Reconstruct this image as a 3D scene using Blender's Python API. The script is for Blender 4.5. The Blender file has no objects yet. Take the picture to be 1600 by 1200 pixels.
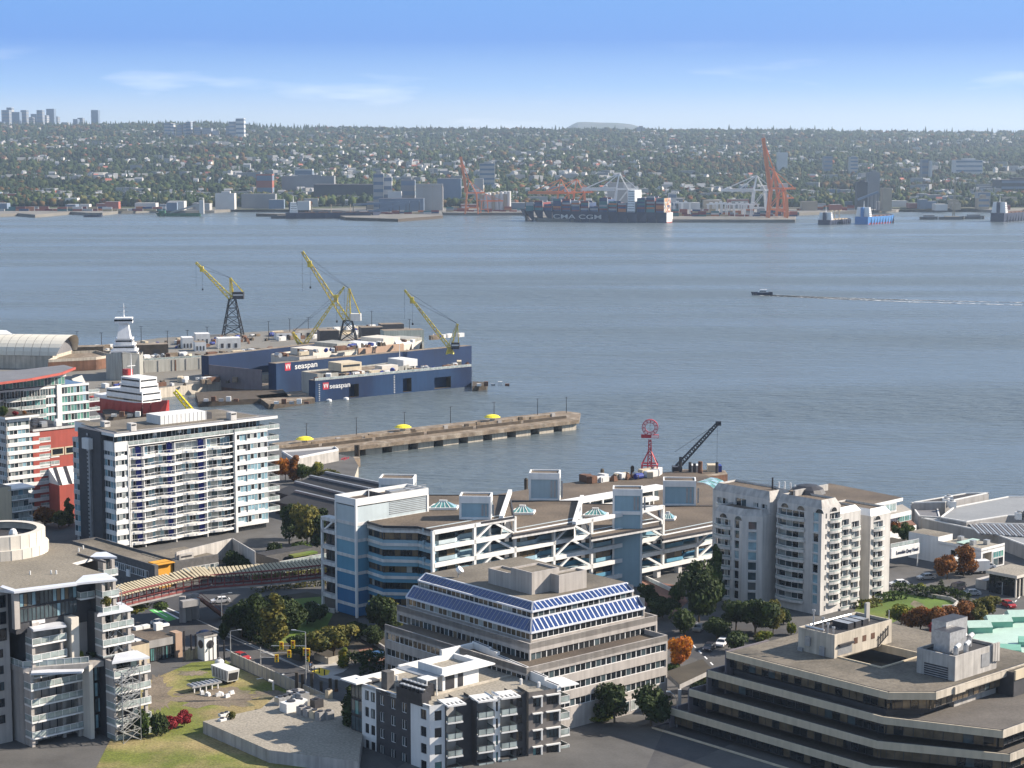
import bpy,math,random
import numpy as np
from mathutils import Vector,Matrix
# camera, sky, sun, exposure
sc=bpy.context.scene
COL=sc.collection
FPX,HC=3000.0,110.0
TH=math.atan(370.0/FPX)
CT,ST=math.cos(TH),math.sin(TH)
cam_d=bpy.data.cameras.new('camera');cam=bpy.data.objects.new('camera',cam_d);COL.objects.link(cam)
cam_d.sensor_width=36.0;cam_d.lens=36.0*FPX/1600.0
cam_d.clip_start=1.0;cam_d.clip_end=200000.0
cam.location=(0,0,HC);cam.rotation_euler=(math.radians(90)-TH,0,0)
sc.camera=cam
SUN_EL,SUN_AZ=math.radians(31),math.radians(80)
w=bpy.data.worlds.new("World");sc.world=w;w.use_nodes=True
nt=w.node_tree;nt.nodes.clear()
out=nt.nodes.new('ShaderNodeOutputWorld');bg=nt.nodes.new('ShaderNodeBackground')
sky=nt.nodes.new('ShaderNodeTexSky');sky.sky_type='NISHITA';sky.sun_disc=False
sky.sun_elevation=SUN_EL;sky.sun_rotation=SUN_AZ
sky.air_density=1.0;sky.dust_density=0.6;sky.ozone_density=3.0;sky.altitude=100
bg.inputs['Strength'].default_value=0.15
tcw=nt.nodes.new('ShaderNodeTexCoord');mpw=nt.nodes.new('ShaderNodeMapping');mpw.inputs['Scale'].default_value=(9,9,60)
nzw=nt.nodes.new('ShaderNodeTexNoise');nzw.inputs['Scale'].default_value=1.3;nzw.inputs['Detail'].default_value=6
rpw=nt.nodes.new('ShaderNodeMapRange');rpw.inputs['From Min'].default_value=.56;rpw.inputs['From Max'].default_value=.72
sepw=nt.nodes.new('ShaderNodeSeparateXYZ')
lo=nt.nodes.new('ShaderNodeMapRange');lo.inputs['From Min'].default_value=.055;lo.inputs['From Max'].default_value=.012
mulw=nt.nodes.new('ShaderNodeMath');mulw.operation='MULTIPLY'
mul2=nt.nodes.new('ShaderNodeMath');mul2.operation='MULTIPLY';mul2.inputs[1].default_value=.55
mxw=nt.nodes.new('ShaderNodeMix');mxw.data_type='RGBA'
L=nt.links.new
L(tcw.outputs['Generated'],mpw.inputs['Vector']);L(mpw.outputs[0],nzw.inputs['Vector']);L(nzw.outputs['Fac'],rpw.inputs['Value'])
L(tcw.outputs['Generated'],sepw.inputs[0]);L(sepw.outputs['Z'],lo.inputs['Value'])
L(rpw.outputs[0],mulw.inputs[0]);L(lo.outputs[0],mulw.inputs[1]);L(mulw.outputs[0],mul2.inputs[0]);L(mul2.outputs[0],mxw.inputs[0])
mxw.inputs[7].default_value=(4.6,4.7,4.9,1)
grd=nt.nodes.new('ShaderNodeValToRGB');el=grd.color_ramp.elements
el[0].position=0.0;el[0].color=(.66,.71,.75,1);el[1].position=1.0;el[1].color=(.17,.25,.42,1)
for p_,c_ in((.012,(.52,.62,.74)),(.030,(.22,.41,.74)),(.055,(.055,.205,.62)),(.085,(.085,.25,.62)),(.14,(.26,.40,.62)),(.30,(.32,.41,.54)),(.6,(.22,.30,.44))):
 e_=grd.color_ramp.elements.new(p_);e_.color=(*c_,1)
scg=nt.nodes.new('ShaderNodeVectorMath');scg.operation='SCALE';scg.inputs['Scale'].default_value=4.6
L(sepw.outputs['Z'],grd.inputs[0]);L(grd.outputs[0],scg.inputs[0])
mxs=nt.nodes.new('ShaderNodeMix');mxs.data_type='RGBA';mxs.inputs[0].default_value=.9
L(sky.outputs[0],mxs.inputs[6]);L(scg.outputs[0],mxs.inputs[7]);L(mxs.outputs[2],mxw.inputs[6])
L(mxw.outputs[2],bg.inputs['Color']);L(bg.outputs[0],out.inputs['Surface'])
sun_d=bpy.data.lights.new('sun','SUN');sun_d.energy=5.0;sun_d.angle=math.radians(0.5);sun_d.color=(1.0,0.885,0.755)
sun=bpy.data.objects.new('sun',sun_d);COL.objects.link(sun)
SV=Vector((math.sin(SUN_AZ)*math.cos(SUN_EL),math.cos(SUN_AZ)*math.cos(SUN_EL),math.sin(SUN_EL)))
sun.rotation_euler=SV.to_track_quat('Z','Y').to_euler();sun.location=(300,100,300)
sc.view_settings.view_transform='Standard';sc.view_settings.look='None'
sc.view_settings.exposure=1.0;sc.view_settings.gamma=1.0;sc.view_settings.use_curve_mapping=False
sc.cycles.max_bounces=6;sc.cycles.diffuse_bounces=2;sc.cycles.glossy_bounces=3
sc.cycles.transmission_bounces=3;sc.cycles.volume_bounces=0;sc.cycles.transparent_max_bounces=6
sc.cycles.caustics_reflective=False;sc.cycles.caustics_refractive=False
sc.cycles.sample_clamp_indirect=4.0
RN=random.Random(11)
pi=math.pi
# photo pixel -> place in the world
def P(px,py,z):
 u=(px-800)/FPX;v=(600-py)/FPX
 dy=CT+v*ST;dz=-ST+v*CT
 t=(z-HC)/dz
 return Vector((u*t,dy*t,z))
def ZAT(py,Y):
 v=(600-py)/FPX
 return HC+Y*(-ST+v*CT)/(CT+v*ST)
def AT(px,py,Y):
 u=(px-800)/FPX;v=(600-py)/FPX
 t=Y/(CT+v*ST)
 return Vector((u*t,Y,HC+t*(-ST+v*CT)))
PHI=math.radians(42.5)
class Frame:
 """street-grid frame whose origin is the near corner of a building"""
 def __init__(s,px,py,g,phi=PHI):
  p=P(px,py,g);s.x,s.y,s.g,s.phi=p.x,p.y,g,phi
  s.A=(math.cos(phi),math.sin(phi));s.B=(-math.sin(phi),math.cos(phi))
 def w(s,u,v):return(s.x+u*s.A[0]+v*s.B[0],s.y+u*s.A[1]+v*s.B[1])
 def run(s,px,h,u0,v0,d):
  z=s.g+h;k=(px-800)/FPX
  ox,oy=s.w(u0,v0);dx=d[0]*s.A[0]+d[1]*s.B[0];dy=d[0]*s.A[1]+d[1]*s.B[1]
  return(k*(oy*CT+(HC-z)*ST)-ox)/(dx-k*dy*CT)
 def u(s,px,h=0,v=0):return s.run(px,h,0,v,(1,0))
 def v(s,px,h=0,u=0):return s.run(px,h,u,0,(0,1))
 def h(s,py,u=0,v=0):return ZAT(py,s.w(u,v)[1])-s.g
 def local(s,p):dx,dy=p[0]-s.x,p[1]-s.y;return(dx*s.A[0]+dy*s.A[1],dx*s.B[0]+dy*s.B[1])
 def lp(s,px,py,h):return s.local(P(px,py,s.g+h))
 def root(s,name,label,cat,group=None):
  o=thing(name,label,cat,(s.x,s.y,s.g),s.phi,group);return o
# materials
MT={}
def pm(name,col,var=.12,scale=.25,rough=.8,bump=0.0,bscale=3.0,metal=0.0,streak=0.0,spec=.4,fine=0.0,col2=None,cov=(.5,.62)):
 m=bpy.data.materials.new(name);m.use_nodes=True;t=m.node_tree;n=t.nodes;b=n['Principled BSDF']
 b.inputs['Roughness'].default_value=rough;b.inputs['Metallic'].default_value=metal
 b.inputs['Specular IOR Level'].default_value=spec
 geo=n.new('ShaderNodeNewGeometry');LK=t.links.new
 nz=n.new('ShaderNodeTexNoise');nz.inputs['Scale'].default_value=scale;nz.inputs['Detail'].default_value=5
 LK(geo.outputs['Position'],nz.inputs['Vector'])
 mr=n.new('ShaderNodeMapRange');mr.inputs['From Min'].default_value=.3;mr.inputs['From Max'].default_value=.7
 mr.inputs['To Min'].default_value=1-var;mr.inputs['To Max'].default_value=1+var
 LK(nz.outputs['Fac'],mr.inputs['Value']);fac=mr.outputs[0]
 def mulf(a,bb):
  x=n.new('ShaderNodeMath');x.operation='MULTIPLY';LK(a,x.inputs[0]);LK(bb,x.inputs[1]);return x.outputs[0]
 if streak:
  mp=n.new('ShaderNodeMapping');mp.inputs['Scale'].default_value=(1.1,1.1,.07);LK(geo.outputs['Position'],mp.inputs['Vector'])
  n2=n.new('ShaderNodeTexNoise');n2.inputs['Scale'].default_value=1.0;n2.inputs['Detail'].default_value=4;LK(mp.outputs[0],n2.inputs['Vector'])
  m2=n.new('ShaderNodeMapRange');m2.inputs['From Min'].default_value=.38;m2.inputs['From Max'].default_value=.68
  m2.inputs['To Min'].default_value=1.0;m2.inputs['To Max'].default_value=1-streak
  LK(n2.outputs['Fac'],m2.inputs['Value']);fac=mulf(fac,m2.outputs[0])
 if fine:
  n3=n.new('ShaderNodeTexNoise');n3.inputs['Scale'].default_value=2.2;n3.inputs['Detail'].default_value=3;LK(geo.outputs['Position'],n3.inputs['Vector'])
  m3=n.new('ShaderNodeMapRange');m3.inputs['From Min'].default_value=.3;m3.inputs['From Max'].default_value=.7
  m3.inputs['To Min'].default_value=1-fine;m3.inputs['To Max'].default_value=1+fine
  LK(n3.outputs['Fac'],m3.inputs['Value']);fac=mulf(fac,m3.outputs[0])
 if col2 is None:
  rgb=n.new('ShaderNodeRGB');rgb.outputs[0].default_value=(*col,1);src=rgb.outputs[0]
 else:
  n4=n.new('ShaderNodeTexNoise');n4.inputs['Scale'].default_value=scale*.6;n4.inputs['Detail'].default_value=7
  ad=n.new('ShaderNodeVectorMath');ad.operation='ADD';ad.inputs[1].default_value=(31,17,5);LK(geo.outputs['Position'],ad.inputs[0]);LK(ad.outputs[0],n4.inputs['Vector'])
  m4=n.new('ShaderNodeMapRange');m4.inputs['From Min'].default_value=cov[0];m4.inputs['From Max'].default_value=cov[1];LK(n4.outputs['Fac'],m4.inputs['Value'])
  mx=n.new('ShaderNodeMix');mx.data_type='RGBA';LK(m4.outputs[0],mx.inputs[0]);mx.inputs[6].default_value=(*col,1);mx.inputs[7].default_value=(*col2,1);src=mx.outputs[2]
 vs=n.new('ShaderNodeVectorMath');vs.operation='SCALE';LK(src,vs.inputs[0]);LK(fac,vs.inputs['Scale']);LK(vs.outputs[0],b.inputs['Base Color'])
 if bump:
  nb=n.new('ShaderNodeTexNoise');nb.inputs['Scale'].default_value=bscale;nb.inputs['Detail'].default_value=3;LK(geo.outputs['Position'],nb.inputs['Vector'])
  bp=n.new('ShaderNodeBump');bp.inputs['Strength'].default_value=bump;bp.inputs['Distance'].default_value=.2;LK(nb.outputs['Fac'],bp.inputs['Height']);LK(bp.outputs[0],b.inputs['Normal'])
 MT[name]=m;return m
def glass(name,col,rough=.06,metal=0.0,spec=.7):
 m=pm(name,col,.35,.5,rough,spec=spec,metal=metal);return m
pm('white_paint',(.74,.74,.72),.05,.3,.55,streak=.10)
pm('white_concrete',(.62,.61,.59),.08,.4,.8,streak=.24)
pm('cream_concrete',(.50,.45,.37),.12,.4,.85,streak=.32)
pm('office_concrete',(.41,.38,.35),.09,.3,.85,streak=.24)
pm('grey_concrete',(.33,.32,.31),.12,.3,.9,streak=.2)
pm('pale_concrete',(.44,.42,.39),.12,.4,.85,streak=.34)
pm('condo_white',(.56,.54,.51),.07,.4,.75,streak=.22)
pm('dark_cladding',(.055,.055,.06),.15,.6,.6,bump=.1)
pm('dark_brick',(.10,.097,.095),.2,1.2,.85)
pm('gravel_roof',(.155,.135,.105),.26,.10,.95,bump=.3,bscale=4,fine=.25,col2=(.105,.092,.072))
pm('brown_roof',(.115,.09,.066),.28,.08,.95,bump=.3,bscale=3,fine=.28,col2=(.075,.058,.045))
pm('pale_gravel',(.27,.245,.20),.12,.1,.95,bump=.3,bscale=4,fine=.28)
pm('dark_roof',(.035,.034,.036),.3,.15,.8,fine=.2)
pm('grey_roof',(.16,.16,.17),.12,.15,.7,fine=.1,streak=.1)
pm('asphalt',(.055,.055,.058),.2,.12,.9,fine=.12,col2=(.075,.073,.07))
pm('asphalt_pale',(.085,.083,.08),.22,.15,.9,fine=.1)
pm('pavement',(.30,.28,.25),.12,.2,.9,fine=.1)
pm('paving_red',(.20,.10,.07),.2,.3,.9,fine=.15)
pm('lawn',(.085,.14,.02),.2,.1,.95,bump=.3,fine=.2,col2=(.13,.15,.03))
pm('wild_grass',(.115,.135,.022),.25,.12,.95,bump=.4,fine=.3,col2=(.25,.20,.09),cov=(.40,.58))
pm('dirt',(.16,.13,.095),.25,.15,.95,bump=.4,fine=.3,col2=(.10,.10,.05))
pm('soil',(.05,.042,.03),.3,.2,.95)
pm('hill_ground',(.055,.068,.03),.3,.01,.95,col2=(.12,.11,.08))
pm('port_ground',(.17,.16,.14),.2,.02,.95)
pm('red_cladding',(.36,.075,.055),.08,.3,.7,streak=.15)
pm('orange_panel',(.62,.30,.03),.06,.4,.6)
pm('blue_door',(.02,.03,.22),.2,.5,.5)
pm('metal_grey',(.35,.36,.37),.15,.8,.45,metal=.5)
pm('galvanised',(.50,.51,.52),.2,1.5,.4,metal=.6)
pm('dark_metal',(.035,.035,.04),.25,.8,.5)
pm('rail_white',(.70,.70,.69),.04,1,.5)
pm('steel_tan',(.33,.28,.19),.2,.5,.7)
pm('crane_yellow',(.62,.50,.06),.15,.7,.55,col2=(.45,.33,.10))
pm('crane_black',(.03,.03,.032),.3,.6,.5)
pm('crane_orange',(.74,.24,.09),.1,.05,.5)
pm('crane_white',(.72,.72,.70),.05,.05,.5)
pm('dock_blue',(.005,.022,.072),.18,.06,.6,streak=.15,col2=(.010,.038,.10),spec=.25)
pm('dock_grey',(.38,.38,.345),.12,.05,.75,streak=.25,col2=(.31,.30,.26))
pm('dock_pale',(.42,.46,.40),.12,.1,.8,streak=.25)
pm('rust',(.15,.075,.045),.3,.3,.85,streak=.3)
pm('ship_navy',(.018,.028,.065),.1,.02,.5,streak=.2)
pm('ship_white',(.78,.78,.77),.05,.2,.45,streak=.1)
pm('ship_red',(.36,.035,.03),.12,.2,.5,streak=.15)
pm('ship_blue',(.04,.17,.42),.1,.05,.5)
pm('ship_green',(.03,.12,.06),.2,.1,.6)
pm('timber',(.18,.14,.10),.3,.4,.9,fine=.25,col2=(.26,.22,.17))
pm('dark_timber',(.07,.055,.04),.3,.5,.9)
pm('tent_cream',(.66,.62,.52),.05,.1,.7,streak=.06)
pm('umbrella_yellow',(.80,.66,.03),.04,.5,.6)
pm('sign_red',(.42,.03,.05),.1,.6,.5)
pm('sign_pink',(.85,.66,.66),.08,.6,.5)
pm('green_metal',(.42,.56,.48),.07,.12,.5,streak=.1)
pm('green_side',(.17,.38,.29),.1,.5,.6)
pm('zinc',(.30,.30,.29),.08,.12,.5,streak=.12,metal=.2)
pm('bark',(.09,.07,.05),.3,2,.95)
pm('stone_wall',(.40,.37,.31),.12,.5,.9,streak=.2)
pm('kerb',(.36,.35,.33),.1,.6,.9)
pm('paint_white',(.70,.70,.68),.15,.6,.8)
pm('paint_yellow',(.60,.45,.05),.15,.6,.8)
pm('paint_green',(.10,.42,.10),.2,.4,.8)
pm('signal_yellow',(.80,.52,.02),.05,1,.5)
pm('car_white',(.78,.78,.78),.02,1,.25);pm('car_dark',(.03,.03,.04),.02,1,.25);pm('car_red',(.35,.03,.03),.02,1,.25)
pm('car_silver',(.45,.46,.47),.02,1,.3,metal=.5);pm('car_blue',(.04,.08,.2),.02,1,.3)
pm('tyre',(.02,.02,.02),.1,3,.9);pm('skin',(.45,.28,.2),.05,3,.6)
pm('cloth_dark',(.04,.04,.06),.2,3,.9);pm('cloth_blue',(.08,.15,.3),.2,3,.9);pm('tarp_blue',(.02,.04,.22),.2,1,.6)
pm('foam',(.80,.82,.82),.1,.4,.8)
pm('container_white',(.68,.68,.66),.06,.4,.6,streak=.1)
pm('solar_blue',(.018,.045,.15),.25,.5,.12,spec=.9)
pm('solar_white',(.60,.62,.66),.08,.6,.3)
glass('glass_dark',(.016,.020,.024));glass('glass_mid',(.06,.085,.095));glass('glass_curtain',(.30,.33,.32),.3)
glass('glass_teal',(.10,.25,.24),.12);glass('glass_green',(.12,.27,.22),.2);glass('glass_sky',(.22,.36,.42),.12)
glass('glass_warm',(.13,.10,.066),.12);glass('glass_rail',(.30,.35,.34),.15)  # glass_warm: brownish reflections put into the pane colour
pm('ceramic',(.60,.60,.58),.1,.5,.6)
BLUES=[]
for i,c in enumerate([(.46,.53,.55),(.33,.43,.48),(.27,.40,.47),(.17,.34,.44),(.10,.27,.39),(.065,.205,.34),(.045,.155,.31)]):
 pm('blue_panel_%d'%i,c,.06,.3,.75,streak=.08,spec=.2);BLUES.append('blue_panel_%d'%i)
def leafmat(name,c1,c2,c3=None):
 m=bpy.data.materials.new(name);m.use_nodes=True;t=m.node_tree;n=t.nodes;b=n['Principled BSDF'];LK=t.links.new
 b.inputs['Roughness'].default_value=.75;b.inputs['Specular IOR Level'].default_value=.25
 geo=n.new('ShaderNodeNewGeometry');nz=n.new('ShaderNodeTexNoise');nz.inputs['Scale'].default_value=.55;nz.inputs['Detail'].default_value=4
 LK(geo.outputs['Position'],nz.inputs['Vector'])
 r=n.new('ShaderNodeValToRGB');r.color_ramp.elements[0].position=.36;r.color_ramp.elements[1].position=.64
 r.color_ramp.elements[0].color=(*c1,1);r.color_ramp.elements[1].color=(*c2,1)
 if c3:e=r.color_ramp.elements.new(.5);e.color=(*c3,1)
 LK(nz.outputs['Fac'],r.inputs[0])
 rp=n.new('ShaderNodeMapRange');rp.inputs['To Min'].default_value=.7;rp.inputs['To Max'].default_value=1.3;LK(geo.outputs['Random Per Island'],rp.inputs['Value'])
 vs=n.new('ShaderNodeVectorMath');vs.operation='SCALE';LK(r.outputs[0],vs.inputs[0]);LK(rp.outputs[0],vs.inputs['Scale']);LK(vs.outputs[0],b.inputs['Base Color'])
 tr=n.new('ShaderNodeBsdfTranslucent');LK(vs.outputs[0],tr.inputs['Color']);ms=n.new('ShaderNodeMixShader');ms.inputs[0].default_value=.25
 LK(b.outputs[0],ms.inputs[1]);LK(tr.outputs[0],ms.inputs[2]);LK(ms.outputs[0],n['Material Output'].inputs['Surface'])
 MT[name]=m
leafmat('leaf_dark',(.020,.036,.010),(.050,.074,.020));leafmat('leaf_green',(.035,.065,.014),(.075,.11,.024))
leafmat('leaf_olive',(.055,.068,.016),(.19,.165,.035));leafmat('leaf_yellow',(.16,.16,.02),(.32,.26,.03),(.10,.14,.02))
leafmat('leaf_orange',(.36,.10,.015),(.62,.26,.02));leafmat('leaf_rust',(.14,.055,.02),(.36,.15,.03),(.22,.09,.025))
leafmat('leaf_red',(.20,.015,.02),(.34,.04,.05))
# objects
def tag(o,label=None,cat=None,group=None,kind=None):
 if label:o['label']=label
 if cat:o['category']=cat
 if group:o['group']=group
 if kind:o['kind']=kind
 return o
def thing(name,label,cat,loc=(0,0,0),rz=0,group=None):
 o=bpy.data.objects.new(name,None);COL.objects.link(o);o.location=loc;o.rotation_euler=(0,0,rz)
 o.empty_display_size=1
 return tag(o,label,cat,group)
def inst(name,mesh,parent=None,loc=(0,0,0),rz=0,sc_=1.0):
 o=bpy.data.objects.new(name,mesh);COL.objects.link(o)
 if parent:o.parent=parent
 o.location=loc;o.rotation_euler=(0,0,rz)
 if sc_!=1.0:o.scale=(sc_,sc_,sc_) if not isinstance(sc_,tuple) else sc_
 return o
def kids(o,cache={}):
 return[c for c in bpy.data.objects if c.parent==o]
def dup(root,loc,rz=0,label=None,tree=None,group=None,sc_=None):
 """copy of a thing with copies of its parts and sub-parts; tree = [(part, [sub-parts])]"""
 r=root.copy();COL.objects.link(r);r.location=loc;r.rotation_euler=(0,0,rz)
 if sc_:r.scale=(sc_,sc_,sc_)
 if label:r['label']=label
 if group:r['group']=group
 for ch,sub in tree:
  c=ch.copy();COL.objects.link(c);c.parent=r
  for g in sub:
   d=g.copy();COL.objects.link(d);d.parent=c
 return r
def tree_of(root):
 k=kids(root);return[(c,kids(c)) for c in k]
class MB:
 def __init__(s):s.v=[];s.f=[];s.m=[]
 def face(s,pts,m):
  i=len(s.v);s.v.extend(pts);s.f.append(tuple(range(i,i+len(pts))));s.m.append(m);return s
 def hexa(s,p,m,top=None,skip=()):
  i=len(s.v);s.v.extend(p)
  F=[(0,3,2,1),(4,5,6,7),(0,1,5,4),(1,2,6,5),(2,3,7,6),(3,0,4,7)]
  for k,f in enumerate(F):
   if k in skip:continue
   s.f.append(tuple(i+a for a in f));s.m.append(top if(k==1 and top) else m)
  return s
 def box(s,x0,y0,z0,x1,y1,z1,m,top=None,skip=()):
  return s.hexa([(x0,y0,z0),(x1,y0,z0),(x1,y1,z0),(x0,y1,z0),(x0,y0,z1),(x1,y0,z1),(x1,y1,z1),(x0,y1,z1)],m,top,skip)
 def rb(s,o,d,s0,s1,t0,t1,z0,z1,m,top=None):
  n=(d[1],-d[0])
  q=lambda a,b,z:(o[0]+d[0]*a+n[0]*b,o[1]+d[1]*a+n[1]*b,z)
  return s.hexa([q(s0,t1,z0),q(s1,t1,z0),q(s1,t0,z0),q(s0,t0,z0),q(s0,t1,z1),q(s1,t1,z1),q(s1,t0,z1),q(s0,t0,z1)],m,top)
 def prism(s,poly,z0,z1,m,top=None,bot=True):
  n=len(poly);i=len(s.v)
  za=z0 if isinstance(z0,(list,tuple)) else[z0]*n;zb=z1 if isinstance(z1,(list,tuple)) else[z1]*n
  s.v.extend([(p[0],p[1],z) for p,z in zip(poly,za)]);s.v.extend([(p[0],p[1],z) for p,z in zip(poly,zb)])
  for k in range(n):
   l=(k+1)%n;s.f.append((i+k,i+l,i+n+l,i+n+k));s.m.append(m)
  s.f.append(tuple(i+n+k for k in range(n)));s.m.append(top or m)
  if bot:s.f.append(tuple(i+k for k in reversed(range(n))));s.m.append(m)
  return s
 def beam(s,a,b,w,h,m):
  a=Vector(a);b=Vector(b);d=(b-a)
  if d.length<1e-6:return s
  d.normalize();up=Vector((0,0,1)) if abs(d.z)<.95 else Vector((1,0,0))
  x=d.cross(up).normalized()*(w/2);y=d.cross(x).normalized()*(h/2)
  return s.hexa([tuple(a-x-y),tuple(a+x-y),tuple(a+x+y),tuple(a-x+y),tuple(b-x-y),tuple(b+x-y),tuple(b+x+y),tuple(b-x+y)],m)
 def cyl(s,a,b,r0,r1,m,n=8,cap=True):
  a=Vector(a);b=Vector(b);d=(b-a).normalized();up=Vector((0,0,1)) if abs(d.z)<.95 else Vector((1,0,0))
  x=d.cross(up).normalized();y=d.cross(x).normalized();i=len(s.v)
  for c,r in((a,r0),(b,r1)):
   for k in range(n):
    t=2*pi*k/n;s.v.append(tuple(c+x*(r*math.cos(t))+y*(r*math.sin(t))))
  for k in range(n):
   l=(k+1)%n;s.f.append((i+k,i+l,i+n+l,i+n+k));s.m.append(m)
  if cap:
   s.f.append(tuple(i+k for k in reversed(range(n))));s.m.append(m);s.f.append(tuple(i+n+k for k in range(n)));s.m.append(m)
  return s
 def lathe(s,c,prof,m,n=16):
  for(r0,z0),(r1,z1) in zip(prof,prof[1:]):
   for k in range(n):
    a,b=2*pi*k/n,2*pi*(k+1)/n
    q=lambda r,t,z:(c[0]+r*math.cos(t),c[1]+r*math.sin(t),c[2]+z)
    if r1<1e-4:s.face([q(r0,a,z0),q(r0,b,z0),q(r1,a,z1)],m)
    elif r0<1e-4:s.face([q(r0,a,z0),q(r1,b,z1),q(r1,a,z1)],m)
    else:s.face([q(r0,a,z0),q(r0,b,z0),q(r1,b,z1),q(r1,a,z1)],m)
  return s
 def lattice(s,a,b,w0,w1,n,t,m):
  a=Vector(a);b=Vector(b);d=(b-a).normalized();up=Vector((0,0,1)) if abs(d.z)<.95 else Vector((1,0,0))
  x=d.cross(up).normalized();y=d.cross(x).normalized();R_=[]
  for k in range(n+1):
   f=k/n;c=a.lerp(b,f);q=(w0*(1-f)+w1*f)/2
   R_.append([c+x*q+y*q,c-x*q+y*q,c-x*q-y*q,c+x*q-y*q])
  for j in range(4):
   s.beam(R_[0][j],R_[n][j],t,t,m)
   for k in range(n):
    if k%2:s.beam(R_[k][j],R_[k+1][(j+1)%4],t*.7,t*.7,m)
    else:s.beam(R_[k+1][j],R_[k][(j+1)%4],t*.7,t*.7,m)
  return s
 def mesh(s,name,smooth=False):
  me=bpy.data.meshes.new(name);me.from_pydata([tuple(p) for p in s.v],[],s.f)
  keys=[];idx={}
  for k in s.m:
   if k not in idx:idx[k]=len(keys);keys.append(k);me.materials.append(MT[k])
  if len(keys)>1:me.polygons.foreach_set('material_index',[idx[k] for k in s.m])
  if smooth:me.polygons.foreach_set('use_smooth',[True]*len(s.f))
  me.update();return me
 def build(s,name,parent=None,smooth=False,**kw):
  o=inst(name,s.mesh(name,smooth),parent,kw.get('loc',(0,0,0)),kw.get('rz',0));return o
def facade(mb,o,d,s0,s1,z0,z1,holes,m,dep=.25,reveal=None):
 """a wall face with real rectangular openings; holes: (a0,a1,b0,b1)"""
 n=(d[1],-d[0]);q=lambda a,t,z:(o[0]+d[0]*a+n[0]*t,o[1]+d[1]*a+n[1]*t,z)
 xs=sorted({s0,s1,*[h[0] for h in holes],*[h[1] for h in holes]});zs=sorted({z0,z1,*[h[2] for h in holes],*[h[3] for h in holes]})
 for a,b in zip(xs,xs[1:]):
  if b-a<1e-5:continue
  run=None
  for c,e in zip(zs,zs[1:]):
   if e-c<1e-5:continue
   mx,mz=(a+b)/2,(c+e)/2
   if any(h[0]<mx<h[1] and h[2]<mz<h[3] for h in holes):run=None;continue
   mb.face([q(a,0,c),q(b,0,c),q(b,0,e),q(a,0,e)],m)
 rv=reveal or m
 for a,b,c,e in holes:
  mb.face([q(a,0,c),q(a,-dep,c),q(b,-dep,c),q(b,0,c)],rv)
  mb.face([q(a,0,e),q(b,0,e),q(b,-dep,e),q(a,-dep,e)],rv)
  mb.face([q(a,0,c),q(a,0,e),q(a,-dep,e),q(a,-dep,c)],rv)
  mb.face([q(b,0,c),q(b,-dep,c),q(b,-dep,e),q(b,0,e)],rv)
WC={}
def winmesh(w_,h_,n,fr='rail_white',pal=('glass_dark','glass_mid','glass_curtain'),wt=(6,3,2),sill=False,f=.09,var=None):
 """window: frame, mullions and n panes; local x along the wall, y into the wall"""
 v=RN.randrange(5) if var is None else var;wt=(tuple(wt)+(1,)*9)[:len(pal)]
 key=(round(w_,2),round(h_,2),n,fr,pal,wt,sill,v,f)
 if key in WC:return WC[key]
 r=random.Random(hash((round(w_,2),n,v))&0xffff);mb=MB()
 mb.box(0,.02,0,w_,.10,f,fr);mb.box(0,.02,h_-f,w_,.10,h_,fr)
 for i in range(n+1):
  x=i*(w_-f)/n;mb.box(x,.015,f,x+f,.095,h_-f,fr)
 for i in range(n):
  g=r.choices(pal,wt)[0];x0=i*(w_-f)/n+f;x1=(i+1)*(w_-f)/n
  mb.face([(x0,.07,f),(x1,.07,f),(x1,.07,h_-f),(x0,.07,h_-f)],g)
  if sill and r.random()<.6:mb.box(x0,.04,f,x1,.10,h_*.28,fr)
 WC[key]=mb.mesh('window');return WC[key]
def putwin(parent,o,d,s_,z,w_,h_,n,t=0.0,**kw):
 nx,ny=d[1],-d[0];rz=math.atan2(d[1],d[0]);t=.13 if-.001<=t<.13 else t
 return inst(kw.pop('name','window'),winmesh(w_,h_,n,**kw),parent,(o[0]+d[0]*s_+nx*t,o[1]+d[1]*s_+ny*t,z),rz)
BC={}
def balmesh(w_,dep,slab=.28,rail=1.05,m='rail_white',fascia='white_paint',gl='glass_rail',post=1.5,sides=True,curve=0.0):
 """balcony: slab, posts, rail and glass; local x along the wall, y = 0 at the wall, outward -y"""
 key=(round(w_,2),round(dep,2),slab,rail,m,fascia,gl,post,sides,curve)
 if key in BC:return BC[key]
 mb=MB()
 if curve:
  N=6;pts=[(w_*i/N,-dep-curve*math.sin(pi*i/N)) for i in range(N+1)]
  mb.prism([(0,0)]+pts+[(w_,0)],0,slab,fascia)
  for(xa,ya),(xb,yb) in zip(pts,pts[1:]):
   ya+=.08;yb+=.08
   mb.face([(xa,ya,slab),(xb,yb,slab),(xb,yb,rail),(xa,ya,rail)],gl);mb.beam((xa,ya,rail+slab*0),(xb,yb,rail),.07,.07,m)
 else:
  mb.box(0,-dep,0,w_,0,slab,fascia)
  n=max(1,round(w_/post));y=-dep+.08
  for i in range(n+1):
   x=min(max(i*w_/n,.04),w_-.04);mb.box(x-.035,y-.035,slab,x+.035,y+.035,slab+rail,m)
  mb.box(.02,y-.04,slab+rail-.02,w_-.02,y+.04,slab+rail+.05,m)
  mb.face([(.05,y,slab+.1),(w_-.05,y,slab+.1),(w_-.05,y,slab+rail-.02),(.05,y,slab+rail-.02)],gl)
  if sides:
   for x in(.06,w_-.06):
    mb.box(x-.035,y,slab+rail-.02,x+.035,-.02,slab+rail+.05,m)
    mb.face([(x,y,slab+.1),(x,-.02,slab+.1),(x,-.02,slab+rail),(x,y,slab+rail)],gl)
 BC[key]=mb.mesh('balcony');return BC[key]
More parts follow.
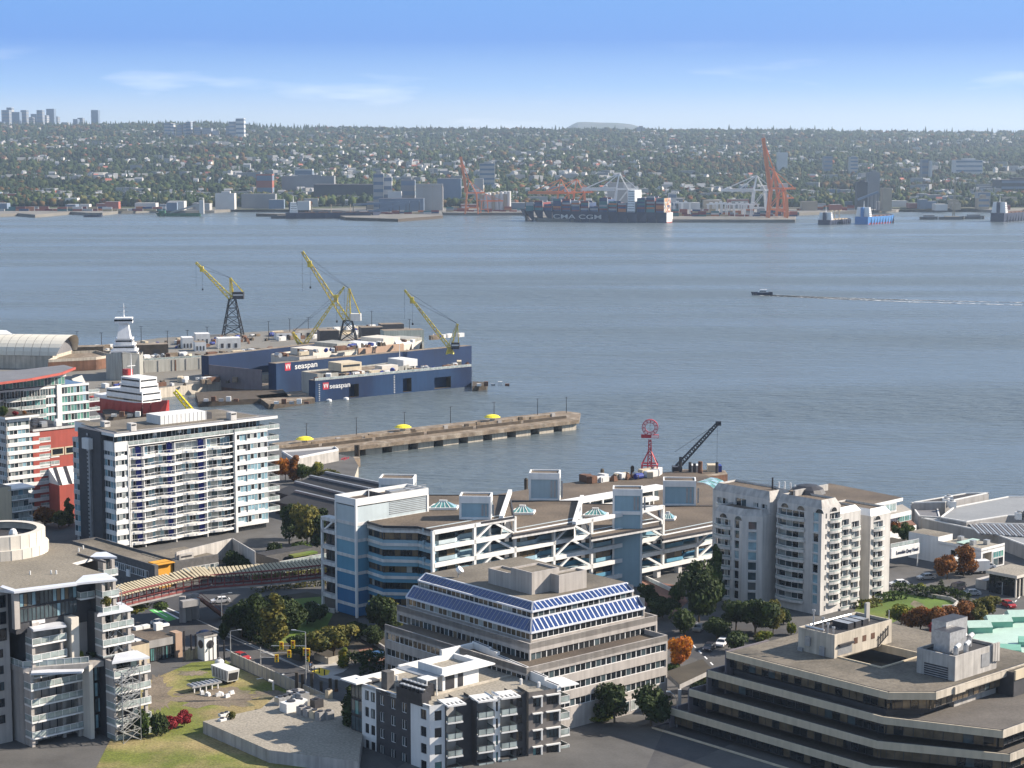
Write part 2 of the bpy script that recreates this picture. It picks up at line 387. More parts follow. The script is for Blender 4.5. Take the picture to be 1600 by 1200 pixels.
def putbal(parent,o,d,s_,z,w_,dep,t=0.0,**kw):
 nx,ny=d[1],-d[0];rz=math.atan2(d[1],d[0])
 return inst('balcony',balmesh(w_,dep,**kw),parent,(o[0]+d[0]*s_+nx*t,o[1]+d[1]*s_+ny*t,z),rz)
def poly_mesh_np(name,verts,faces_flat,nper,mats,colors=None,midx=None):
 me=bpy.data.meshes.new(name);nf=len(faces_flat)//nper
 me.vertices.add(len(verts));me.vertices.foreach_set('co',np.asarray(verts,dtype=np.float32).ravel())
 me.loops.add(len(faces_flat));me.loops.foreach_set('vertex_index',np.asarray(faces_flat,dtype=np.int32))
 me.polygons.add(nf);me.polygons.foreach_set('loop_start',np.arange(0,nf*nper,nper,dtype=np.int32))
 try:me.polygons.foreach_set('loop_total',np.full(nf,nper,dtype=np.int32))
 except Exception:pass
 for m in mats:me.materials.append(MT[m])
 if midx is not None:me.polygons.foreach_set('material_index',np.asarray(midx,dtype=np.int32))
 if colors is not None:
  a=me.color_attributes.new('tint','FLOAT_COLOR','POINT');c=np.ones((len(verts),4),dtype=np.float32);c[:,:3]=colors;a.data.foreach_set('color',c.ravel())
 me.update(calc_edges=True);return me
# setting: water, terrain, haze
rs=np.random.RandomState(5)
def vnoise(x,y,seed=0):
 xi=np.floor(x).astype(int);yi=np.floor(y).astype(int);xf=x-xi;yf=y-yi
 def hsh(a,b):
  n=(a*374761393+b*668265263+seed*1442695041)&0x7fffffff
  n=((n^(n>>13))*1274126177)&0x7fffffff
  return(n&0xffff)/65535.0
 u=xf*xf*(3-2*xf);v=yf*yf*(3-2*yf)
 return(hsh(xi,yi)*(1-u)+hsh(xi+1,yi)*u)*(1-v)+(hsh(xi,yi+1)*(1-u)+hsh(xi+1,yi+1)*u)*v
def ridge(x,y):
 b=800+FPX*x/np.maximum(y,1)
 r=np.interp(b,[-200,150,330,460,640,760,1000,1250,1450,1800],[178,178,186,172,166,158,158,158,154,152])
 return r
def hill(x,y):
 x=np.asarray(x,dtype=float);y=np.asarray(y,dtype=float)
 t=np.clip((y-3330)/(8000-3330),0,1.15)
 base=4+(ridge(x,y)-4)*(t**1.02)
 n=(vnoise(x/900,y/900,1)-.5)*26+(vnoise(x/320,y/320,2)-.5)*10
 return base+n*np.clip((y-3350)/900,0,1)*(1-.5*t)
gx=np.linspace(-4200,4200,141);gy=np.concatenate([np.linspace(3300,3400,3),np.linspace(3480,9400,70)])
X,Y=np.meshgrid(gx,gy);Z=hill(X,Y);Z[Y>8300]-=((Y[Y>8300]-8300)/1100)*90
V=np.stack([X,Y,Z],-1).reshape(-1,3);nx_=len(gx);idx=np.arange(len(V)).reshape(len(gy),nx_)
Fq=np.stack([idx[:-1,:-1],idx[:-1,1:],idx[1:,1:],idx[1:,:-1]],-1).reshape(-1)
hills=inst('hillside',poly_mesh_np('hillside',V,Fq,4,['hill_ground']));tag(hills,kind='structure')
coast=[(-1300,338),(-300,338),(0,339),(28,337.5),(55,340),(80,338),(110,335),(140,337),(160,337),(185,334),(210,333.5),(245,331),(290,333.5),(335,333),(362,331),(400,330),(430,331),(470,330),(540,334),(690,334),(692,336.5),(822,336.5),(840,346),(1047,347.5),(1242,348),(1244,337),(1290,335),(1340,334),(1400,332),(1425,327),(1440,323),(1500,324),(1530,331),(1560,333),(1600,331),(2900,331)]
q=[P(a,b,0) for a,b in coast];mb=MB();mb.prism([(p.x,p.y) for p in q]+[(q[-1].x,3460),(q[0].x,3460)],-3,4.6,'port_ground');o=mb.build('port_ground');tag(o,kind='structure')
q=[P(a,b,0) for a,b in[(400,338),(560,336),(650,334),(690,334),(692,341),(622,346.5),(540,344),(530,341)]];mb=MB();mb.prism([(p.x,p.y) for p in q][::-1],-3,4.4,'dark_timber','port_ground');o=mb.build('bulk_terminal_pier');tag(o,kind='structure')
mb=MB();mb.box(-40000,-3000,-9,40000,62000,-8,'hill_ground');o=mb.build('ground');tag(o,kind='structure')
mp_=[(640,206),(700,203),(760,206),(800,207),(820,203),(850,205),(880,206),(893,198),(902,194),(915,193.5),(940,194.5),(965,195),(985,197),(1005,202),(1030,206),(1060,209),(1140,212)]
YM=16000;top=[AT(a,b-3,YM) for a,b in mp_];mb=MB()
fr_=[Vector((p.x,YM-3000,-5)) for p in top];bk=[Vector((p.x,YM+3000,-5)) for p in top]
for i in range(len(top)-1):
 mb.face([fr_[i],fr_[i+1],top[i+1],top[i]],'hill_ground');mb.face([top[i],top[i+1],bk[i+1],bk[i]],'hill_ground')
o=mb.build('mountain');tag(o,kind='structure')
m=bpy.data.materials.new('water');m.use_nodes=True;t=m.node_tree;n=t.nodes;b=n['Principled BSDF'];LK=t.links.new;MT['water']=m
b.inputs['Base Color'].default_value=(.10,.125,.138,1);b.inputs['Specular IOR Level'].default_value=.5;b.inputs['IOR'].default_value=1.33
geo=n.new('ShaderNodeNewGeometry')
def wn(sx,sy,sz,det=3,rot=0.0):
 mp=n.new('ShaderNodeMapping');mp.inputs['Scale'].default_value=(sx,sy,1);mp.inputs['Rotation'].default_value=(0,0,rot)
 LK(geo.outputs['Position'],mp.inputs['Vector']);z=n.new('ShaderNodeTexNoise');z.inputs['Scale'].default_value=sz;z.inputs['Detail'].default_value=det
 LK(mp.outputs[0],z.inputs['Vector']);return z.outputs['Fac']
slick=wn(.0016,.0085,1.0,6,.12)
sr=n.new('ShaderNodeMapRange');sr.inputs['From Min'].default_value=.38;sr.inputs['From Max'].default_value=.62;LK(slick,sr.inputs['Value'])
rg=n.new('ShaderNodeMapRange');rg.inputs['To Min'].default_value=.20;rg.inputs['To Max'].default_value=.34;LK(sr.outputs[0],rg.inputs['Value']);LK(rg.outputs[0],b.inputs['Roughness'])
w1=wn(.11,.42,1.0,4,.15);w2=wn(.035,.12,1.0,3,-.12);w3=wn(.6,1.3,1.0,2,.3)
a1=n.new('ShaderNodeMath');a1.operation='MULTIPLY_ADD';LK(w2,a1.inputs[0]);a1.inputs[1].default_value=1.1;LK(w1,a1.inputs[2])
a2=n.new('ShaderNodeMath');a2.operation='MULTIPLY_ADD';LK(w3,a2.inputs[0]);a2.inputs[1].default_value=.12;LK(a1.outputs[0],a2.inputs[2])
bs=n.new('ShaderNodeMapRange');bs.inputs['To Min'].default_value=.35;bs.inputs['To Max'].default_value=1.0;LK(sr.outputs[0],bs.inputs['Value'])
bp=n.new('ShaderNodeBump');bp.inputs['Distance'].default_value=2.8;LK(bs.outputs[0],bp.inputs['Strength']);LK(a2.outputs[0],bp.inputs['Height']);LK(bp.outputs[0],b.inputs['Normal'])
mb=MB();mb.face([(-5200,200,0),(5200,200,0),(5200,3300,0),(-5200,3300,0)],'water');o=mb.build('water');tag(o,kind='structure')
hm=bpy.data.materials.new('haze');hm.use_nodes=True;t=hm.node_tree;t.nodes.clear()
ho=t.nodes.new('ShaderNodeOutputMaterial');hv=t.nodes.new('ShaderNodeVolumePrincipled');hv.inputs['Color'].default_value=(.62,.79,1,1)
hv.inputs["Density"].default_value=0.000052;hv.inputs['Anisotropy'].default_value=.3
t.links.new(hv.outputs[0],ho.inputs['Volume']);MT['haze']=hm
mb=MB();mb.box(-41000,-3100,-10,41000,63000,330,"haze");o=mb.build('haze');tag(o,kind='stuff')
# far trees, as one wood
m=bpy.data.materials.new('far_foliage');m.use_nodes=True;t=m.node_tree;n=t.nodes;b=n['Principled BSDF'];MT['far_foliage']=m
va=n.new('ShaderNodeVertexColor');va.layer_name='tint';geo=n.new('ShaderNodeNewGeometry');nz=n.new('ShaderNodeTexNoise');nz.inputs['Scale'].default_value=.35
t.links.new(geo.outputs['Position'],nz.inputs['Vector']);mr=n.new('ShaderNodeMapRange');mr.inputs['To Min'].default_value=.5;mr.inputs['To Max'].default_value=1.5;t.links.new(nz.outputs['Fac'],mr.inputs['Value'])
vs=n.new('ShaderNodeVectorMath');vs.operation='SCALE';t.links.new(va.outputs[0],vs.inputs[0]);t.links.new(mr.outputs[0],vs.inputs['Scale']);t.links.new(vs.outputs[0],b.inputs['Base Color'])
b.inputs['Roughness'].default_value=.9;b.inputs['Specular IOR Level'].default_value=.1
ph=(1+5**.5)/2
ICO=np.array([(-1,ph,0),(1,ph,0),(-1,-ph,0),(1,-ph,0),(0,-1,ph),(0,1,ph),(0,-1,-ph),(0,1,-ph),(ph,0,-1),(ph,0,1),(-ph,0,-1),(-ph,0,1)])/math.sqrt(1+ph*ph)
ICF=np.array([(0,11,5),(0,5,1),(0,1,7),(0,7,10),(0,10,11),(1,5,9),(5,11,4),(11,10,2),(10,7,6),(7,1,8),(3,9,4),(3,4,2),(3,2,6),(3,6,8),(3,8,9),(4,9,5),(2,4,11),(6,2,10),(8,6,7),(9,8,1)])
CON=np.array([(math.cos(a),math.sin(a),0) for a in np.arange(6)*pi/3]+[(0,0,1),(.0,0,.02)])
CNF=np.array([(i,(i+1)%6,6) for i in range(6)]+[((i+1)%6,i,7) for i in range(6)])
def scatter(name,pts,rad,hgt,tint,tmpl,faces,zoff,jit=.28):
 N=len(pts);nv=len(tmpl)
 s_=np.stack([rad,rad,hgt],-1)[:,None,:]
 V=tmpl[None]*s_*(1+(rs.rand(N,nv,1)-.5)*2*jit)+pts[:,None,:];V[:,:,2]+=(hgt*zoff)[:,None]
 F=(faces[None]+(np.arange(N)*nv)[:,None,None]).reshape(-1)
 C=np.repeat(tint,nv,axis=0)
 return inst(name,poly_mesh_np(name,V.reshape(-1,3),F,3,['far_foliage'],colors=C))
def density_pts(N,y0,y1,spread=1.12,p=1.35):
 y=y0+(y1-y0)*rs.rand(N)**p;bx=(rs.rand(N)-.5)*1600*spread/FPX;return bx*y,y
N=50000;x,y=density_pts(N,3390,8250)
keep=vnoise(x/130,y/130,7)*.65+vnoise(x/420,y/260,17)*.35>np.interp(y,[3400,4200,8000],[.42,.30,.24]);x,y=x[keep],y[keep];N=len(x)
far=np.clip((y-3400)/4600,0,1)
rad=(4.2+4.5*rs.rand(N))*(1+.5*far);hg=rad*(.75+.4*rs.rand(N))
pal=np.array([(.030,.048,.018),(.045,.065,.022),(.055,.075,.022),(.085,.085,.028),(.11,.07,.025),(.13,.055,.025),(.022,.036,.016)])
ki=rs.choice(len(pal),N,p=[.24,.24,.18,.12,.07,.04,.11])
patch=vnoise(x/260,y/200,9)>.70;ki[patch&(rs.rand(N)<.4)]=4
tint=pal[ki]*(.5+.45*rs.rand(N,1))*(.55+.85*vnoise(x/380,y/300,23))[:,None];pts=np.stack([x,y,hill(x,y)],-1)
con=rs.rand(N)<.22
wood=scatter('wooded_hillside',pts[~con],rad[~con],hg[~con],tint[~con],ICO,ICF,.85)
tag(wood,'broadleaf trees in green and rust covering the far hillside','trees',kind='stuff')
cw=scatter('conifer_wood',pts[con],rad[con]*.62,hg[con]*2.7,pal[[0,6]][rs.randint(0,2,con.sum())],CON,CNF,0,.15)
tag(cw,'dark pointed conifers scattered over the far hillside','trees',kind='stuff')
N=2600;x=(rs.rand(N)-.5)*5200;y=7900+420*rs.rand(N);bb=800+FPX*x/y
hgt=np.where(bb<520,14,11)*(.6+rs.rand(N));pts=np.stack([x,y,hill(x,y)-4],-1)
cr=scatter('ridge_conifers',pts,hgt*.38,hgt*1.5,np.tile([[.024,.038,.018]],(N,1)),CON,CNF,0,.2)
tag(cr,'ragged line of dark conifers along the crest of the far ridge','trees',kind='stuff')
N=900;x=rs.uniform(-1000,950,N);y=rs.uniform(3400,3560,N);pts=np.stack([x,y,hill(x,y)],-1)
kp=(vnoise(x/90,y/90,3)>np.where(x<-200,.25,.62));x=x[kp];pts=pts[kp];N=len(pts)
bl=scatter('shore_trees',pts,5+3*rs.rand(N),7+4*rs.rand(N),pal[rs.choice([0,1,6,2,3],N)],ICO,ICF,.9)
tag(bl,'belt of dark green trees behind the far waterfront yards','trees',kind='stuff')
# near city
G=6.0
shore=[(-260,600),(60,615),(150,642),(172,668),(262,690),(430,700),(520,708),(552,714),(560,728),(548,762),(700,790),(800,795),(1140,806),(1290,806),(1380,820),(1428,810),(1560,800),(1900,798)]
pts=[P(a,b,G) for a,b in shore]
poly=[(-700,150)]+[(-700,pts[0].y)]+[(p.x,p.y) for p in pts]+[(700,pts[-1].y),(700,150)]
mb=MB();mb.prism(list(reversed(poly)),-5,G,'stone_wall','asphalt_pale');o=mb.build('land');tag(o,kind='structure')
def sheet(name,px,z,m,kind='structure',th=.05):
 q=[P(a,b,z) for a,b in px];pl=[(p.x,p.y) for p in q]
 ar=sum(a[0]*b[1]-b[0]*a[1] for a,b in zip(pl,pl[1:]+pl[:1]))
 if ar<0:pl.reverse()
 mb=MB();mb.prism(pl,z-th,z,m);o=mb.build(name);tag(o,kind=kind);return o
# generic grid building helpers
dA,dL=(1.0,0.0),(0.0,-1.0)
# pyramid office with solar strips
def office():
 f0=Frame(1043,1098,G,math.radians(40.8));L4=-f0.run(823,8,0,0,(1,0))
 f=Frame(1043,1098,G,math.radians(40.8));f.x,f.y=f0.w(-L4,0)
 R_=f.root('office_block','stepped grey concrete office block with blue solar strips above two rows of windows','office building')
 ends_r=[989.6,1007.4,1027,1043];ends_l=[653.4,634.7,620,601]
 h4=f0.h(992);tops=[0,0,0,h4]
 d=[0,0,0,0]
 a,b=f.lp(825,1033.5,h4-1.0);d[2]=(a+b)/2
 h3=f.h(1006,d[2],d[2]);tops[2]=h3
 a,b=f.lp(826.5,1003.5,h3-.5);d[1]=(a+b)/2;h2=f.h(972.6,d[1],d[1]);tops[1]=h2
 a,b=f.lp(829,968.6,h2-.3);d[0]=(a+b)/2;h1=f.h(941,d[0]+2,d[0]+2);tops[0]=h1
 print('office',[round(x,1) for x in d],[round(x,1) for x in tops],'L4',round(L4,1))
 ue=[f.u(ends_r[k],tops[k]-2,d[k]) for k in range(4)];ve=[f.v(ends_l[k],tops[k]-2,d[k]) for k in range(4)]
 C='office_concrete'
 fh=3.05
 for k in(3,2,1,0):
  lo=0 if k==3 else tops[k+1]-.9
  hi=tops[k];D=d[k];U,Vv=ue[k],ve[k];mb=MB()
  if k==3:
   rows=[(hi-3.0,1.45),(hi-6.05,1.45),(hi-9.1,1.45)]
  elif k==2:rows=[(h3-3.35,1.5)]
  else:rows=[(lo+.6,1.4)]
  for(o_,dr,Ln) in(((D,D),dA,U-D),((D,Vv),dL,Vv-D)):
   holes=[(.35,Ln-.35,z,z+h_) for z,h_ in rows]
   top_=hi if k>=2 else lo+2.05
   facade(mb,o_,dr,0,Ln,lo,top_,holes,C,.35)
  if k>=2:
   i=.3;mb.prism([(D+i,D+i),(U-i,D+i),(U-i,Vv-i),(D+i,Vv-i)],hi-1.1,hi-.9,C,'brown_roof' if k==3 else 'gravel_roof')
   for(x0,y0,x1,y1) in((D,D,U,D+i),(D,D+i,D+i,Vv),(U-i,D+i,U,Vv)):mb.box(x0,y0,hi-1.1,x1,y1,hi,C)
  mb.face([(U,D,lo),(U,Vv,lo),(U,Vv,hi-.02),(U,D,hi-.02)],C)
  mb.build('wall',R_)
  jt=MB()
  for(o_,dr,Ln) in(((D,D),dA,U-D),((D,Vv),dL,Vv-D)):
   for i in range(1,int(Ln/3.9)):jt.rb(o_,dr,i*3.9,i*3.9+.05,-.02,.012,hi-(1.0 if k>=2 else 2.6)-(.5 if k==3 else 0),hi-.05,'grey_concrete') if k>=2 else None
  if jt.f:tag(jt.build('panel_joints',R_),kind='stuff')
  if k<2:
   s_=2.0;mb=MB();zt=hi;zb=lo+2.05
   mb.prism([(D+s_,D+s_),(U+.6,D+s_),(U+.6,Vv),(D+s_,Vv)],zt-.5,zt,'white_concrete','gravel_roof' if k else 'gravel_roof');mb.build('roof',R_)
   for side in(0,1):
    Ln=(U-D) if side==0 else(Vv-D);n=int(Ln/(1.12 if side==0 else 1.05));mb=MB()
    def q(s1,fr,lift):
     x=D+s1;y=D+s_*fr;z=zb+(zt-zb)*fr+lift
     return(x,y,z) if side==0 else(y,x,z)
    def quad(a,b,f0_,f1_,lift,m_):
     p=[q(a,f0_,lift),q(b,f0_,lift),q(b,f1_,lift),q(a,f1_,lift)]
     if side:p.reverse()
     mb.face(p,m_)
    bw=Ln/n
    a0=lambda s1,fr:max(s1,s_*fr)
    p=[q(0,0,0),q(Ln,0,0),q(Ln,1,0),q(s_,1,0)]
    if side:p.reverse()
    mb.face(p,'solar_white' if side==0 else 'solar_blue')
    for i in range(n):
     s1=i*bw;c0=max(s1+(.24 if side==0 else.10)*bw,0);c1=s1+bw*.98
     pp=[q(max(c0,s_*.06),.07,.05),q(max(c1,s_*.06),.07,.05),q(max(c1,s_*.93),.93,.05),q(max(c0,s_*.93),.93,.05)]
     if side:pp.reverse()
     mb.face(pp,'solar_blue' if side==0 else 'solar_blue')
     if side==1:
      pp=[q(max(s1,.05),.02,.12),q(max(s1+.1,.05),.02,.12),q(max(s1+.1,s_*.96),.98,.12),q(max(s1,s_*.96),.98,.12)];pp.reverse();mb.face(pp,'metal_grey')
    e0,e1=q(0,0,.06),q(Ln,0,.06);mb.beam(e0,e1,.35,.3,'solar_white');mb.beam(q(s_,1,.02),q(Ln,1,.02),.3,.25,'solar_white')
    mb.beam(q(0,0,.05),q(s_,1,.05),.3,.3,'solar_white');mb.beam(q(Ln,0,.05),q(Ln,1,.05),.3,.3,'solar_white')
    mb.build('solar_strip',R_)
  for(o_,dr,Ln,sd) in(((D,D),dA,U-D,0),((D,Vv),dL,Vv-D,1)):
   for z,h_ in rows:
    n=max(1,round((Ln-.7)/3.9));wd=(Ln-.7)/n
    for i in range(n):
     pal=('glass_dark','glass_mid','glass_dark') if sd==0 else('glass_dark','glass_warm','glass_curtain') if k<2 else('glass_dark','glass_mid','glass_warm')
     putwin(R_,o_,dr,.35+i*wd,z,wd,h_,3,t=-.22,pal=pal,wt=(7,2,1) if sd==0 or k>1 else(4,3,2),fr='rail_white')
 hr=tops[0]
 def pbox(pa,pb,pc,ytop,m='office_concrete'):
  u0,v0=f.lp(pa[0],pa[1],hr);ht=f.h(ytop,u0,v0);ur=f.run(pb,hr,u0,v0,(1,0));vl=f.run(pc,hr,u0,v0,(0,1))
  mb=MB();mb.box(u0,v0,hr,u0+ur,v0+vl,ht-.35,m,'gravel_roof')
  t_=.3
  for(x0,y0,x1,y1) in((0,0,ur,t_),(0,t_,t_,vl-t_),(ur-t_,t_,ur,vl-t_),(0,vl-t_,ur,vl)):mb.box(u0+x0,v0+y0,ht-.36,u0+x1,v0+y1,ht,m)
  mb.build('plant_room',R_)
 pbox((831,929.5),874,798,895);pbox((873.5,927),916.5,858,899);pbox((800,921),822,763,897)
 mb=MB();u0,v0=f.lp(716,902,hr);mb.cyl((u0,v0,hr),(u0,v0,hr+1.2),.12,.1,'metal_grey');mb.cyl((u0,v0,hr+1.2),(u0+.3,v0-.5,hr+1.7),.7,.75,'white_paint',12);mb.build('dish',R_)
 mb=MB();U=ue[3]
 mb.box(U-14,-.6,0,U-2,.02,2.9,'office_concrete');mb.build('canopy',R_)
 for i in range(4):putwin(R_,(0,0),dA,U-13+i*2.8,.6,2.5,2.0,2,t=.7,pal=('glass_curtain','glass_warm','glass_mid'))
 return f,ue,ve,tops
OF=office()
# blue office with white trusses
def truss_office():
 f=Frame(557.5,966,G)
 R_=f.root('truss_office_building','long blue panelled office building framed by white steel trusses','office building')
 ht=f.h(780);hr=f.h(818);pch=f.h(820)-f.h(845.6)
 ub=f.u(669.5,ht-1);vb=f.v(523,ht-1)
 print('icbc',round(ht,1),round(hr,1),'pitch',round(pch,2),'ub',round(ub,1),'vb',round(vb,1))
 W='white_concrete'
 mb=MB();zs=[0]+[hr-.5-k*pch for k in range(5,-1,-1)]
 i=.3;mb.prism([(i,i),(ub-i,i),(ub-i,vb-i),(i,vb-i)],ht-1.6,ht-1.0,W,'brown_roof')
 for(x0,y0,x1,y1) in((0,0,ub,i),(0,i,i,vb),(ub-i,i,ub,vb),(i,vb-i,ub-i,vb)):mb.box(x0,y0,ht-1.6,x1,y1,ht,'white_paint')
 mb.box(ub*.42,i,ht-1.0,ub*.42+.4,vb-i,ht-.1,'dark_metal');mb.build('parapet',R_)
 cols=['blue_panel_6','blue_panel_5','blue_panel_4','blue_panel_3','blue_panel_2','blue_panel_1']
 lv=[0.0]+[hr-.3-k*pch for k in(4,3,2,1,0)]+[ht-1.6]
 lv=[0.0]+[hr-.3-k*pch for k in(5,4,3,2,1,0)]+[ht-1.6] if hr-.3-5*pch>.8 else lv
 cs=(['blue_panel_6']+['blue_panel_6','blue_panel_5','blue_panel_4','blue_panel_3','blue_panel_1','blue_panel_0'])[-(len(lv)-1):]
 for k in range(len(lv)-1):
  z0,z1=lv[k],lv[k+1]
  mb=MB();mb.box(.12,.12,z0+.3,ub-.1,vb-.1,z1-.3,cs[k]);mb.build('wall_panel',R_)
  mb=MB();mb.box(0,0,z1-.35,ub,vb,z1+.35,W) if k<len(lv)-2 else None
  if mb.f:mb.build('floor_band',R_)
 for(x,y) in((-.05,-.05),(-.05,vb-.45),(ub-.45,-.05)):mb=MB();mb.box(x,y,0,x+.5,y+.5,ht-1.55,'white_paint');mb.build('column',R_)
 mb=MB();u0=ub*.45
 for j in range(14):mb.box(u0+.2,.03,hr+.8+j*.42,ub-.6,.14,hr+.95+j*.42,'metal_grey')
 mb.build('louvre',R_)
 mb=MB();mb.cyl((6,3,ht-1),(6,3,ht+1.2),.12,.12,'rail_white');mb.box(ub*.6,vb*.4,ht-1,ub*.8,vb*.7,ht-.2,'metal_grey');mb.box(ub*.84,vb*.3,ht-1,ub*.9,vb*.6,ht-.3,'galvanised');mb.build('roof_plant',R_)
 c=[f.lp(573.5,815.5,hr),f.lp(597.5,822.5,hr),f.lp(652.5,823.5,hr),f.lp(676,829.5,hr)]
 vT=c[3][1];print('vT',round(vT,1),[tuple(round(a,1) for a in q) for q in c])
 uN={px:f.u(px,hr-pch,vT) for px in(741,804,865,924,981,1036,1089.5,1150)};uN[676]=c[3][0]
 d45=[]
 def seg(a,b):dx,dy=b[0]-a[0],b[1]-a[1];l=math.hypot(dx,dy);return(dx/l,dy/l),l
 path=[(c[0][0],0.0),c[0],c[1],c[2],c[3]]
 for k in range(5):
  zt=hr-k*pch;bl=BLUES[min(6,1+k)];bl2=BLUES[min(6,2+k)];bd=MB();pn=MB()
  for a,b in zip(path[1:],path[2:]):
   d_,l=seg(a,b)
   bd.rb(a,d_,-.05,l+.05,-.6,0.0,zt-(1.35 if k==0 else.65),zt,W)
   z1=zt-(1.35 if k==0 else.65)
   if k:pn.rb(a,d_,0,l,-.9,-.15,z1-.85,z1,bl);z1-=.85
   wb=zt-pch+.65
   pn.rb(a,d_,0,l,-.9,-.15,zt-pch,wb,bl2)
   n=max(1,round(l/4.2));ww=l/n
   for i in range(n):putwin(R_,a,d_,i*ww,wb,ww,z1-wb,3,t=-.5,fr='dark_metal',pal=('glass_dark','glass_warm','glass_curtain'),wt=(6,3,1),f=.06)
  bd.build('floor_band',R_);pn.build('wall_panel',R_)
  mb=MB();mb.box(.4,vT*.0+-.0,0,.41,.01,.01,W)
 mb=MB();mb.prism([(c[0][0],.4),(c[0][0]+.3,c[0][1]+.5),(c[1][0]+.4,c[1][1]+1),(c[2][0]+.7,c[2][1]+1),(c[3][0]+.5,c[3][1]+1.2),(c[3][0]+.5,6),(c[0][0],6)],0,hr-pch*5,'blue_panel_6');mb.build('ground_storey',R_)
 def roofp(pts_,h_,nm='roof',m='brown_roof',th=.8,par=.5):
  q=[f.lp(a,b,h_) for a,b in pts_];ar=sum(a[0]*b[1]-b[0]*a[1] for a,b in zip(q,q[1:]+q[:1]))
  if ar<0:q.reverse()
  mb=MB();mb.prism(q,h_-th,h_-.02,W,m)
  for a,b in zip(q,q[1:]+q[:1]):
   d_,l=seg(a,b);mb.rb(a,d_,0,l,-.25,0.03,h_-.3,h_+.18,'dark_metal')
  mb.build(nm,R_);return q
 roofp([(573.5,815.5),(597.5,822.5),(652.5,823.5),(676,829.5),(804,808),(797,774),(620,774)],hr)
 roofp([(800,837),(898,820.5),(909,783),(790,783)],hr-pch)
 roofp([(924,841),(1034,821.5),(1030,790),(903,787)],hr-2*pch)
 roofp([(1035,843.5),(1128,826),(1145,791),(1014,791)],hr-3*pch)
 for(a,b,h_) in(((783,811),(797,773.5),hr),((897,820),(909.5,782),hr-pch)):
  p,q=f.lp(*a,h_),f.lp(*b,h_);d_,l=seg(p,q);mb=MB()
  mb.face([(p[0],p[1],h_-pch),(q[0],q[1],h_-pch),(q[0],q[1],h_+.6),(p[0],p[1],h_+.2)],W)
  mb.beam((p[0],p[1],h_+.3),(q[0],q[1],h_+.9),.9,.9,'white_paint');mb.build('fin',R_)
 secs=[(676,804,0),(804,924,1),(924,1036,2),(1036,1150,3)]
 for a,b,top_ in secs:
  u0,u1=uN[a],uN[b]
  for k in range(top_,5):
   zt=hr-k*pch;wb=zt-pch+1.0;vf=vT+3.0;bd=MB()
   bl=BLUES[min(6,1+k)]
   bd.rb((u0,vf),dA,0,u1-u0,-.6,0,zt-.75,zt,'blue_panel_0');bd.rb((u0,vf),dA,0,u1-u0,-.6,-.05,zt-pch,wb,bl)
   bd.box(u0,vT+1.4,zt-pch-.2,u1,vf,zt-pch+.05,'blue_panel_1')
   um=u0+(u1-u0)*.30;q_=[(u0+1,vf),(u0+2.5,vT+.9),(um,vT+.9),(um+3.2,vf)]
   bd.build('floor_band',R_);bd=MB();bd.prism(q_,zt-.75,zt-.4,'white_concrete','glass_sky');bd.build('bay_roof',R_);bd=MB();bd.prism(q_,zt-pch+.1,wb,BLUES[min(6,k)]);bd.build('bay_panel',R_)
   n=max(2,round((u1-um-3.2)/4));ww=(u1-um-3.2)/n
   for i in range(n):putwin(R_,(um+3.2,vf),dA,i*ww,wb,ww,zt-.75-wb,3,t=-.3,fr='dark_metal',pal=('glass_dark','glass_warm','glass_mid'),wt=(7,2,1),f=.06)
   for a_,b_ in zip(q_,q_[1:]):
    d_,l=seg(a_,b_);putwin(R_,a_,d_,0,wb,l,zt-.75-wb,2,t=-.05,fr='dark_metal',pal=('glass_dark','glass_warm','glass_curtain'),wt=(5,3,1),f=.06)
 def member(name,p,q,w_=.62,h_=.62):
  mb=MB();mb.beam((p[0],vT,p[1]),(q[0],vT,q[1]),w_,h_,'white_paint');mb.build(name,R_)
 posts=[676,741,804,865,924,981,1036,1089.5,1150]
 topl={676:0,741:0,804:0,865:1,924:1,981:1,1036:1,1089.5:3,1150:3}
 for p_ in posts:
  u_=uN[p_];member('truss_post',(u_,hr-5*pch),(u_,hr-topl[p_]*pch),.65,.65)
 for a,b in zip(posts,posts[1:]):
  st=0 if b<=804 else 1 if b<=1036 else 3
  for k in range(st,6):
   z=hr-k*pch-.35;member('truss_beam',(uN[a],z),(uN[b],z),.65,.95)
 for a,b in((741,804),(865,924),(981,1036),(1089.5,1150)):
  st=0 if b<=804 else 1 if b<=1036 else 3;um=(uN[a]+uN[b])/2-.5
  for k in range(st,5):
   zt,zb=hr-k*pch-.4,hr-(k+1)*pch-.2
   member('truss_brace',(uN[a],zb),(um,zt),.48,.48);member('truss_brace',(um,zt),(uN[b],zb),.48,.48)
   mb=MB();mb.beam((uN[b],vT,zb),(um+2,vT+5.5,zt),.45,.45,'white_paint');mb.build('truss_brace',R_)
   mb=MB();mb.beam((uN[b],vT,zt),(um+2,vT+5.5,zt),.5,.6,'white_paint');mb.build('truss_beam',R_)
 for px in(1027,1099,1060):
  u_=f.u(px,3,vT+1);mb=MB();mb.box(u_-.6,vT+.4,0,u_+.6,vT+1.8,hr-5*pch-.5,W);mb.build('leg',R_)
 mb=MB();mb.box(uN[676],vT+8,0,uN[981],vT+9,hr-5*pch,'dark_cladding');mb.box(uN[981],vT+14,0,uN[1150],vT+15,hr-5*pch,'dark_cladding');mb.build('ground_storey',R_)
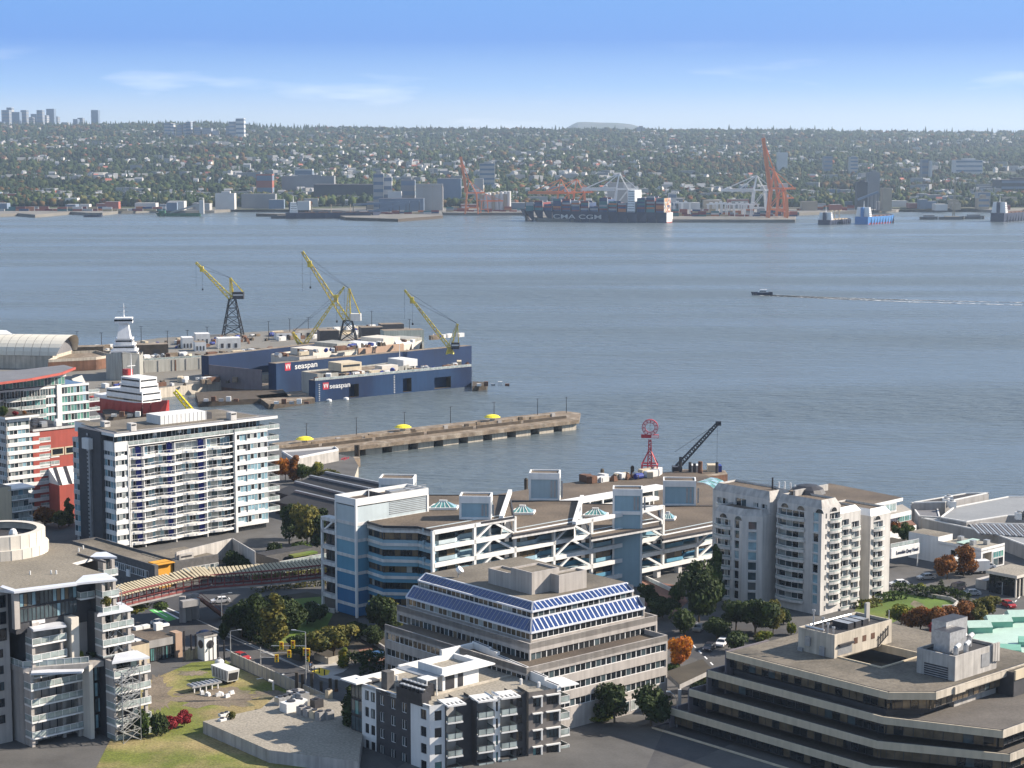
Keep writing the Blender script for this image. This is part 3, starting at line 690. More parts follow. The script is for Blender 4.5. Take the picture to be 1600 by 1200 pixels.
 def shaft(x0,x1,x2,yb,yt,hb,full,panel,yaw=8.0,vent=True):
  p=P(x0,yb,f.g+hb);q=P(x1,yb+.3,f.g+hb);Lw=(q-p).length*1.0
  fy=Frame(x0,yb,f.g+hb,math.radians(-yaw*.35));fr=Frame(x0,yb,f.g+hb,math.radians(-4))
  S=thing_part(R_,f,'stair_shaft',(p.x,p.y,f.g+hb),math.radians(-4))
  wd=fr.u(x1,2);dp=max(4.5,0+fr.run(x2,2,wd,0,(0,1)) if False else wd*.72)
  top=ZAT(yt,p.y)-(f.g+hb);b0=-(hb) if full else 0
  mb=MB();mb.box(.25,.25,b0,wd-.25,dp-.25,top-1.2,panel)
  zc=0
  for(x,y) in((0,0),(wd-.5,0),(wd-.5,dp-.5),(0,dp-.5)):mb.box(x,y,b0,x+.5,y+.5,top,'white_paint')
  for(a0,b0_,a1,b1) in((.5,0,wd-.5,.35),(wd-.35,.5,wd,dp-.5),(0,.5,.35,dp-.5),(.5,dp-.35,wd-.5,dp)):mb.box(a0,b0_,top-1.6,a1,b1,top,'white_paint');mb.box(a0,b0_,-.3,a1,b1,.5,'white_paint')
  mb.box(.35,.35,top-1.3,wd-.35,dp-.35,top-.3,'brown_roof')
  if vent:
   for j in range(4):mb.box(wd*.70+j*.9*wd/8,.15,.8,wd*.70+j*.9*wd/8+.45,.24,top-1.9,'metal_grey')
  mb.box(wd-.26,dp*.3,.6,wd-.12,dp*.7,top-2,'metal_grey')
  i_=S(mb)
 def thing_part(R_,f,nm,loc,rz):
  lu,lv_=f.local(loc);zz=loc[2]-f.g
  def S(mb):return mb.build(nm,R_,loc=(lu,lv_,zz),rz=rz-f.phi)
  return S
 shaft(717.5,767,783,811.5,775,hr,True,'blue_panel_2')
 shaft(957,1004,1015,802,764,hr-1.0*pch,True,'blue_panel_2')
 shaft(826.5,874.5,883,782,739,hr-pch,False,'blue_panel_1')
 shaft(1036,1087.5,1090,790,751,hr-3*pch,False,'blue_panel_2')
 shaft(592,646,654,772,747,hr+1,False,'blue_panel_0')
 for(x0,x1,y0,y1,k) in((670,716,797,784,0),(797,836,804.5,791,1),(911,950,808,796,2),(1030,1056,814,801,3)):
  h_=hr-k*pch;q=[f.lp(x0,y0,h_),f.lp(x1-3,y0,h_),f.lp(x1,(y0+y1)/2+2,h_),f.lp(x0+9,(y0+y1)/2,h_)]
  m1=((q[0][0]+q[3][0])/2*.7+(q[1][0]+q[2][0])/2*.3,(q[0][1]+q[3][1])/2*.7+(q[1][1]+q[2][1])/2*.3)
  m2=((q[0][0]+q[3][0])/2*.4+(q[1][0]+q[2][0])/2*.6,(q[0][1]+q[3][1])/2*.4+(q[1][1]+q[2][1])/2*.6)
  mb=MB();a,b,c_,d_=[(x,y,h_+.3) for x,y in q];t1,t2=(m1[0],m1[1],h_+1.7),(m2[0],m2[1],h_+1.7)
  mb.face([a,b,t2,t1],'glass_teal');mb.face([b,c_,t2],'glass_sky');mb.face([c_,d_,t1,t2],'glass_sky');mb.face([d_,a,t1],'glass_teal')
  mb.beam(t1,t2,.5,.5,'white_paint')
  for s_,e_ in((a,b),(b,c_),(c_,d_),(d_,a)):mb.beam(s_,e_,.35,.5,'white_paint')
  for j in range(1,5):
   s_=Vector(a).lerp(Vector(b),j/5);e_=Vector(t1).lerp(Vector(t2),j/5);mb.beam(s_+Vector((0,0,.05)),e_+Vector((0,0,.05)),.12,.12,'white_paint')
  mb.build('roof_light',R_)
 for k in range(5):
  z=hr-k*pch-pch;mb=MB();mb.box(-.2,vb,z,2.2,vb+5,z+.8,W);mb.box(1.2,vb,z+.8,2.0,vb+5,z+pch-.4,'glass_dark');mb.build('balcony',R_)
 mb=MB();mb.box(-.2,vb+4.6,0,.3,vb+5.1,hr-.5,'white_paint');mb.beam((0,vb+4.8,hr-pch),(0,vb+.3,hr-.5),.4,.4,'white_paint');mb.box(-.2,vb,hr-.9,2.2,vb+5,hr-.1,W);mb.build('side_frame',R_)
 return f,hr,pch
IC=truss_office()
# white slab apartment tower
def slab_tower():
 f=Frame(183.2,862,G);h0=f.h(697);fl=f.h(697)-f.h(713.9)
 R_=f.root('apartment_tower','long white apartment tower with twelve storeys of glazed balconies and blue doors','apartment building')
 U1=f.u(199.6,h0);U2=f.u(366,h0);U3=f.u(417,h0);V1=f.v(162,h0);V2=f.v(126.5,h0+4);V3=f.v(113,h0)
 NF=int(h0/fl);VB=21.0
 print('tower',round(h0,1),round(fl,2),NF,[round(x,1) for x in(U1,U2,U3,V1,V2,V3)])
 W='white_paint'
 core=MB();core.box(.6,.6,0,U1-.1,VB,h0-.2,'glass_dark');core.box(U1-.1,2.45,0,U2+.1,VB,h0-.2,'dark_cladding');core.box(U2+.1,.6,0,U3-.3,VB,h0-.2,'glass_dark');core.box(.5,VB-1,0,U3,VB,h0,'condo_white');core.build('core',R_)
 for k in range(NF+1):
  z=h0-k*fl
  if z-1.0<-1:break
  z0=max(z-1.05,0)
  mb=MB()
  mb.rb((0,0),dA,0,U1,-.7,0,z0-(.6 if k==0 else 0),z+(.9 if k==0 else 0),W);mb.rb((0,V1),dL,0,V1-.01,-.7,-.0,z0-(.6 if k==0 else 0),z+(.9 if k==0 else 0),W)
  mb.build('floor_band',R_);mb=MB();mb.rb((0,0),dA,U2,U3,-.7,.25,z0+.15,z,W);mb.build('floor_band',R_);mb=MB();mb.rb((0,V3),dL,0,V3-V2,-.7,.0,z0,z,'condo_white');mb.build('floor_band',R_)
  if k==0:continue
  wz,wh=z,fl-1.05
  if z+wh>h0:continue
  putwin(R_,(0,V1),dL,.0,wz,V1,wh,4,t=-.15,pal=('glass_sky','glass_mid','glass_dark'),wt=(4,3,1),sill=False)
  putwin(R_,(0,0),dA,.05,wz,U1-.1,wh,4,t=-.1,pal=('glass_curtain','glass_mid','glass_dark'),wt=(4,3,3),sill=True)
  if V3-V2>1.2:putwin(R_,(0,V3),dL,0,wz,V3-V2,wh,3,t=-.1,pal=('glass_sky','glass_mid','glass_dark'),wt=(4,3,1))
  n=3;ww=(U3-U2-.6)/n
  for i in range(n):putwin(R_,(0,0),dA,U2+.6+i*ww,wz,ww,wh+.15,3,t=.1 if i else-.1,pal=('glass_sky','glass_curtain','glass_dark'),wt=(4,2,4),sill=True)
  Lm=U2-U1;iw=2.2;u0=U1
  doors=[(f.u(210.5,h0,iw),f.u(220,h0,iw)),(f.u(259.5,h0,iw),f.u(269,h0,iw)),(f.u(308,h0,iw),f.u(317.5,h0,iw))]
  xs=[U1+.1];
  for a,b in doors:xs+=[a,b]
  xs.append(U2-.1)
  for j in range(len(xs)-1):
   a,b=xs[j],xs[j+1]
   if j%2==1:
    mb=MB();mb.box(a,iw-.9,z-.8,b,iw,z+1.6,'blue_door');mb.build('door_panel',R_)
   else:
    n=max(1,round((b-a)/4.2));ww=(b-a)/n
    for i in range(n):putwin(R_,(0,iw),dA,a+i*ww,z-.85,ww,fl-.5,RN.choice((2,3,4)),t=0.02,pal=('glass_mid','glass_curtain','glass_dark','condo_white','glass_sky'),wt=(4,3,3,2,3))
  nb=4;bw=Lm/nb
  for i in range(nb):
   inst('balcony',balmesh(bw,iw-.3,slab=.5,rail=.5,curve=.9,post=1.6),R_,(U1+i*bw,iw,z-1.3),0)
   mb=MB()
   for j in range(5):x=U1+i*bw+j*bw/4;y=-.1-.9*math.sin(pi*min(j/4,1))+.08;mb.box(x-.04,y-.04,z-.8,x+.04,y+.04,z+.25,'rail_white')
   for j in range(4):
    x,x2=U1+i*bw+j*bw/4,U1+i*bw+(j+1)*bw/4;mb.beam((x,-.02-.9*math.sin(pi*j/4),z+.25),(x2,-.02-.9*math.sin(pi*(j+1)/4),z+.25),.09,.09,'rail_white')
   mb.build('railing',R_)
  if k<NF:inst('balcony',balmesh(4.2,4.6,slab=.4,rail=1.0,post=1.4),R_,(U3-.2,4.6,z-.95),0)
 for px in(199.6,221.5,270,319,366):
  u_=f.u(px,h0,1.0);mb=MB();mb.box(u_-.12,0.05,0,u_+.12,2.3,h0-1.2,W);mb.build('fin_wall',R_)
 mb=MB();mb.box(U2-.1,-.35,0,U2+.55,.6,h0-.9,W);mb.build('fin_wall',R_)
 mb=MB();mb.box(U1-.1,-.12,0,U1+.15,.6,h0,W);mb.build('fin_wall',R_)
 ht=f.h(667,0,V2);mb=MB();mb.box(-.9,V1,0,5,V2,ht,'dark_cladding');mb.build('stair_wall',R_)
 vs_=f.v(146,h0);mb=MB();mb.box(-1.5,vs_-.35,0,-.9,vs_+.3,ht-2,'metal_grey');mb.box(-1.4,vs_+.3,0,-.9,vs_+1.3,ht-4,'crane_black')
 for j in range(28):mb.box(-1.45,vs_+.35,1+j*1.05,-1.38,vs_+1.1,1.6+j*1.05,'metal_grey')
 mb.build('ladder_strip',R_);mb=MB();mb.box(-2.2,vs_-1.2,ht-5,-.9,vs_+2.2,ht-2.2,'container_white');mb.build('window_box',R_)
 ph0,ph1=h0-.3,h0+2.5;pu0=.9;mb=MB();mb.box(pu0,2.0,ph0,U3-1,VB-1,ph1,'glass_dark');mb.build('penthouse_core',R_)
 n=13;ww=(U3-1-pu0)/n
 for i in range(n):putwin(R_,(0,2.0),dA,pu0+i*ww,ph0+.1,ww,2.5,RN.choice((2,3,3)),t=.06,pal=('glass_mid','glass_teal','glass_dark','glass_sky'),wt=(3,1,3,2))
 inst('railing',balmesh(U2-U1,.1,slab=.3,rail=1.0,sides=False,post=1.6),R_,(U1,0,h0-.55),0)
 inst('railing',balmesh(U3-U2+4,.1,slab=.3,rail=1.0,sides=False,post=1.6),R_,(U2,-.2,h0-.55),0)
 inst('railing',balmesh(4.2,4.6,slab=.4,rail=1.0,post=1.4),R_,(U3-.2,4.4,h0-.65),0)
 us=f.u(430.5,ph1+1);mb=MB()
 mb.prism([(-.6,-1.0),(us,-1.0),(us-3.5,5),(us-4,VB),(V1*0+4,VB),(-.6,V1)],ph1,ph1+.75,W,'grey_roof');mb.prism([(1.2,.8),(us-5,.8),(us-6,VB-1),(2,VB-1)],ph1+.7,ph1+.95,'grey_concrete','gravel_roof')
 mb.prism([(4.2,V1+.1),(7,V1+.1),(7,V3+6),(4.2,V3+6)],ph1-2,ph1+.72,W,'gravel_roof');mb.build('roof',R_)
 zr=ph1+.9
 def rbx(nm,x0,y0,x1,ytop,dep,m,*_):
  u0,v0=f.lp(x0,y0,zr);ur=f.run(x1,zr,u0,v0,(1,0));t_=f.h(ytop,u0,v0);mb=MB();mb.box(u0,v0,zr-.2,u0+ur,v0+dep,t_,m);return mb,u0,v0,ur,t_
 mb,u0,v0,ur,t_=rbx('',251,664,322,650,7,'container_white');
 n_=int(ur/1.2)
 for j in range(n_+1):mb.box(u0+j*ur/n_-.05,v0-.08,zr,u0+j*ur/n_+.05,v0,t_+.1,'white_paint')
 mb.build('plant_screen',R_)
 mb=MB();mb.box(u0+ur,v0+.5,zr,u0+ur+2.2,v0+4,t_-.6,'dark_cladding');mb.build('plant_box',R_)
 for a,y,b,t in((205,673,213.5,662),(163.5,668,172.5,659),(361,656,370,645)):
  mb,u0,v0,ur,t_=rbx('',a,y,b,t,2.2,'condo_white');mb.box(u0+.2,v0-.06,t_-.6,u0+ur-.2,v0+.01,t_-.25,'dark_metal');mb.build('roof_vent',R_)
 for px in(284,245):
  u_=f.u(px,h0);mb=MB();mb.lathe((u_,1.0,h0-.3),[(.06,0),(.06,1.9),(.55,1.7),(.4,2.5),(.05,2.8)],'white_paint',8);tag(mb.build('parasol',None),'closed white parasol on the top terrace of the long white tower' if px==284 else 'second closed white parasol, nearer the stair wall, on the top terrace','parasol','closed parasols on the tower terrace').matrix_world=Matrix.Translation((f.x,f.y,f.g))@Matrix.Rotation(f.phi,4,'Z')
 return f
ST1=slab_tower()
# low brick podium buildings in front of it
def block(f,name,label,cat,u0,v0,u1,v1,h,m='dark_brick',top='gravel_roof',par=.5,group=None,part='wall'):
 R_=f.root(name,label,cat,group)
 mb=MB();mb.prism([(u0,v0),(u1,v0),(u1,v1),(u0,v1)],0,h-par,m,top)
 i=.3
 for(x0,y0,x1,y1) in((u0,v0,u1,v0+i),(u0,v0+i,u0+i,v1),(u1-i,v0+i,u1,v1),(u0+i,v1-i,u1-i,v1)):mb.box(x0,y0,h-par-.01,x1,y1,h,m)
 mb.build(part,R_);return R_
def podium():
 f=Frame(238,921,G);h=f.h(882)
 uR=f.u(268,h);vL=f.v(112,h)
 R_=block(f,'brick_podium','low dark brick block with a mustard yellow recess in its corner','building',0,0,7,vL,h)
 n=8
 for i in range(n):putwin(R_,(0,vL*.62),dL,i*vL*.58/n,h-3.6,vL*.58/n,1.8,3,t=.05,pal=('glass_mid','glass_dark','glass_curtain'),wt=(4,2,3))
 for s_ in(.30,.55):mb=MB();mb.rb((0,vL*.62),dL,vL*.58*s_,vL*.58*s_+1.6,-.2,.3,h-4.6,h-2.9,'container_white');mb.build('panel',R_)
 for i in range(5):putwin(R_,(0,vL*.95),dL,i*3.6,h-4.0,3.2,2.2,2,t=.05)
 uA=f.u(268,h);mb=MB();mb.box(.8,-.4,0,uA,3,h-.1,'orange_panel');mb.box(.9,-1.4,h-.15,uA+.1,3,h,'orange_panel')
 mb.build('yellow_recess',R_)
 mb=MB();mb.box(-.1,-1.4,0,.9,0,h,'dark_brick');mb.build('pier',R_)
 u0,u1=uA+.2,f.u(338,h);u2=f.u(357,h-2)
 mb=MB();mb.box(u0,-.9,0,u1,14,h-.4,'dark_brick','gravel_roof');mb.box(u0,-.9,h-.41,u1,-.5,h,'dark_brick');mb.box(u1,-.9,0,u2,8,h-2.6,'dark_brick','soil');mb.build('wall',R_)
 uw=f.u(281,h)
 for i in range(4):putwin(R_,(0,-.9),dA,uw+i*2.6,h-3.9,2.5,1.9,2,t=.05,pal=('glass_curtain','glass_mid'),wt=(2,3))
 mb=MB();ub=f.u(299,h);mb.box(ub,-1.3,h-4.9,ub+2.6,-.9,h-3.3,'container_white');mb.build('panel',R_)
 mb=MB();ub=f.u(284,h);mb.box(ub,1,h-.4,ub+4,3,h+.9,'pale_concrete');mb.box(ub+.5,.95,h+.1,ub+3.5,1,h+.5,'dark_metal');mb.build('roof_vent',R_)
 a=f.lp(238+38,873,h);b=f.lp(363,851,h);c=f.lp(398,872,h)
 mb=MB()
 for p,q in((a,b),(b,c)):
  dx,dy=q[0]-p[0],q[1]-p[1];l=math.hypot(dx,dy);mb.rb(p,(dx/l,dy/l),0,l,-.3,0,-h+1,h+1.6,'pale_concrete')
 mb.build('terrace_wall',R_)
 f=Frame(436,905,G);h=f.h(877);vL=f.v(397,h);uR=f.u(512,h);zb=f.h(888)
 R_=block(f,'brick_library','long dark brick low block with a ribbon of pale framed windows beneath its parapet','building',0,0,uR,vL*.55,h-1.2,top='dark_roof')
 mb=MB();mb.box(0,vL*.55,0,uR,vL,h+.4,'dark_brick','dark_roof');mb.box(-.01,.02,h-1.2,.3,vL,h+.4,'dark_brick');mb.build('upper_wall',R_)
 mb=MB();mb.box(uR*.45,vL*.3,h-.6,uR*.95,vL*.5,h-.1,'lawn');mb.build('roof_garden',R_)
 inst('railing',balmesh(uR,.1,slab=.1,rail=1.0,sides=False),R_,(0,.2,h-1.25),0)
 n=9
 for i in range(n):putwin(R_,(0,0),dA,.4+i*(uR-.6)/n,1.0,(uR-.8)/n,zb-1.2,2,t=.06,pal=('glass_curtain','glass_dark','glass_mid'),wt=(2,3,2))
 for i in range(5):putwin(R_,(0,vL),dL,.4+i*(vL-.6)/5,1.0,(vL-.8)/5,zb-1.2,3,t=.06,pal=('glass_teal','glass_mid','glass_dark'),wt=(2,2,2))
podium()
# pale condominium tower with curved balconies
def condo():
 f=Frame(1281,962,G);H0=f.h(783);fl=f.h(800)-f.h(816.2)
 R_=f.root('condominium_tower','pale grey stepped condominium tower with arched top windows and stacked curved balconies','apartment building')
 W='condo_white'
 z1=f.u(1314,H0);z2=f.u(1329.5,H0);z3=f.u(1345.5,H0);z4=f.u(1359,10);z5=f.u(1392.5,H0)
 vA=f.v(1215,H0);vB_=f.v(1203,H0);vC=f.v(1184,H0);vD=f.v(1140,H0);vE=f.v(1114,H0)
 print('condo',round(H0,1),round(fl,2),[round(x,1) for x in(z1,z2,z3,z4,z5,vA,vB_,vC,vD,vE)])
 N=int(H0/fl)
 def mass(poly,h,cor=1.7,top='brown_roof',sl=.9,cm='pale_concrete'):
  mb=MB();cx=sum(p[0] for p in poly)/len(poly);cy=sum(p[1] for p in poly)/len(poly)
  n=len(poly);inn=[]
  for i in range(n):
   a,b,c=poly[i-1],poly[i],poly[(i+1)%n]
   e1=Vector((b[0]-a[0],b[1]-a[1])).normalized();e2=Vector((c[0]-b[0],c[1]-b[1])).normalized()
   nrm=Vector((-e1.y,e1.x))+Vector((-e2.y,e2.x));dn=max(.35,1+e1.dot(e2));inn.append((b[0]+nrm.x*sl/dn,b[1]+nrm.y*sl/dn))
  for i in range(n):
   j=(i+1)%n;mb.face([(*poly[i],h-cor),(*poly[j],h-cor),(*inn[j],h),(*inn[i],h)],cm)
   mb.face([(*inn[i],h),(*inn[j],h),(*inn[j],h-.5),(*inn[i],h-.5)],W)
  mb.face([(*p,h-.45) for p in inn],top);mb.build('cornice',R_)
  return h-cor
 base=[(0,0),(z1,0),(z1,3),(z1,vA+8),(0,vA+8),(0,vA)]
 bk=17.0
 wall=MB()
 def col(o,d,s0,wd,n,h_top,nb,npane,bal=True,curve=.7,pal=('glass_dark','glass_mid','glass_curtain'),arch=True,balw=None,hh=None,wt=(5,2,2)):
  hs=[]
  for k in range(n):
   z=h_top-3.1-k*fl
   if z<.2:break
   hs.append((s0,s0+wd,z,z+(hh or fl-.75)))
   putwin(R_,o,d,s0,z,wd,(hh or fl-.75),npane,t=-.55 if bal else-.3,pal=pal,wt=wt,f=.12 if bal else.07)
   if bal:putbal(R_,o,d,s0-.25 if balw is None else s0+wd/2-balw/2,z-.55,(balw or wd+.5),.4,slab=.55,rail=1.0,curve=curve,fascia=W,gl='glass_rail',t=0)
  return hs
 h1=H0-1.7;hs=col((0,0),dA,z1*.42,z1*.55,N,h1,0,3,curve=.5)
 hs+=[(z1*.20,z1*.28,h1-3.0-k*fl+.5,h1-3.0-k*fl+1.7) for k in range(N) if h1-3-k*fl>0]
 for k in range(N):
  if h1-3-k*fl>0:putwin(R_,(0,0),dA,z1*.20,h1-3-k*fl+.5,z1*.08,1.2,1,t=-.2,f=.08)
 facade(wall,(0,0),dA,0,z1,0,h1,hs,W,.6)
 h2=f.h(793,z1+2,0)-1.2
 hs=col((0,0),dA,z1+.5,(z2-z1)-1.0,N,h2,0,2,curve=.25)+col((0,0),dA,z2+.5,(z3-z2)-1.0,N,h2-.9,0,3,curve=.25)
 facade(wall,(0,0),dA,z1,z3,0,h2,hs,W,.6)
 h3=f.h(806,z4+1,0)
 hs=col((0,0),dA,z4+(z5-z4)*.14,(z5-z4)*.48,N,h3,0,4,curve=.5)
 facade(wall,(0,0),dA,z4,z5,0,h3,hs,W,.6)
 wall.face([(z4,0,0),(z4,0,h3),(z4,9,h3),(z4,9,0)],W);wall.face([(z3,0,0),(z3,9,0),(z3,9,h2),(z3,0,h2)],W);wall.face([(z3,9,0),(z4,9,0),(z4,9,h2),(z3,9,h2)],W)
 wall.face([(z5,0,0),(z5,14,0),(z5,14,h3),(z5,0,h3)],W);wall.face([(z1,0,h2),(z1,bk,h2),(z1,bk,h1),(z1,0,h1)],W)
 nc=1.0;Ln=vA;sB=Ln*.0;px2s=lambda px:vA-f.v(px,H0)
 hs=col((0,vA),dL,px2s(1216.5),px2s(1257)-px2s(1216.5),N,h1,0,4,curve=.9)
 sw=px2s(1272);ws=px2s(1281)-px2s(1272)
 for k in range(N):
  z=h1-3.2-k*fl
  if z<.3:break
  hs.append((sw-.2,sw+ws*.85,z,z+fl-.3));putwin(R_,(0,vA),dL,sw-.2,z,ws*.85+.2,fl-.3,1,t=-.2,pal=('glass_dark','glass_sky','glass_warm','glass_curtain'),wt=(4,2,1,1))
 facade(wall,(0,vA),dL,0,vA,0,h1,hs,W,.5)
 wall.face([(0,vA,0),(0,vA,h1),(3.5,vA,h1),(3.5,vA,0)],W)
 hs=[(.5,1.4,h1-3.6-k*fl,h1-2.2-k*fl) for k in range(N) if h1-3.6-k*fl>0]
 for a,b,c_,e in hs:putwin(R_,(3.5,vB_),dL,a,c_,b-a,e-c_,1,t=-.2)
 facade(wall,(3.5,vB_),dL,0,vB_-vA,0,h1,hs,W,.3)
 pb=-5.2;h4=f.h(796,pb,vC)-0
 vc2=vB_;hB=h4-1.5
 c1=f.lp(1184,920,12);
 uC=pb;chx=(vC-vB_)
 P0=(3.5,vB_);P1=(pb+2.6,vB_-.2);P2=(pb,vC-0.0);P3=(pb,vD);P4=(0,vD)
 def seg(a,b):dx,dy=b[0]-a[0],b[1]-a[1];l=math.hypot(dx,dy);return(dx/l,dy/l),l
 d_,l=seg(P3,P2);
 hs=col(P3,d_,l*.06,l*.52,N,hB,0,4,curve=.7);sw=l*.72
 for k in range(N):
  z=hB-3.2-k*fl
  if z<.3:break
  hs.append((sw,sw+l*.17,z,z+fl-.4));putwin(R_,P3,d_,sw,z,l*.17,fl-.4,1,t=-.2,pal=('glass_dark','glass_sky','glass_warm'),wt=(4,1,1))
 facade(wall,P3,d_,0,l,0,hB,hs,W,.5)
 d_,l=seg(P2,P1);hs=[]
 for k in range(N):
  z=hB-3.2-k*fl
  if z<.3:break
  hs.append((l*.28,l*.72,z,z+fl-.4));putwin(R_,P2,d_,l*.28,z,l*.44,fl-.4,1,t=-.2,pal=('glass_dark','glass_mid','glass_curtain','glass_sky'),wt=(5,3,1,1))
 facade(wall,P2,d_,0,l,0,hB,hs,W,.5)
 wall.face([(*P1,0),(*P0,0),(*P0,hB),(*P1,hB)],W)
 wall.face([(*P4,0),(*P3,0),(*P3,hB),(*P4,hB)],W)
 hs=col((0,vE),dL,(vE-vD)*.28,(vE-vD)*.62,N,h1,0,3,curve=.6);facade(wall,(0,vE),dL,0,vE-vD,0,h1,hs,W,.5)
 hs=[]
 for k in range(2):hs.append(((vD-vB_)*.15,(vD-vB_)*.42,h1-2.7-k*99,h1-.9-k*99)) if k==0 else None
 hs.append(((vD-vB_)*.6,(vD-vB_)*.72,h1-2.4,h1-1.3));hs.append(((vD-vB_)*.8,(vD-vB_)*.94,h1-2.4,h1-1.3))
 for a,b,c_,e in hs:putwin(R_,(0,vD),dL,a,c_,b-a,e-c_,2,t=-.2)
 facade(wall,(0,vD),dL,0,vD-vB_,hB-1,h1,hs,W,.3)
 wall.face([(0,vE,0),(14,vE,0),(14,vE,h1),(0,vE,h1)],W);wall.face([(0,vB_,hB-1),(0,vB_,h1),(3.5,vB_,h1),(3.5,vB_,hB-1)],W)
 wall.build('wall',R_)
 for(o,d,s,zz) in(((0,0),dA,z1*.45,h1),((0,vA),dL,px2s(1221),h1),((0,vA),dL,px2s(1246),h1),((0,vA),dL,px2s(1275),h1),(P3,seg(P3,P2)[0],seg(P3,P2)[1]*.2,hB),(P3,seg(P3,P2)[0],seg(P3,P2)[1]*.73,hB),((0,0),dA,z4+(z5-z4)*.18,h3)):
  mb=MB();r_=1.15;q=lambda a,t,z:(o[0]+d[0]*a+d[1]*t,o[1]+d[1]*a-d[0]*t,z);zc=zz-1.15;pr=None
  for j in range(9):
   a_=pi*j/8;cur=(s+r_-r_*math.cos(a_),zc+r_*.9*math.sin(a_))
   if pr:mb.face([q(pr[0],.04,zc),q(cur[0],.04,zc),q(cur[0],.04,cur[1]),q(pr[0],.04,pr[1])],'glass_dark');mb.beam(q(pr[0],.06,pr[1]),q(cur[0],.06,cur[1]),.14,.14,W)
   pr=cur
  mb.build('arch_window',R_)
 mass([(0,0),(z1,0),(z1,bk),(8,bk+2),(8,vE),(0,vE),(0,vB_),(3.5,vB_),(3.5,vA),(0,vA)],H0)
 mass([(z1,0),(z3,0),(z3,bk-3),(z1,bk-3)],h2+1.2,1.2,cm='white_paint');mass([(z4,0),(z5,0),(z5,13),(z4,13)],h3+1.5,1.5,cm='white_paint')
 mass([P3,P2,P1,P0,(3.5,vD)],h4,1.5)
 rb_=MB();rb_.box(2,bk*.55,H0-.5,14,bk*.55+.5,H0+.9,'pale_concrete');rb_.build('roof_parapet',R_)
 for(px,y,hgt) in((1207,762,2.4),(1217,761,1.2),(1226,762,1.4),(1235,763,1.3),(1242,766,1.2)):
  u_,v_=f.lp(px,y,H0);mb=MB();mb.cyl((u_,v_,H0-.5),(u_,v_,H0+hgt),.22,.22,'rail_white' if px>1207 else 'dark_metal',6);mb.build('roof_pipe',R_)
 mb=MB();u_,v_=f.lp(1262,766,H0);mb.lathe((u_,v_,H0-.5),[(4.2,0),(3.6,1.0),(2.2,1.7),(0,2.0)],'dark_metal',12);mb.build('roof_tent',R_)
 mb=MB();u_,v_=f.lp(1243,770,H0);mb.box(u_,v_,H0-.5,u_+9,v_+2,H0+.3,'timber');mb.build('roof_deck',R_)
condo()
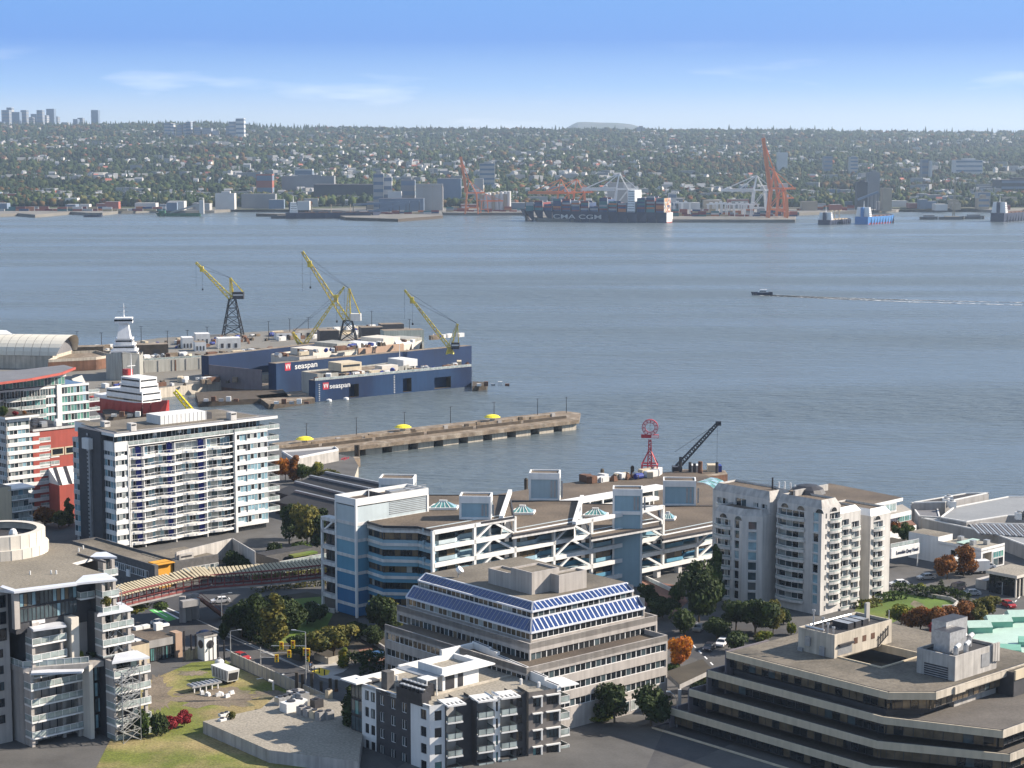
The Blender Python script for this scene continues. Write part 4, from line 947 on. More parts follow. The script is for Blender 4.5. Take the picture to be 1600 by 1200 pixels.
# foreground buildings
def xyframe(px,py,Y,g=G,phi=PHI):
 p=AT(px,py,Y);f=Frame.__new__(Frame);f.x,f.y,f.g,f.phi=p.x,p.y,g,phi
 f.A=(math.cos(phi),math.sin(phi));f.B=(-math.sin(phi),math.cos(phi));return f,p.z-g
def flats():
 f,hr=xyframe(671,1103,312)
 R_=f.root('flat_block','four storey apartment block in white and charcoal panels with a gravel roof','apartment building')
 print('flats',round(hr,1));fl=2.95
 vs={p:f.v(p,hr) for p in(641.5,587.5,565,552)}
 V=vs[565];W='white_paint';Dk='dark_cladding'
 def wv(px0,px1):return V-f.v(px0,hr),V-f.v(px1,hr)
 mats=[(565,587.5,W),(587.5,641.5,Dk),(641.5,671,W)]
 wins={W:[],Dk:[]}
 for a,b,m in mats:
  wl=MB();s0,s1=V-(f.v(a,hr) if a!=565 else V),V-(f.v(b,hr) if b!=671 else 0);hs=[]
  wp={(565,587.5):[(570,576),(579,585.5)],(587.5,641.5):[(593,600),(610,617.5),(627,635)],(641.5,671):[(657,666)]}[(a,b)]
  for k in range(4):
   z=hr-2.7-k*fl
   for p,q in wp:
    x0,x1=wv(p,q);hs.append((x0,x1,z,z+1.75));putwin(R_,(0,V),dL,x0,z,x1-x0,1.75,2,t=-.12,pal=('glass_dark','glass_mid','glass_curtain'),fr='dark_metal' if m==W else 'rail_white',wt=(5,3,1))
  facade(wl,(0,V),dL,s0,s1,0,hr,hs,m,.2);wl.build('wall_panel',R_)
 p1=f.lp(876.6,1074.7,hr);LF=math.hypot(*p1);dF=(p1[0]/LF,p1[1]/LF);nF=(dF[1],-dF[0]);rzF=math.atan2(dF[1],dF[0])
 us={p:f.run(p,hr,0,0,dF) for p in(679,690,696,720,744,769,780,805,826,833,844,854,872,876)}
 q3=lambda a,t,z:(dF[0]*a+nF[0]*t,dF[1]*a+nF[1]*t,z)
 def sec(u0,u1,t_,m,top,wl_,hood=False):
  o_=q3(0,t_,0)[:2];wl=MB();hs=[]
  for k in range(4):
   z=top-2.75-k*fl
   for(x0,x1,n_) in wl_:
    hs.append((x0,x1,z,z+1.7));putwin(R_,o_,dF,x0,z,x1-x0,1.7,n_,t=-.12,fr='dark_metal',pal=('glass_dark','glass_mid','glass_teal','glass_warm'),wt=(5,3,1,1))
    if hood:h_=MB();h_.rb(o_,dF,x0-.2,x1+.35,0,.5,z+1.75,z+1.95,W);h_.rb(o_,dF,x1+.1,x1+.35,0,.3,z-.1,z+1.75,W);h_.build('hood',R_)
  facade(wl,o_,dF,u0,u1,0,top,hs,m,.2);wl.rb(o_,dF,u1-.02,u1,-3.5,0,0,top,m);wl.rb(o_,dF,u0,u0+.02,-3.5,0,0,top,m);wl.build('wall_panel',R_)
 sec(0,us[696],0,W,hr,[(us[679],us[690],1)])
 sec(us[720],us[744],-1.6,Dk,hr,[]);sec(us[769],us[780],.4,W,hr+.3,[(us[769]+.5,us[780]-.4,1)]);sec(us[805],us[826],-.8,Dk,hr,[(us[805]+.6,us[826]-.8,2)])
 sec(us[826],LF,0,'taupe',hr,[(us[833],us[844],2),(us[854],us[872],3)],True)
 for(a,b) in((696,720),(744,769),(780,805)):
  x0,x1=us[a],us[b];mb=MB();mb.rb((0,0),dF,x0,x1,-2.6,-2.5,0,hr,'dark_cladding');mb.rb((0,0),dF,x0-.1,x0+.02,-2.5,.3,0,hr-.2,Dk if a!=780 else W);mb.build('bay_wall',R_)
  for k in range(4):
   z=hr-3.0-k*fl;putwin(R_,q3(0,-2.45,0)[:2],dF,x0+.2,z,x1-x0-.4,2.3,3,t=.02,fr='dark_metal',pal=('glass_dark','glass_mid','glass_curtain'),wt=(4,2,1))
   inst('balcony',balmesh(x1-x0,3.4,slab=.25,rail=1.05,m='dark_metal'),R_,q3(x0,-2.4,z-.35),rzF)
  mb=MB();zc=hr+.1;cx0,cx1=x0-.3,x1+.3;mb.rb((0,0),dF,cx0,cx1,1.25,1.6,zc-.3,zc,W)
  for j in range(5):x=cx0+j*(cx1-cx0-.3)/4;mb.rb((0,0),dF,x,x+.3,-.3,1.25,zc-.25,zc-.02,W)
  mb.rb((0,0),dF,cx0,cx1,-2.4,-.3,zc-.35,zc+.02,W);mb.build('canopy',R_)
 p2=f.lp(743,1019,hr);V2=p2[1];LE=math.hypot(p2[0]-p1[0],p2[1]-p1[1]);dE=((p2[0]-p1[0])/LE,(p2[1]-p1[1])/LE)
 for k in range(4):
  inst('balcony',balmesh(2.8,2.6,slab=.25,rail=1.1),R_,(p1[0]+dE[0]*1.0,p1[1]+dE[1]*1.0,hr-3.3-k*fl),math.atan2(dE[1],dE[0]))
 mb=MB();mb.rb(p1,dE,-.3,5,-.2,3.6,hr+.1,hr+.3,W);mb.build('canopy',R_)
 for k in range(4):putwin(R_,(0,V+3.2),dL,0,hr-3-k*fl,3.2,2.6,3,t=-.1,pal=('glass_mid','glass_teal'),wt=(2,1),fr='dark_metal')
 mb=MB();mb.box(-1.4,V-.3,hr+.05,2.0,V+4.2,hr+.3,W);mb.build('canopy',R_)
 mb=MB();c3=q3(LF-.4,-.4,0);mb.prism([(.4,.4),q3(.6,-.4,0)[:2] if False else(.8,.3),q3(us[720],-1.9,0)[:2],q3(us[805],-1.9,0)[:2],c3[:2],(p2[0],p2[1]),(.4,V2),(.4,.5)],0,hr-.5,'grey_concrete','pale_gravel');mb.box(.3,V-.06,0,4,V+3.2,hr,'dark_cladding');mb.build('roof',R_)
 for a,b in((744,769),(780,805),(720,744),(805,826)):mb=MB();mb.rb((0,0),dF,us[a],us[b],-2.4,-1.6 if a in(720,) else-.9,hr-.7,hr-.5,'grey_concrete','pale_gravel');mb.build('roof_edge',R_)
 mb=MB();mb.box(0,.01,hr-.6,.4,V,hr+.02,W);mb.build('parapet',R_)
 for a,b,hh in((.0,.14,.5),(.14,.30,1.1),(.30,.36,.8),(.36,.70,1.4),(.70,.80,2.0),(.80,1.0,2.2)):mb=MB();mb.rb(p1,dE,LE*a,LE*b-.02,-.8,0,hr-.6,hr+hh,W);mb.rb(p1,dE,LE*a+.1,LE*b-.12,-.6,-.2,hr+hh,hr+hh+.02,'dark_metal');mb.build('parapet',R_)
 for a,b,hh in((.02,.35,.5),(.35,.70,1.0),(.70,1.0,2.0)):mb=MB();mb.box(p2[0]*a,V2-.5,hr-.6,p2[0]*b-.02,V2,hr+hh,W);mb.build('parapet',R_)
 u0,v0=f.lp(691.5,1080,hr-.5);ur=f.run(748,hr+2,u0,v0,(1,0));vl=f.run(653,hr+2,u0,v0,(0,1));ht=hr+2.6
 mb=MB();mb.box(u0,v0,hr-.5,u0+ur,v0+vl,ht,W,'pale_gravel')
 for(x0,y0,x1,y1) in((0,0,ur,.5),(0,.5,.5,vl-.5),(ur-.5,.5,ur,vl-.5),(0,vl-.5,ur,vl)):mb.box(u0+x0,v0+y0,ht-.01,u0+x1,v0+y1,ht+.9,W)
 mb.box(u0-.5,v0-1.0,ht-.25,u0+ur+3.0,v0,ht-.02,W);mb.box(u0+ur,v0,ht-.25,u0+ur+3.0,v0+vl,ht-.02,W);mb.box(u0-2.6,v0,ht-.6,u0-.01,v0+vl+3,ht-.4,'metal_grey');mb.build('penthouse',R_)
 for(a,b) in((.08,.32),(.42,.56)):mb=MB();mb.box(u0+ur*a,v0-.06,hr-.4,u0+ur*b,v0-.01,hr+2.0,'dark_metal');mb.build('door',R_)
 mb=MB();mb.box(u0-3,v0-1.2,hr-.56,u0+ur*1.8,v0-.9,hr-.2,'cream_concrete');mb.build('kerb',R_)
 for i in range(6):
  for j in range(2):
   u_,v_=f.lp(633+i*6.2+j*-4,1060.5+i*1.9+j*7,hr+2.2);mb=MB();mb.box(u_-.75,v_-.75,hr-.5,u_+.75,v_+.75,hr+1.7,'dark_metal');mb.cyl((u_,v_,hr+1.7),(u_,v_,hr+2.15),.62,.62,'crane_black',12);mb.cyl((u_,v_,hr+2.1),(u_,v_,hr+2.2),.5,.45,'metal_grey',12)
   fn=mb.build('fan_unit',R_)
 u_,v_=f.lp(667,1084,hr+0.3);mb=MB()
 for(x,y) in((0,0),(0,2.4),(2.2,0),(2.2,2.4)):mb.box(u_+x-.08,v_+y-.08,hr-.5,u_+x+.08,v_+y+.08,hr+2.6,'container_white')
 mb.box(u_-.1,v_-.1,hr+2.5,u_+2.3,v_+2.5,hr+2.65,'container_white');mb.box(u_+.3,v_+.2,hr-.3,u_+1.9,v_+1.8,hr+1.6,'dark_metal');mb.build('plant_frame',R_)
 u_,v_=f.lp(606,1071,hr);mb=MB();mb.box(u_-.8,v_-.8,hr-.5,u_+.8,v_+.8,hr+2.6,'dark_brick');mb.build('chimney',R_)
 for(x,y) in((814,1065),(842,1070),(620,1060)):u_,v_=f.lp(x,y,hr);mb=MB();mb.cyl((u_,v_,hr-.5),(u_,v_,hr+.5),.25,.25,'white_paint',8);mb.build('vent_pipe',R_)
 return f
pm('taupe',(.16,.145,.135),.08,.5,.8,streak=.1)
FL=flats()
def terraced():
 f,h0=xyframe(1388,1082,311)
 R_=f.root('terraced_office','concrete office block with long stepped terraces, a courtyard and two bare plant towers','office building')
 a=f.lp(1141,1016,h0);b=(0,0);c=f.lp(1463,1082,h0);d=f.lp(1493,1074,h0);print('terr',round(h0,1),a,c,d)
 t2=f.lp(1126,1046,h0-3.4);t3=f.lp(1110,1073,h0-6.8);print(t2,t3)
 C='cream_concrete';VL=a[1];UR=f.lp(1393,973,h0)[0];VB=VL;print('UR',UR)
 def off(k,s_=2.7):return s_*k
 def seg(p,q):dx,dy=q[0]-p[0],q[1]-p[1];l=math.hypot(dx,dy);return(dx/l,dy/l),l
 nx45=None
 for k in range(6):
  z=h0-k*3.4;o_=off(k);e=off(k,2.0)
  p0=(-o_,VL+e);p1=(-o_,-o_*.35);
  q1=(c[0]-o_*.35,c[1]-o_*.9);q2=(UR,c[1]-o_*.9-0)
  if k>=1:q1=(c[0]-o_*.2,d[1]-13-(k-1)*1.8);p1=(-o_,-o_*.35-0);
  path=[p0,p1,q1,(UR,q1[1])]
  for i,(s_,t_) in enumerate(zip(path,path[1:])):
   dd,l=seg(s_,t_)
   mb=MB();mb.rb(s_,dd,0,l,-.35,0,z-1.25,z,'court_cream' if i<2 else C);mb.rb(s_,dd,0,l,-.45,-.3,z-.02,z+.06,'dark_metal');mb.build('parapet_band',R_)  # bands on the shaded sides use lighter cream: fill light put into the colour
   n=max(1,round(l/4.6));ww=l/n
   for j in range(n):
    if i==2 and j*ww>60:break
    putwin(R_,s_,dd,j*ww,z-3.15,ww,1.95,3,t=-1.1,pal=('glass_dark','glass_warm','glass_mid'),wt=(6,5,1),fr='dark_metal',f=.06)
  poly=[p0,p1,q1,(UR,q1[1]),(UR,4),(10,VL+e)] if k else None
  if k:mb=MB();mb.prism([(x+.3 if i in(0,1) else x,y+(.3 if i in(2,3) else 0)) for i,(x,y) in enumerate(poly)],z-1.3,z-1.15,C,'dark_roof' if k<9 and False else 'terrace');mb.build('terrace',R_)
  mb=MB();mb.box(-o_+.05,VL+e,0,-o_+12,VL+e+.3,z-.0,'dark_wall');mb.build('end_wall',R_)
 mb=MB();mb.prism([(1.5,1.5),(c[0],c[1]+3),(UR,c[1]+3),(UR,VL-.5),(1.5,VL-.5)],0,h0-3.5,'dark_cladding');mb.build('core',R_)
 cy0=f.lp(1376,1040,h0);cy1=f.lp(1392,1016,h0);cA=(cy0[0]-1,cy0[1]-1);cu1=cA[0]+13;cv1=cA[1]+12;print('court',cA)
 def rp(pts):mb=MB();mb.prism(pts,h0-1.1,h0-.12,C,'gravel_roof');mb.build('roof',R_)
 ar=f.lp(1141,1016,h0)
 rp([(.35,.2),(c[0],c[1]+.3),(cA[0],d[1]+.3),(cA[0],VL-.3),(.35,VL-.3)])
 rp([(cA[0],d[1]+.3),(cu1,d[1]+.3),(cu1,cA[1]),(cA[0],cA[1])])
 rp([(cA[0],cv1),(cu1,cv1),(cu1,VL-.3),(cA[0],VL-.3)]);rp([(cu1,d[1]+.3),(UR,d[1]+.3),(UR,VL-.3),(cu1,VL-.3)])
 for(x0,y0,x1,y1) in((cA[0],cA[1],cu1,cA[1]+.3),(cA[0],cv1-.3,cu1,cv1),(cA[0],cA[1]+.3,cA[0]+.3,cv1-.3),(cu1-.3,cA[1]+.3,cu1,cv1-.3)):mb=MB();mb.box(x0,y0,h0-1.3,x1,y1,h0+.1,'court_cream');mb.build('court_wall',R_)
 mb=MB();mb.box(cA[0],cA[1],h0-3.6,cu1,cv1,h0-3.4,C,'gravel_roof');mb.box(cA[0]+7,cA[1],h0-3.4,cA[0]+7.3,cv1,h0-2.4,'court_cream');mb.build('court_floor',R_)
 mb=MB();mb.rb((d[0],d[1]),dA,0,3,-.3,0,h0-1.25,h0,C);mb.build('parapet_band',R_)
 def tower(nc,rc,lc,yt,base,m,name='plant_tower'):
  u0,v0=f.lp(nc[0],nc[1],base);ur=f.run(rc,h0,u0,v0,(1,0));vl=f.run(lc,h0,u0,v0,(0,1));zt=f.h(yt,u0,v0);mb=MB()
  mb.box(u0,v0,base,u0+ur,v0+vl,zt-.5,m,'dark_roof');t_=.3
  for(x0,y0,x1,y1) in((0,0,ur,t_),(0,t_,t_,vl-t_),(ur-t_,t_,ur,vl-t_),(0,vl-t_,ur,vl)):mb.box(u0+x0,v0+y0,zt-.51,u0+x1,v0+y1,zt,m)
  mb.build(name,R_);return u0,v0,ur,vl,zt
 u0,v0,ur,vl,zt=tower((1303.5,1030),1393,1247,992.5,h0-.2,'cream_concrete')
 for j in range(3):mb=MB();s_=ur*(.33+j*.15);mb.box(u0+s_,v0-.04,zt-2.6,u0+s_+1.1,v0+.01,zt-1.5,'rust');mb.build('vent_grille',R_)
 mb=MB();mb.box(u0+1,v0-.5,zt-2.2,u0+5.2,v0+.01,zt-1.9,'dark_metal');mb.box(u0+1,v0-.05,zt-3.9,u0+5,v0+.01,zt-2.25,'metal_grey');mb.build('louvre',R_)
 mb=MB()
 for j in range(5):mb.beam((u0+ur*.76+j*.7,v0-.1,zt-4.2+j*.35),(u0+ur*.76+j*.7,v0-.1,zt-2.3+j*.35),.1,.1,'dark_metal')
 mb.beam((u0+ur*.74,v0-.1,zt-3),(u0+ur*.92,v0-.1,zt-1.4),.12,.12,'dark_metal');mb.beam((u0+ur*.74,v0-.1,zt-4.4),(u0+ur*.92,v0-.1,zt-2.6),.12,.12,'dark_metal');mb.build('wall_ladder',R_)
 for j,(s_,hh) in enumerate(((.3,1.6),(.44,2.4),(.7,3.4),(.15,1.1))):mb=MB();mb.cyl((u0+1.2,v0+vl*s_,zt-.5),(u0+1.2,v0+vl*s_,zt+hh),.16,.16,'galvanised',6);mb.cyl((u0+1.2,v0+vl*s_,zt+hh-.3),(u0+1.2,v0+vl*s_,zt+hh),.3,.3,'galvanised',8);mb.build('flue',R_)
 for j in range(3):mb=MB();mb.box(u0+ur*.38+j*2.2,v0+2,zt-.5,u0+ur*.38+j*2.2+1.7,v0+5.5,zt+.6,'dark_metal','metal_grey');mb.build('air_unit',R_)
 mb=MB();mb.cyl((u0+.8,v0+3,zt+.2),(u0+.8,v0+vl-1,zt+.2),.2,.2,'galvanised',6);mb.cyl((u0+2,v0+vl-1,zt+.2),(u0+ur-3,v0+vl-1,zt+.2),.2,.2,'galvanised',6);mb.build('roof_pipe',R_)
 mb=MB();mb.cyl((u0+ur+.4,v0+1,h0-.2),(u0+ur+.4,v0+1,zt+1.5),.12,.12,'galvanised',6);mb.build('flue',R_)
 mb=MB();mb.box(u0+ur*.8,v0+vl*.4,zt-.5,u0+ur*.86,v0+vl*.46,zt+3.0,'pale_concrete');mb.build('chimney',R_)
 for(y,z) in((.25,3.4),(.65,2.2),(.85,4.4)):mb=MB();mb.box(u0-.35,v0+vl*y,zt-z-.8,u0,v0+vl*y+1.1,zt-z+.8,'metal_grey');mb.build('wall_unit',R_)
 u0,v0,ur,vl,zt=tower((1490.5,1105),1557,1432,1026,h0-4.6,'pale_concrete')
 mb=MB();mb.box(u0-.06,v0+vl*.18,zt-7.0,u0+.01,v0+vl*.80,zt-2.2,'dark_metal')
 for j in range(12):mb.box(u0-.12,v0+vl*.18,zt-7.0+j*.4,u0-.05,v0+vl*.80,zt-6.85+j*.4,'metal_grey')
 mb.build('louvre',R_)
 mb=MB();mb.box(u0+ur*.62,v0-.08,zt-3.4,u0+ur*.82,v0+.01,zt-1.0,'metal_grey');mb.build('vent_grille',R_)
 for j in range(3):mb=MB();mb.box(u0+ur*.86+j*.75,v0-.35,zt-2.8-j*.1,u0+ur*.86+j*.75+.6,v0,zt+.3,'pale_concrete');mb.build('downpipe_box',R_)
 for(a_,b_,w_,d_,hh) in((.18,.35,6,5.5,4.2),(.42,.72,8,5,5.0)):mb=MB();mb.box(u0+ur*a_,v0+vl*b_,zt-.5,u0+ur*a_+w_*.8,v0+vl*b_+d_*.6,zt+hh-1,'galvanised','dark_metal');mb.build('cooling_unit',R_)
 for(a_,b_) in((.12,.12),(.35,.12),(.66,.55),(.74,.45)):mb=MB();x,y=u0+ur*a_,v0+vl*b_;mb.cyl((x,y,zt-.5),(x,y,zt+1.1),.45,.45,'galvanised',8);mb.cyl((x,y,zt+1.1),(x+1.0,y,zt+1.5),.45,.4,'container_white',8);mb.build('duct_cowl',R_)
 ua=u0+ur;va=v0+3;mb=MB();mb.rb((ua,d[1]-1.5),dA,0,UR-ua,-.35,0,h0-1.5,h0+.2,'court_cream');mb.build('parapet_band',R_)
 n=6
 for j in range(n):putwin(R_,(ua,d[1]-1.5),dA,.3+j*4.4,h0-4.4,4.4,2.8,4,t=-.5,pal=('glass_dark','glass_warm','glass_mid'),wt=(6,2,1),fr='dark_metal')
 mb=MB();mb.box(ua,d[1]-1.2,h0-4.8,UR,d[1]+2,h0-.2,'dark_cladding','gravel_roof');mb.build('wing',R_)
 return f,h0
pm('terrace',(.105,.095,.085),.15,.2,.95,fine=.15);pm('dark_wall',(.16,.145,.16),.1,.4,.9,streak=.15);pm('court_cream',(.55,.47,.34),.06,.4,.85,streak=.15)
TR=terraced()
def corner_flats():
 f,hr=xyframe(22,923,326)
 R_=f.root('stepped_condominium','cream stepped condominium with drum roof house, canopies and planted terraces','apartment building')
 W='white_concrete';Cn='office_concrete';fl=2.9
 h2=hr-5.9;p2=f.lp(50,970,h2);h3=h2-8.0;p3=f.lp(36,1044,h3);print('corner',round(hr,1),p2,p3)
 def canopy(pts,h_,nm='canopy',m='solar_white',th=.35,top=None):
  q=[f.lp(a,b,h_) for a,b in pts];ar=sum(a[0]*b[1]-b[0]*a[1] for a,b in zip(q,q[1:]+q[:1]))
  if ar<0:q.reverse()
  mb=MB();mb.prism(q,h_-th,h_,m,top);return mb.build(nm,R_)
 canopy([(22,923),(120,910.5),(168,897),(112.5,880),(148,870.5),(170,866),(110,850),(-40,842),(-60,912)],hr,'roof',W,.6,'pale_roof')
 canopy([(115,911.5),(183,905),(165,895),(130,899)],hr+.15);canopy([(140,870),(183,870),(166,862),(150,863)],hr+.15);canopy([(0,917),(22,924.5),(120,912),(117,909),(24,920.5),(4,914)],hr+.1)
 c_=f.lp(-2,862,hr);r0=8.7;ht=hr+4.4
 for(ra,z0,z1) in((r0+.6,hr-.1,hr+(ht-hr)*.42),(r0,hr+(ht-hr)*.42,ht)):
  mb=MB();n=28
  for i in range(n):
   a,b=2*pi*i/n,2*pi*(i+1)/n;q=lambda t,z,r:(c_[0]+r*math.cos(t),c_[1]+r*math.sin(t),z)
   mb.face([q(a,z0,ra),q(b,z0,ra),q(b,z1,ra),q(a,z1,ra)],'court_white');mb.face([q(a,z1,ra),q(b,z1,ra),q(b,z1,ra-1.5),q(a,z1,ra-1.5)],'court_white')
   mb.beam(q(a,z0,ra+.01),q(a,z1,ra+.01),.06,.06,'grey_concrete')
   if z1==ht:mb.face([q(a,z1,ra-.4),q(b,z1,ra-.4),q(b,z1-1.6,ra-.4),q(a,z1-1.6,ra-.4)],'court_white')
  if z1==ht:mb.face([(c_[0]+ra*.96*math.cos(2*pi*i/n),c_[1]+ra*.96*math.sin(2*pi*i/n),z1-1.5) for i in range(n)],'dark_roof')
  mb.build('drum',R_)
 mb=MB();mb.lathe((c_[0]+1,c_[1]-4,ht-1.5),[(.8,0),(.8,1.2),(.5,1.9),(0,2.1)],'container_white',12);mb.build('roof_vent',R_)
 mb=MB();q=f.lp(14,876,hr);mb.box(q[0]+12,q[1]-14,hr,q[0]+12.3,q[1]-4,hr+.3,'dark_metal');mb.build('roof_kerb',R_)
 for(x,y) in((47,898),(80,897),(88,897),(123,862),(130,858)):u_,v_=f.lp(x,y,hr);mb=MB();mb.cyl((u_,v_,hr),(u_,v_,hr+.7),.14,.14,'container_white',6);mb.build('vent_pipe',R_)
 uE=f.u(120,hr);uF=f.u(160,hr);VL=26.0
 for k in range(8):
  for i in range(6):putwin(R_,(-15.5,3),dA,.4+i*2.55,hr-3.4-k*2.95,2.2 if k<3 else 1.4,2.2 if k<3 else 1.5,2,t=.06,fr='dark_metal',pal=('glass_dark','glass_mid'),wt=(4,1))
 mb=MB();mb.box(.3,.3,h2-2,uF-.2,VL,hr-.3,'dark_cladding');mb.box(-.1,-.1,h2-1,.9,.9,hr-.3,Cn);mb.box(-30,3,0,.4,VL,hr-.5,Cn);mb.build('core',R_)
 for k in range(2):
  z=hr-.6-(k+1)*2.7+.1;n=7;ww=(uE-1.0)/n
  for i in range(n):putwin(R_,(0,.2),dA,1.0+i*ww,z,ww,2.4,2,t=0.05,fr='dark_metal',pal=('glass_mid','glass_dark','glass_sky','glass_warm'),wt=(4,3,2,1))
  if k==0:inst('balcony',balmesh(uF-uE+.5,2.4,slab=.3,rail=1.05),R_,(uE,1.2,z-.3),0)
  for i in range(2):putwin(R_,(uE,1.6),dA,i*3,z,3,2.4,2,t=0,fr='dark_metal')
 def stack(px0,y0,px1,hcan,n,dep,cm='canopy',canpts=None):
  """column of balconies on the right face"""
  u0,v0=f.lp(px0,y0,hcan);ln=f.run(px1,hcan,u0,v0,(1,0))
  if canpts:canopy(canpts,hcan)
  mb=MB();mb.box(u0+.2,v0+dep,0,u0+ln-.5,v0+dep+8,hcan-.2,'dark_cladding');mb.box(u0+ln-1.1,v0+.3,0,u0+ln-.5,v0+.9,hcan-.2,Cn);mb.box(u0+.1,v0+.4,0,u0+.7,v0+dep+.1,hcan-.2,Cn);mb.build('bay_wall',R_)
  for k in range(n):
   z=hcan-.35-(k+1)*fl+.35
   inst('balcony',balmesh(ln,dep,slab=.3,rail=1.05),R_,(u0,v0+dep,z-.3),0)
   nn=max(1,round((ln-1.6)/3.4));ww=(ln-1.6)/nn
   for i in range(nn):putwin(R_,(u0+.7,v0+dep),dA,i*ww,z+.05,ww,2.35,2,t=.05,fr='dark_metal',pal=('glass_dark','glass_mid','glass_curtain','glass_warm'),wt=(5,3,1,1))
  return u0,v0,ln
 stack(160,909,186,hr,2,2.5);stack(162,876,184,hr,1,2.2)
 stack(160,960,209,h2+.3,3,2.8,canpts=[(152,961),(208,951),(188,940),(160,948)])
 stack(178,1034,235,h3+.6,6,3.0,canpts=[(175,1035),(234,1026),(214,1016),(180,1022)])
 stack(50,983,104,h2-1.0,3,2.6,canpts=[(41,976),(52,984),(104,977),(98,971),(60,972)])
 stack(48,1053,131,h3-.5,6,3.2,canpts=[(48,1052),(128,1049),(131,1045),(50,1046)])
 canopy([(18,956),(50,970),(140,951),(160,945),(150,930),(20,935)],h2,'terrace',W,.8,'pavement');canopy([(3,1032),(36,1044.5),(140,1036),(175,1030),(150,990),(10,990)],h3,'terrace',Cn,1.0,'pavement')
 def rail(pts,h_):
  q=[f.lp(a,b,h_) for a,b in pts]
  for s_,t_ in zip(q,q[1:]):
   dx,dy=t_[0]-s_[0],t_[1]-s_[1];l=math.hypot(dx,dy);inst('railing',balmesh(l,.12,slab=.06,rail=1.05,sides=False,post=1.5),R_,(s_[0],s_[1],h_),math.atan2(dy,dx))
 rail([(20,956),(50,969.5),(140,951)],h2);rail([(5,1032),(36,1043.5),(139,1035.5)],h3)
 def body(corner,h_,hb,uend,m=Cn):
  u0,v0=corner;wl=MB();hs=[];Lf=16.0
  for k in range(8):
   z=h_-2.9-k*fl
   if z<hb:break
   for(x0,x1) in((3.0,4.4),(7.5,8.9),(11.4,12.6),(14.2,15.2)):hs.append((x0,x1,z,z+1.9));putwin(R_,(u0,v0+Lf),dL,x0,z,x1-x0,1.9,1,t=-.15,fr='dark_metal',pal=('glass_dark','glass_mid'),wt=(3,2))
  facade(wl,(u0,v0+Lf),dL,0,Lf,hb,h_-.5,hs,m,.25);wl.box(u0+.05,v0+.5,hb,uend,v0+Lf+6,h_-.9,m);wl.box(u0,v0,hb,u0+1.4,v0+.5,h_-.5,m);wl.build('wall',R_)
 body(p2,h2,h3-1,uF);body(p3,h3,0,f.run(140,h3,p3[0],p3[1],(1,0))+p3[0])
 for(a,b,y,ht_,hb_,m) in((111,123,966,h2-.2,h3,'court_white'),(139,145,1040,h3-.4,0,'court_white')):
  u0,v0=f.lp(a,y,ht_);ln=f.run(b,ht_,u0,v0,(1,0));mb=MB();mb.box(u0,v0,hb_,u0+ln,v0+6,ht_,m);mb.build('pier',R_)
 for(a,b,y,ht_,hb_) in((124,146,964,h2-1,h3),(146,161,1042,h3-1,0)):
  u0,v0=f.lp(a,y,ht_);ln=f.run(b,ht_,u0,v0,(1,0));z=ht_-fl
  while z>hb_-1.5:putwin(R_,(u0,v0+1),dA,0,z,ln,fl-.3,3,t=0,fr='dark_metal',pal=('glass_dark','glass_mid','glass_sky'),wt=(4,2,2));z-=fl
 return f,hr,h2,h3,p2,p3
pm('pale_roof',(.20,.178,.14),.12,.12,.95,bump=.3,bscale=4,fine=.25,col2=(.16,.14,.11));pm('court_white',(.60,.56,.49),.05,.3,.8,streak=.12)
CF=corner_flats()
def scaffold():
 f,hr,h2,h3,p2,p3=CF
 T=thing('scaffold_stair','tall zigzag steel scaffold stair against the stepped condominium','scaffold')
 segs=[((143,952),h2+3,2,1.9,6),((150,1000),h2-2,4,1.9,8),((168,1075),h3-1,6,2.4,9)]
 for(px,py),htop,n,w_,_ in segs:
  u0,v0=f.lp(px,py,htop-4);u0-=.5;v0-=3.4
  def wpt(u,v,z):x,y=f.w(u,v);return(x,y,f.g+z)
  zt,L_=htop,3.6
  mb=MB();zb=max(0,htop-n*2.9)
  for(a,b) in((0,0),(L_,0),(L_,w_),(0,w_)):mb.beam(wpt(u0+a,v0-b,zb),wpt(u0+a,v0-b,zt),.12,.12,'galvanised')
  mb.build('frame_post',T)
  for k in range(n):
   z=zb+k*(zt-zb)/n;z2=zb+(k+1)*(zt-zb)/n;mb=MB()
   a,b=(0,L_) if k%2 else(L_,0)
   for s_ in(0,w_*.6):mb.beam(wpt(u0+a,v0-s_,z),wpt(u0+b,v0-s_,z2),.12,.25,'galvanised')
   for j in range(9):t=j/8;mb.beam(wpt(u0+a+(b-a)*t,v0,z+(z2-z)*t),wpt(u0+a+(b-a)*t,v0-w_*.6,z+(z2-z)*t),.26,.06,'galvanised')
   mb.beam(wpt(u0+a,v0-w_,z+1),wpt(u0+b,v0-w_,z2+1),.09,.09,'galvanised');mb.build('stair_flight',T)
   mb=MB();mb.beam(wpt(u0,v0-w_,z),wpt(u0+L_,v0-w_,z2),.08,.08,'galvanised');mb.beam(wpt(u0+L_,v0-w_,z),wpt(u0,v0-w_,z2),.08,.08,'galvanised')
   for(c,d) in(((0,0),(L_,0)),((L_,0),(L_,w_)),((L_,w_),(0,w_)),((0,w_),(0,0))):mb.beam(wpt(u0+c[0],v0-c[1],z2),wpt(u0+d[0],v0-d[1],z2),.1,.1,'galvanised')
   mb.build('brace_frame',T)
scaffold()
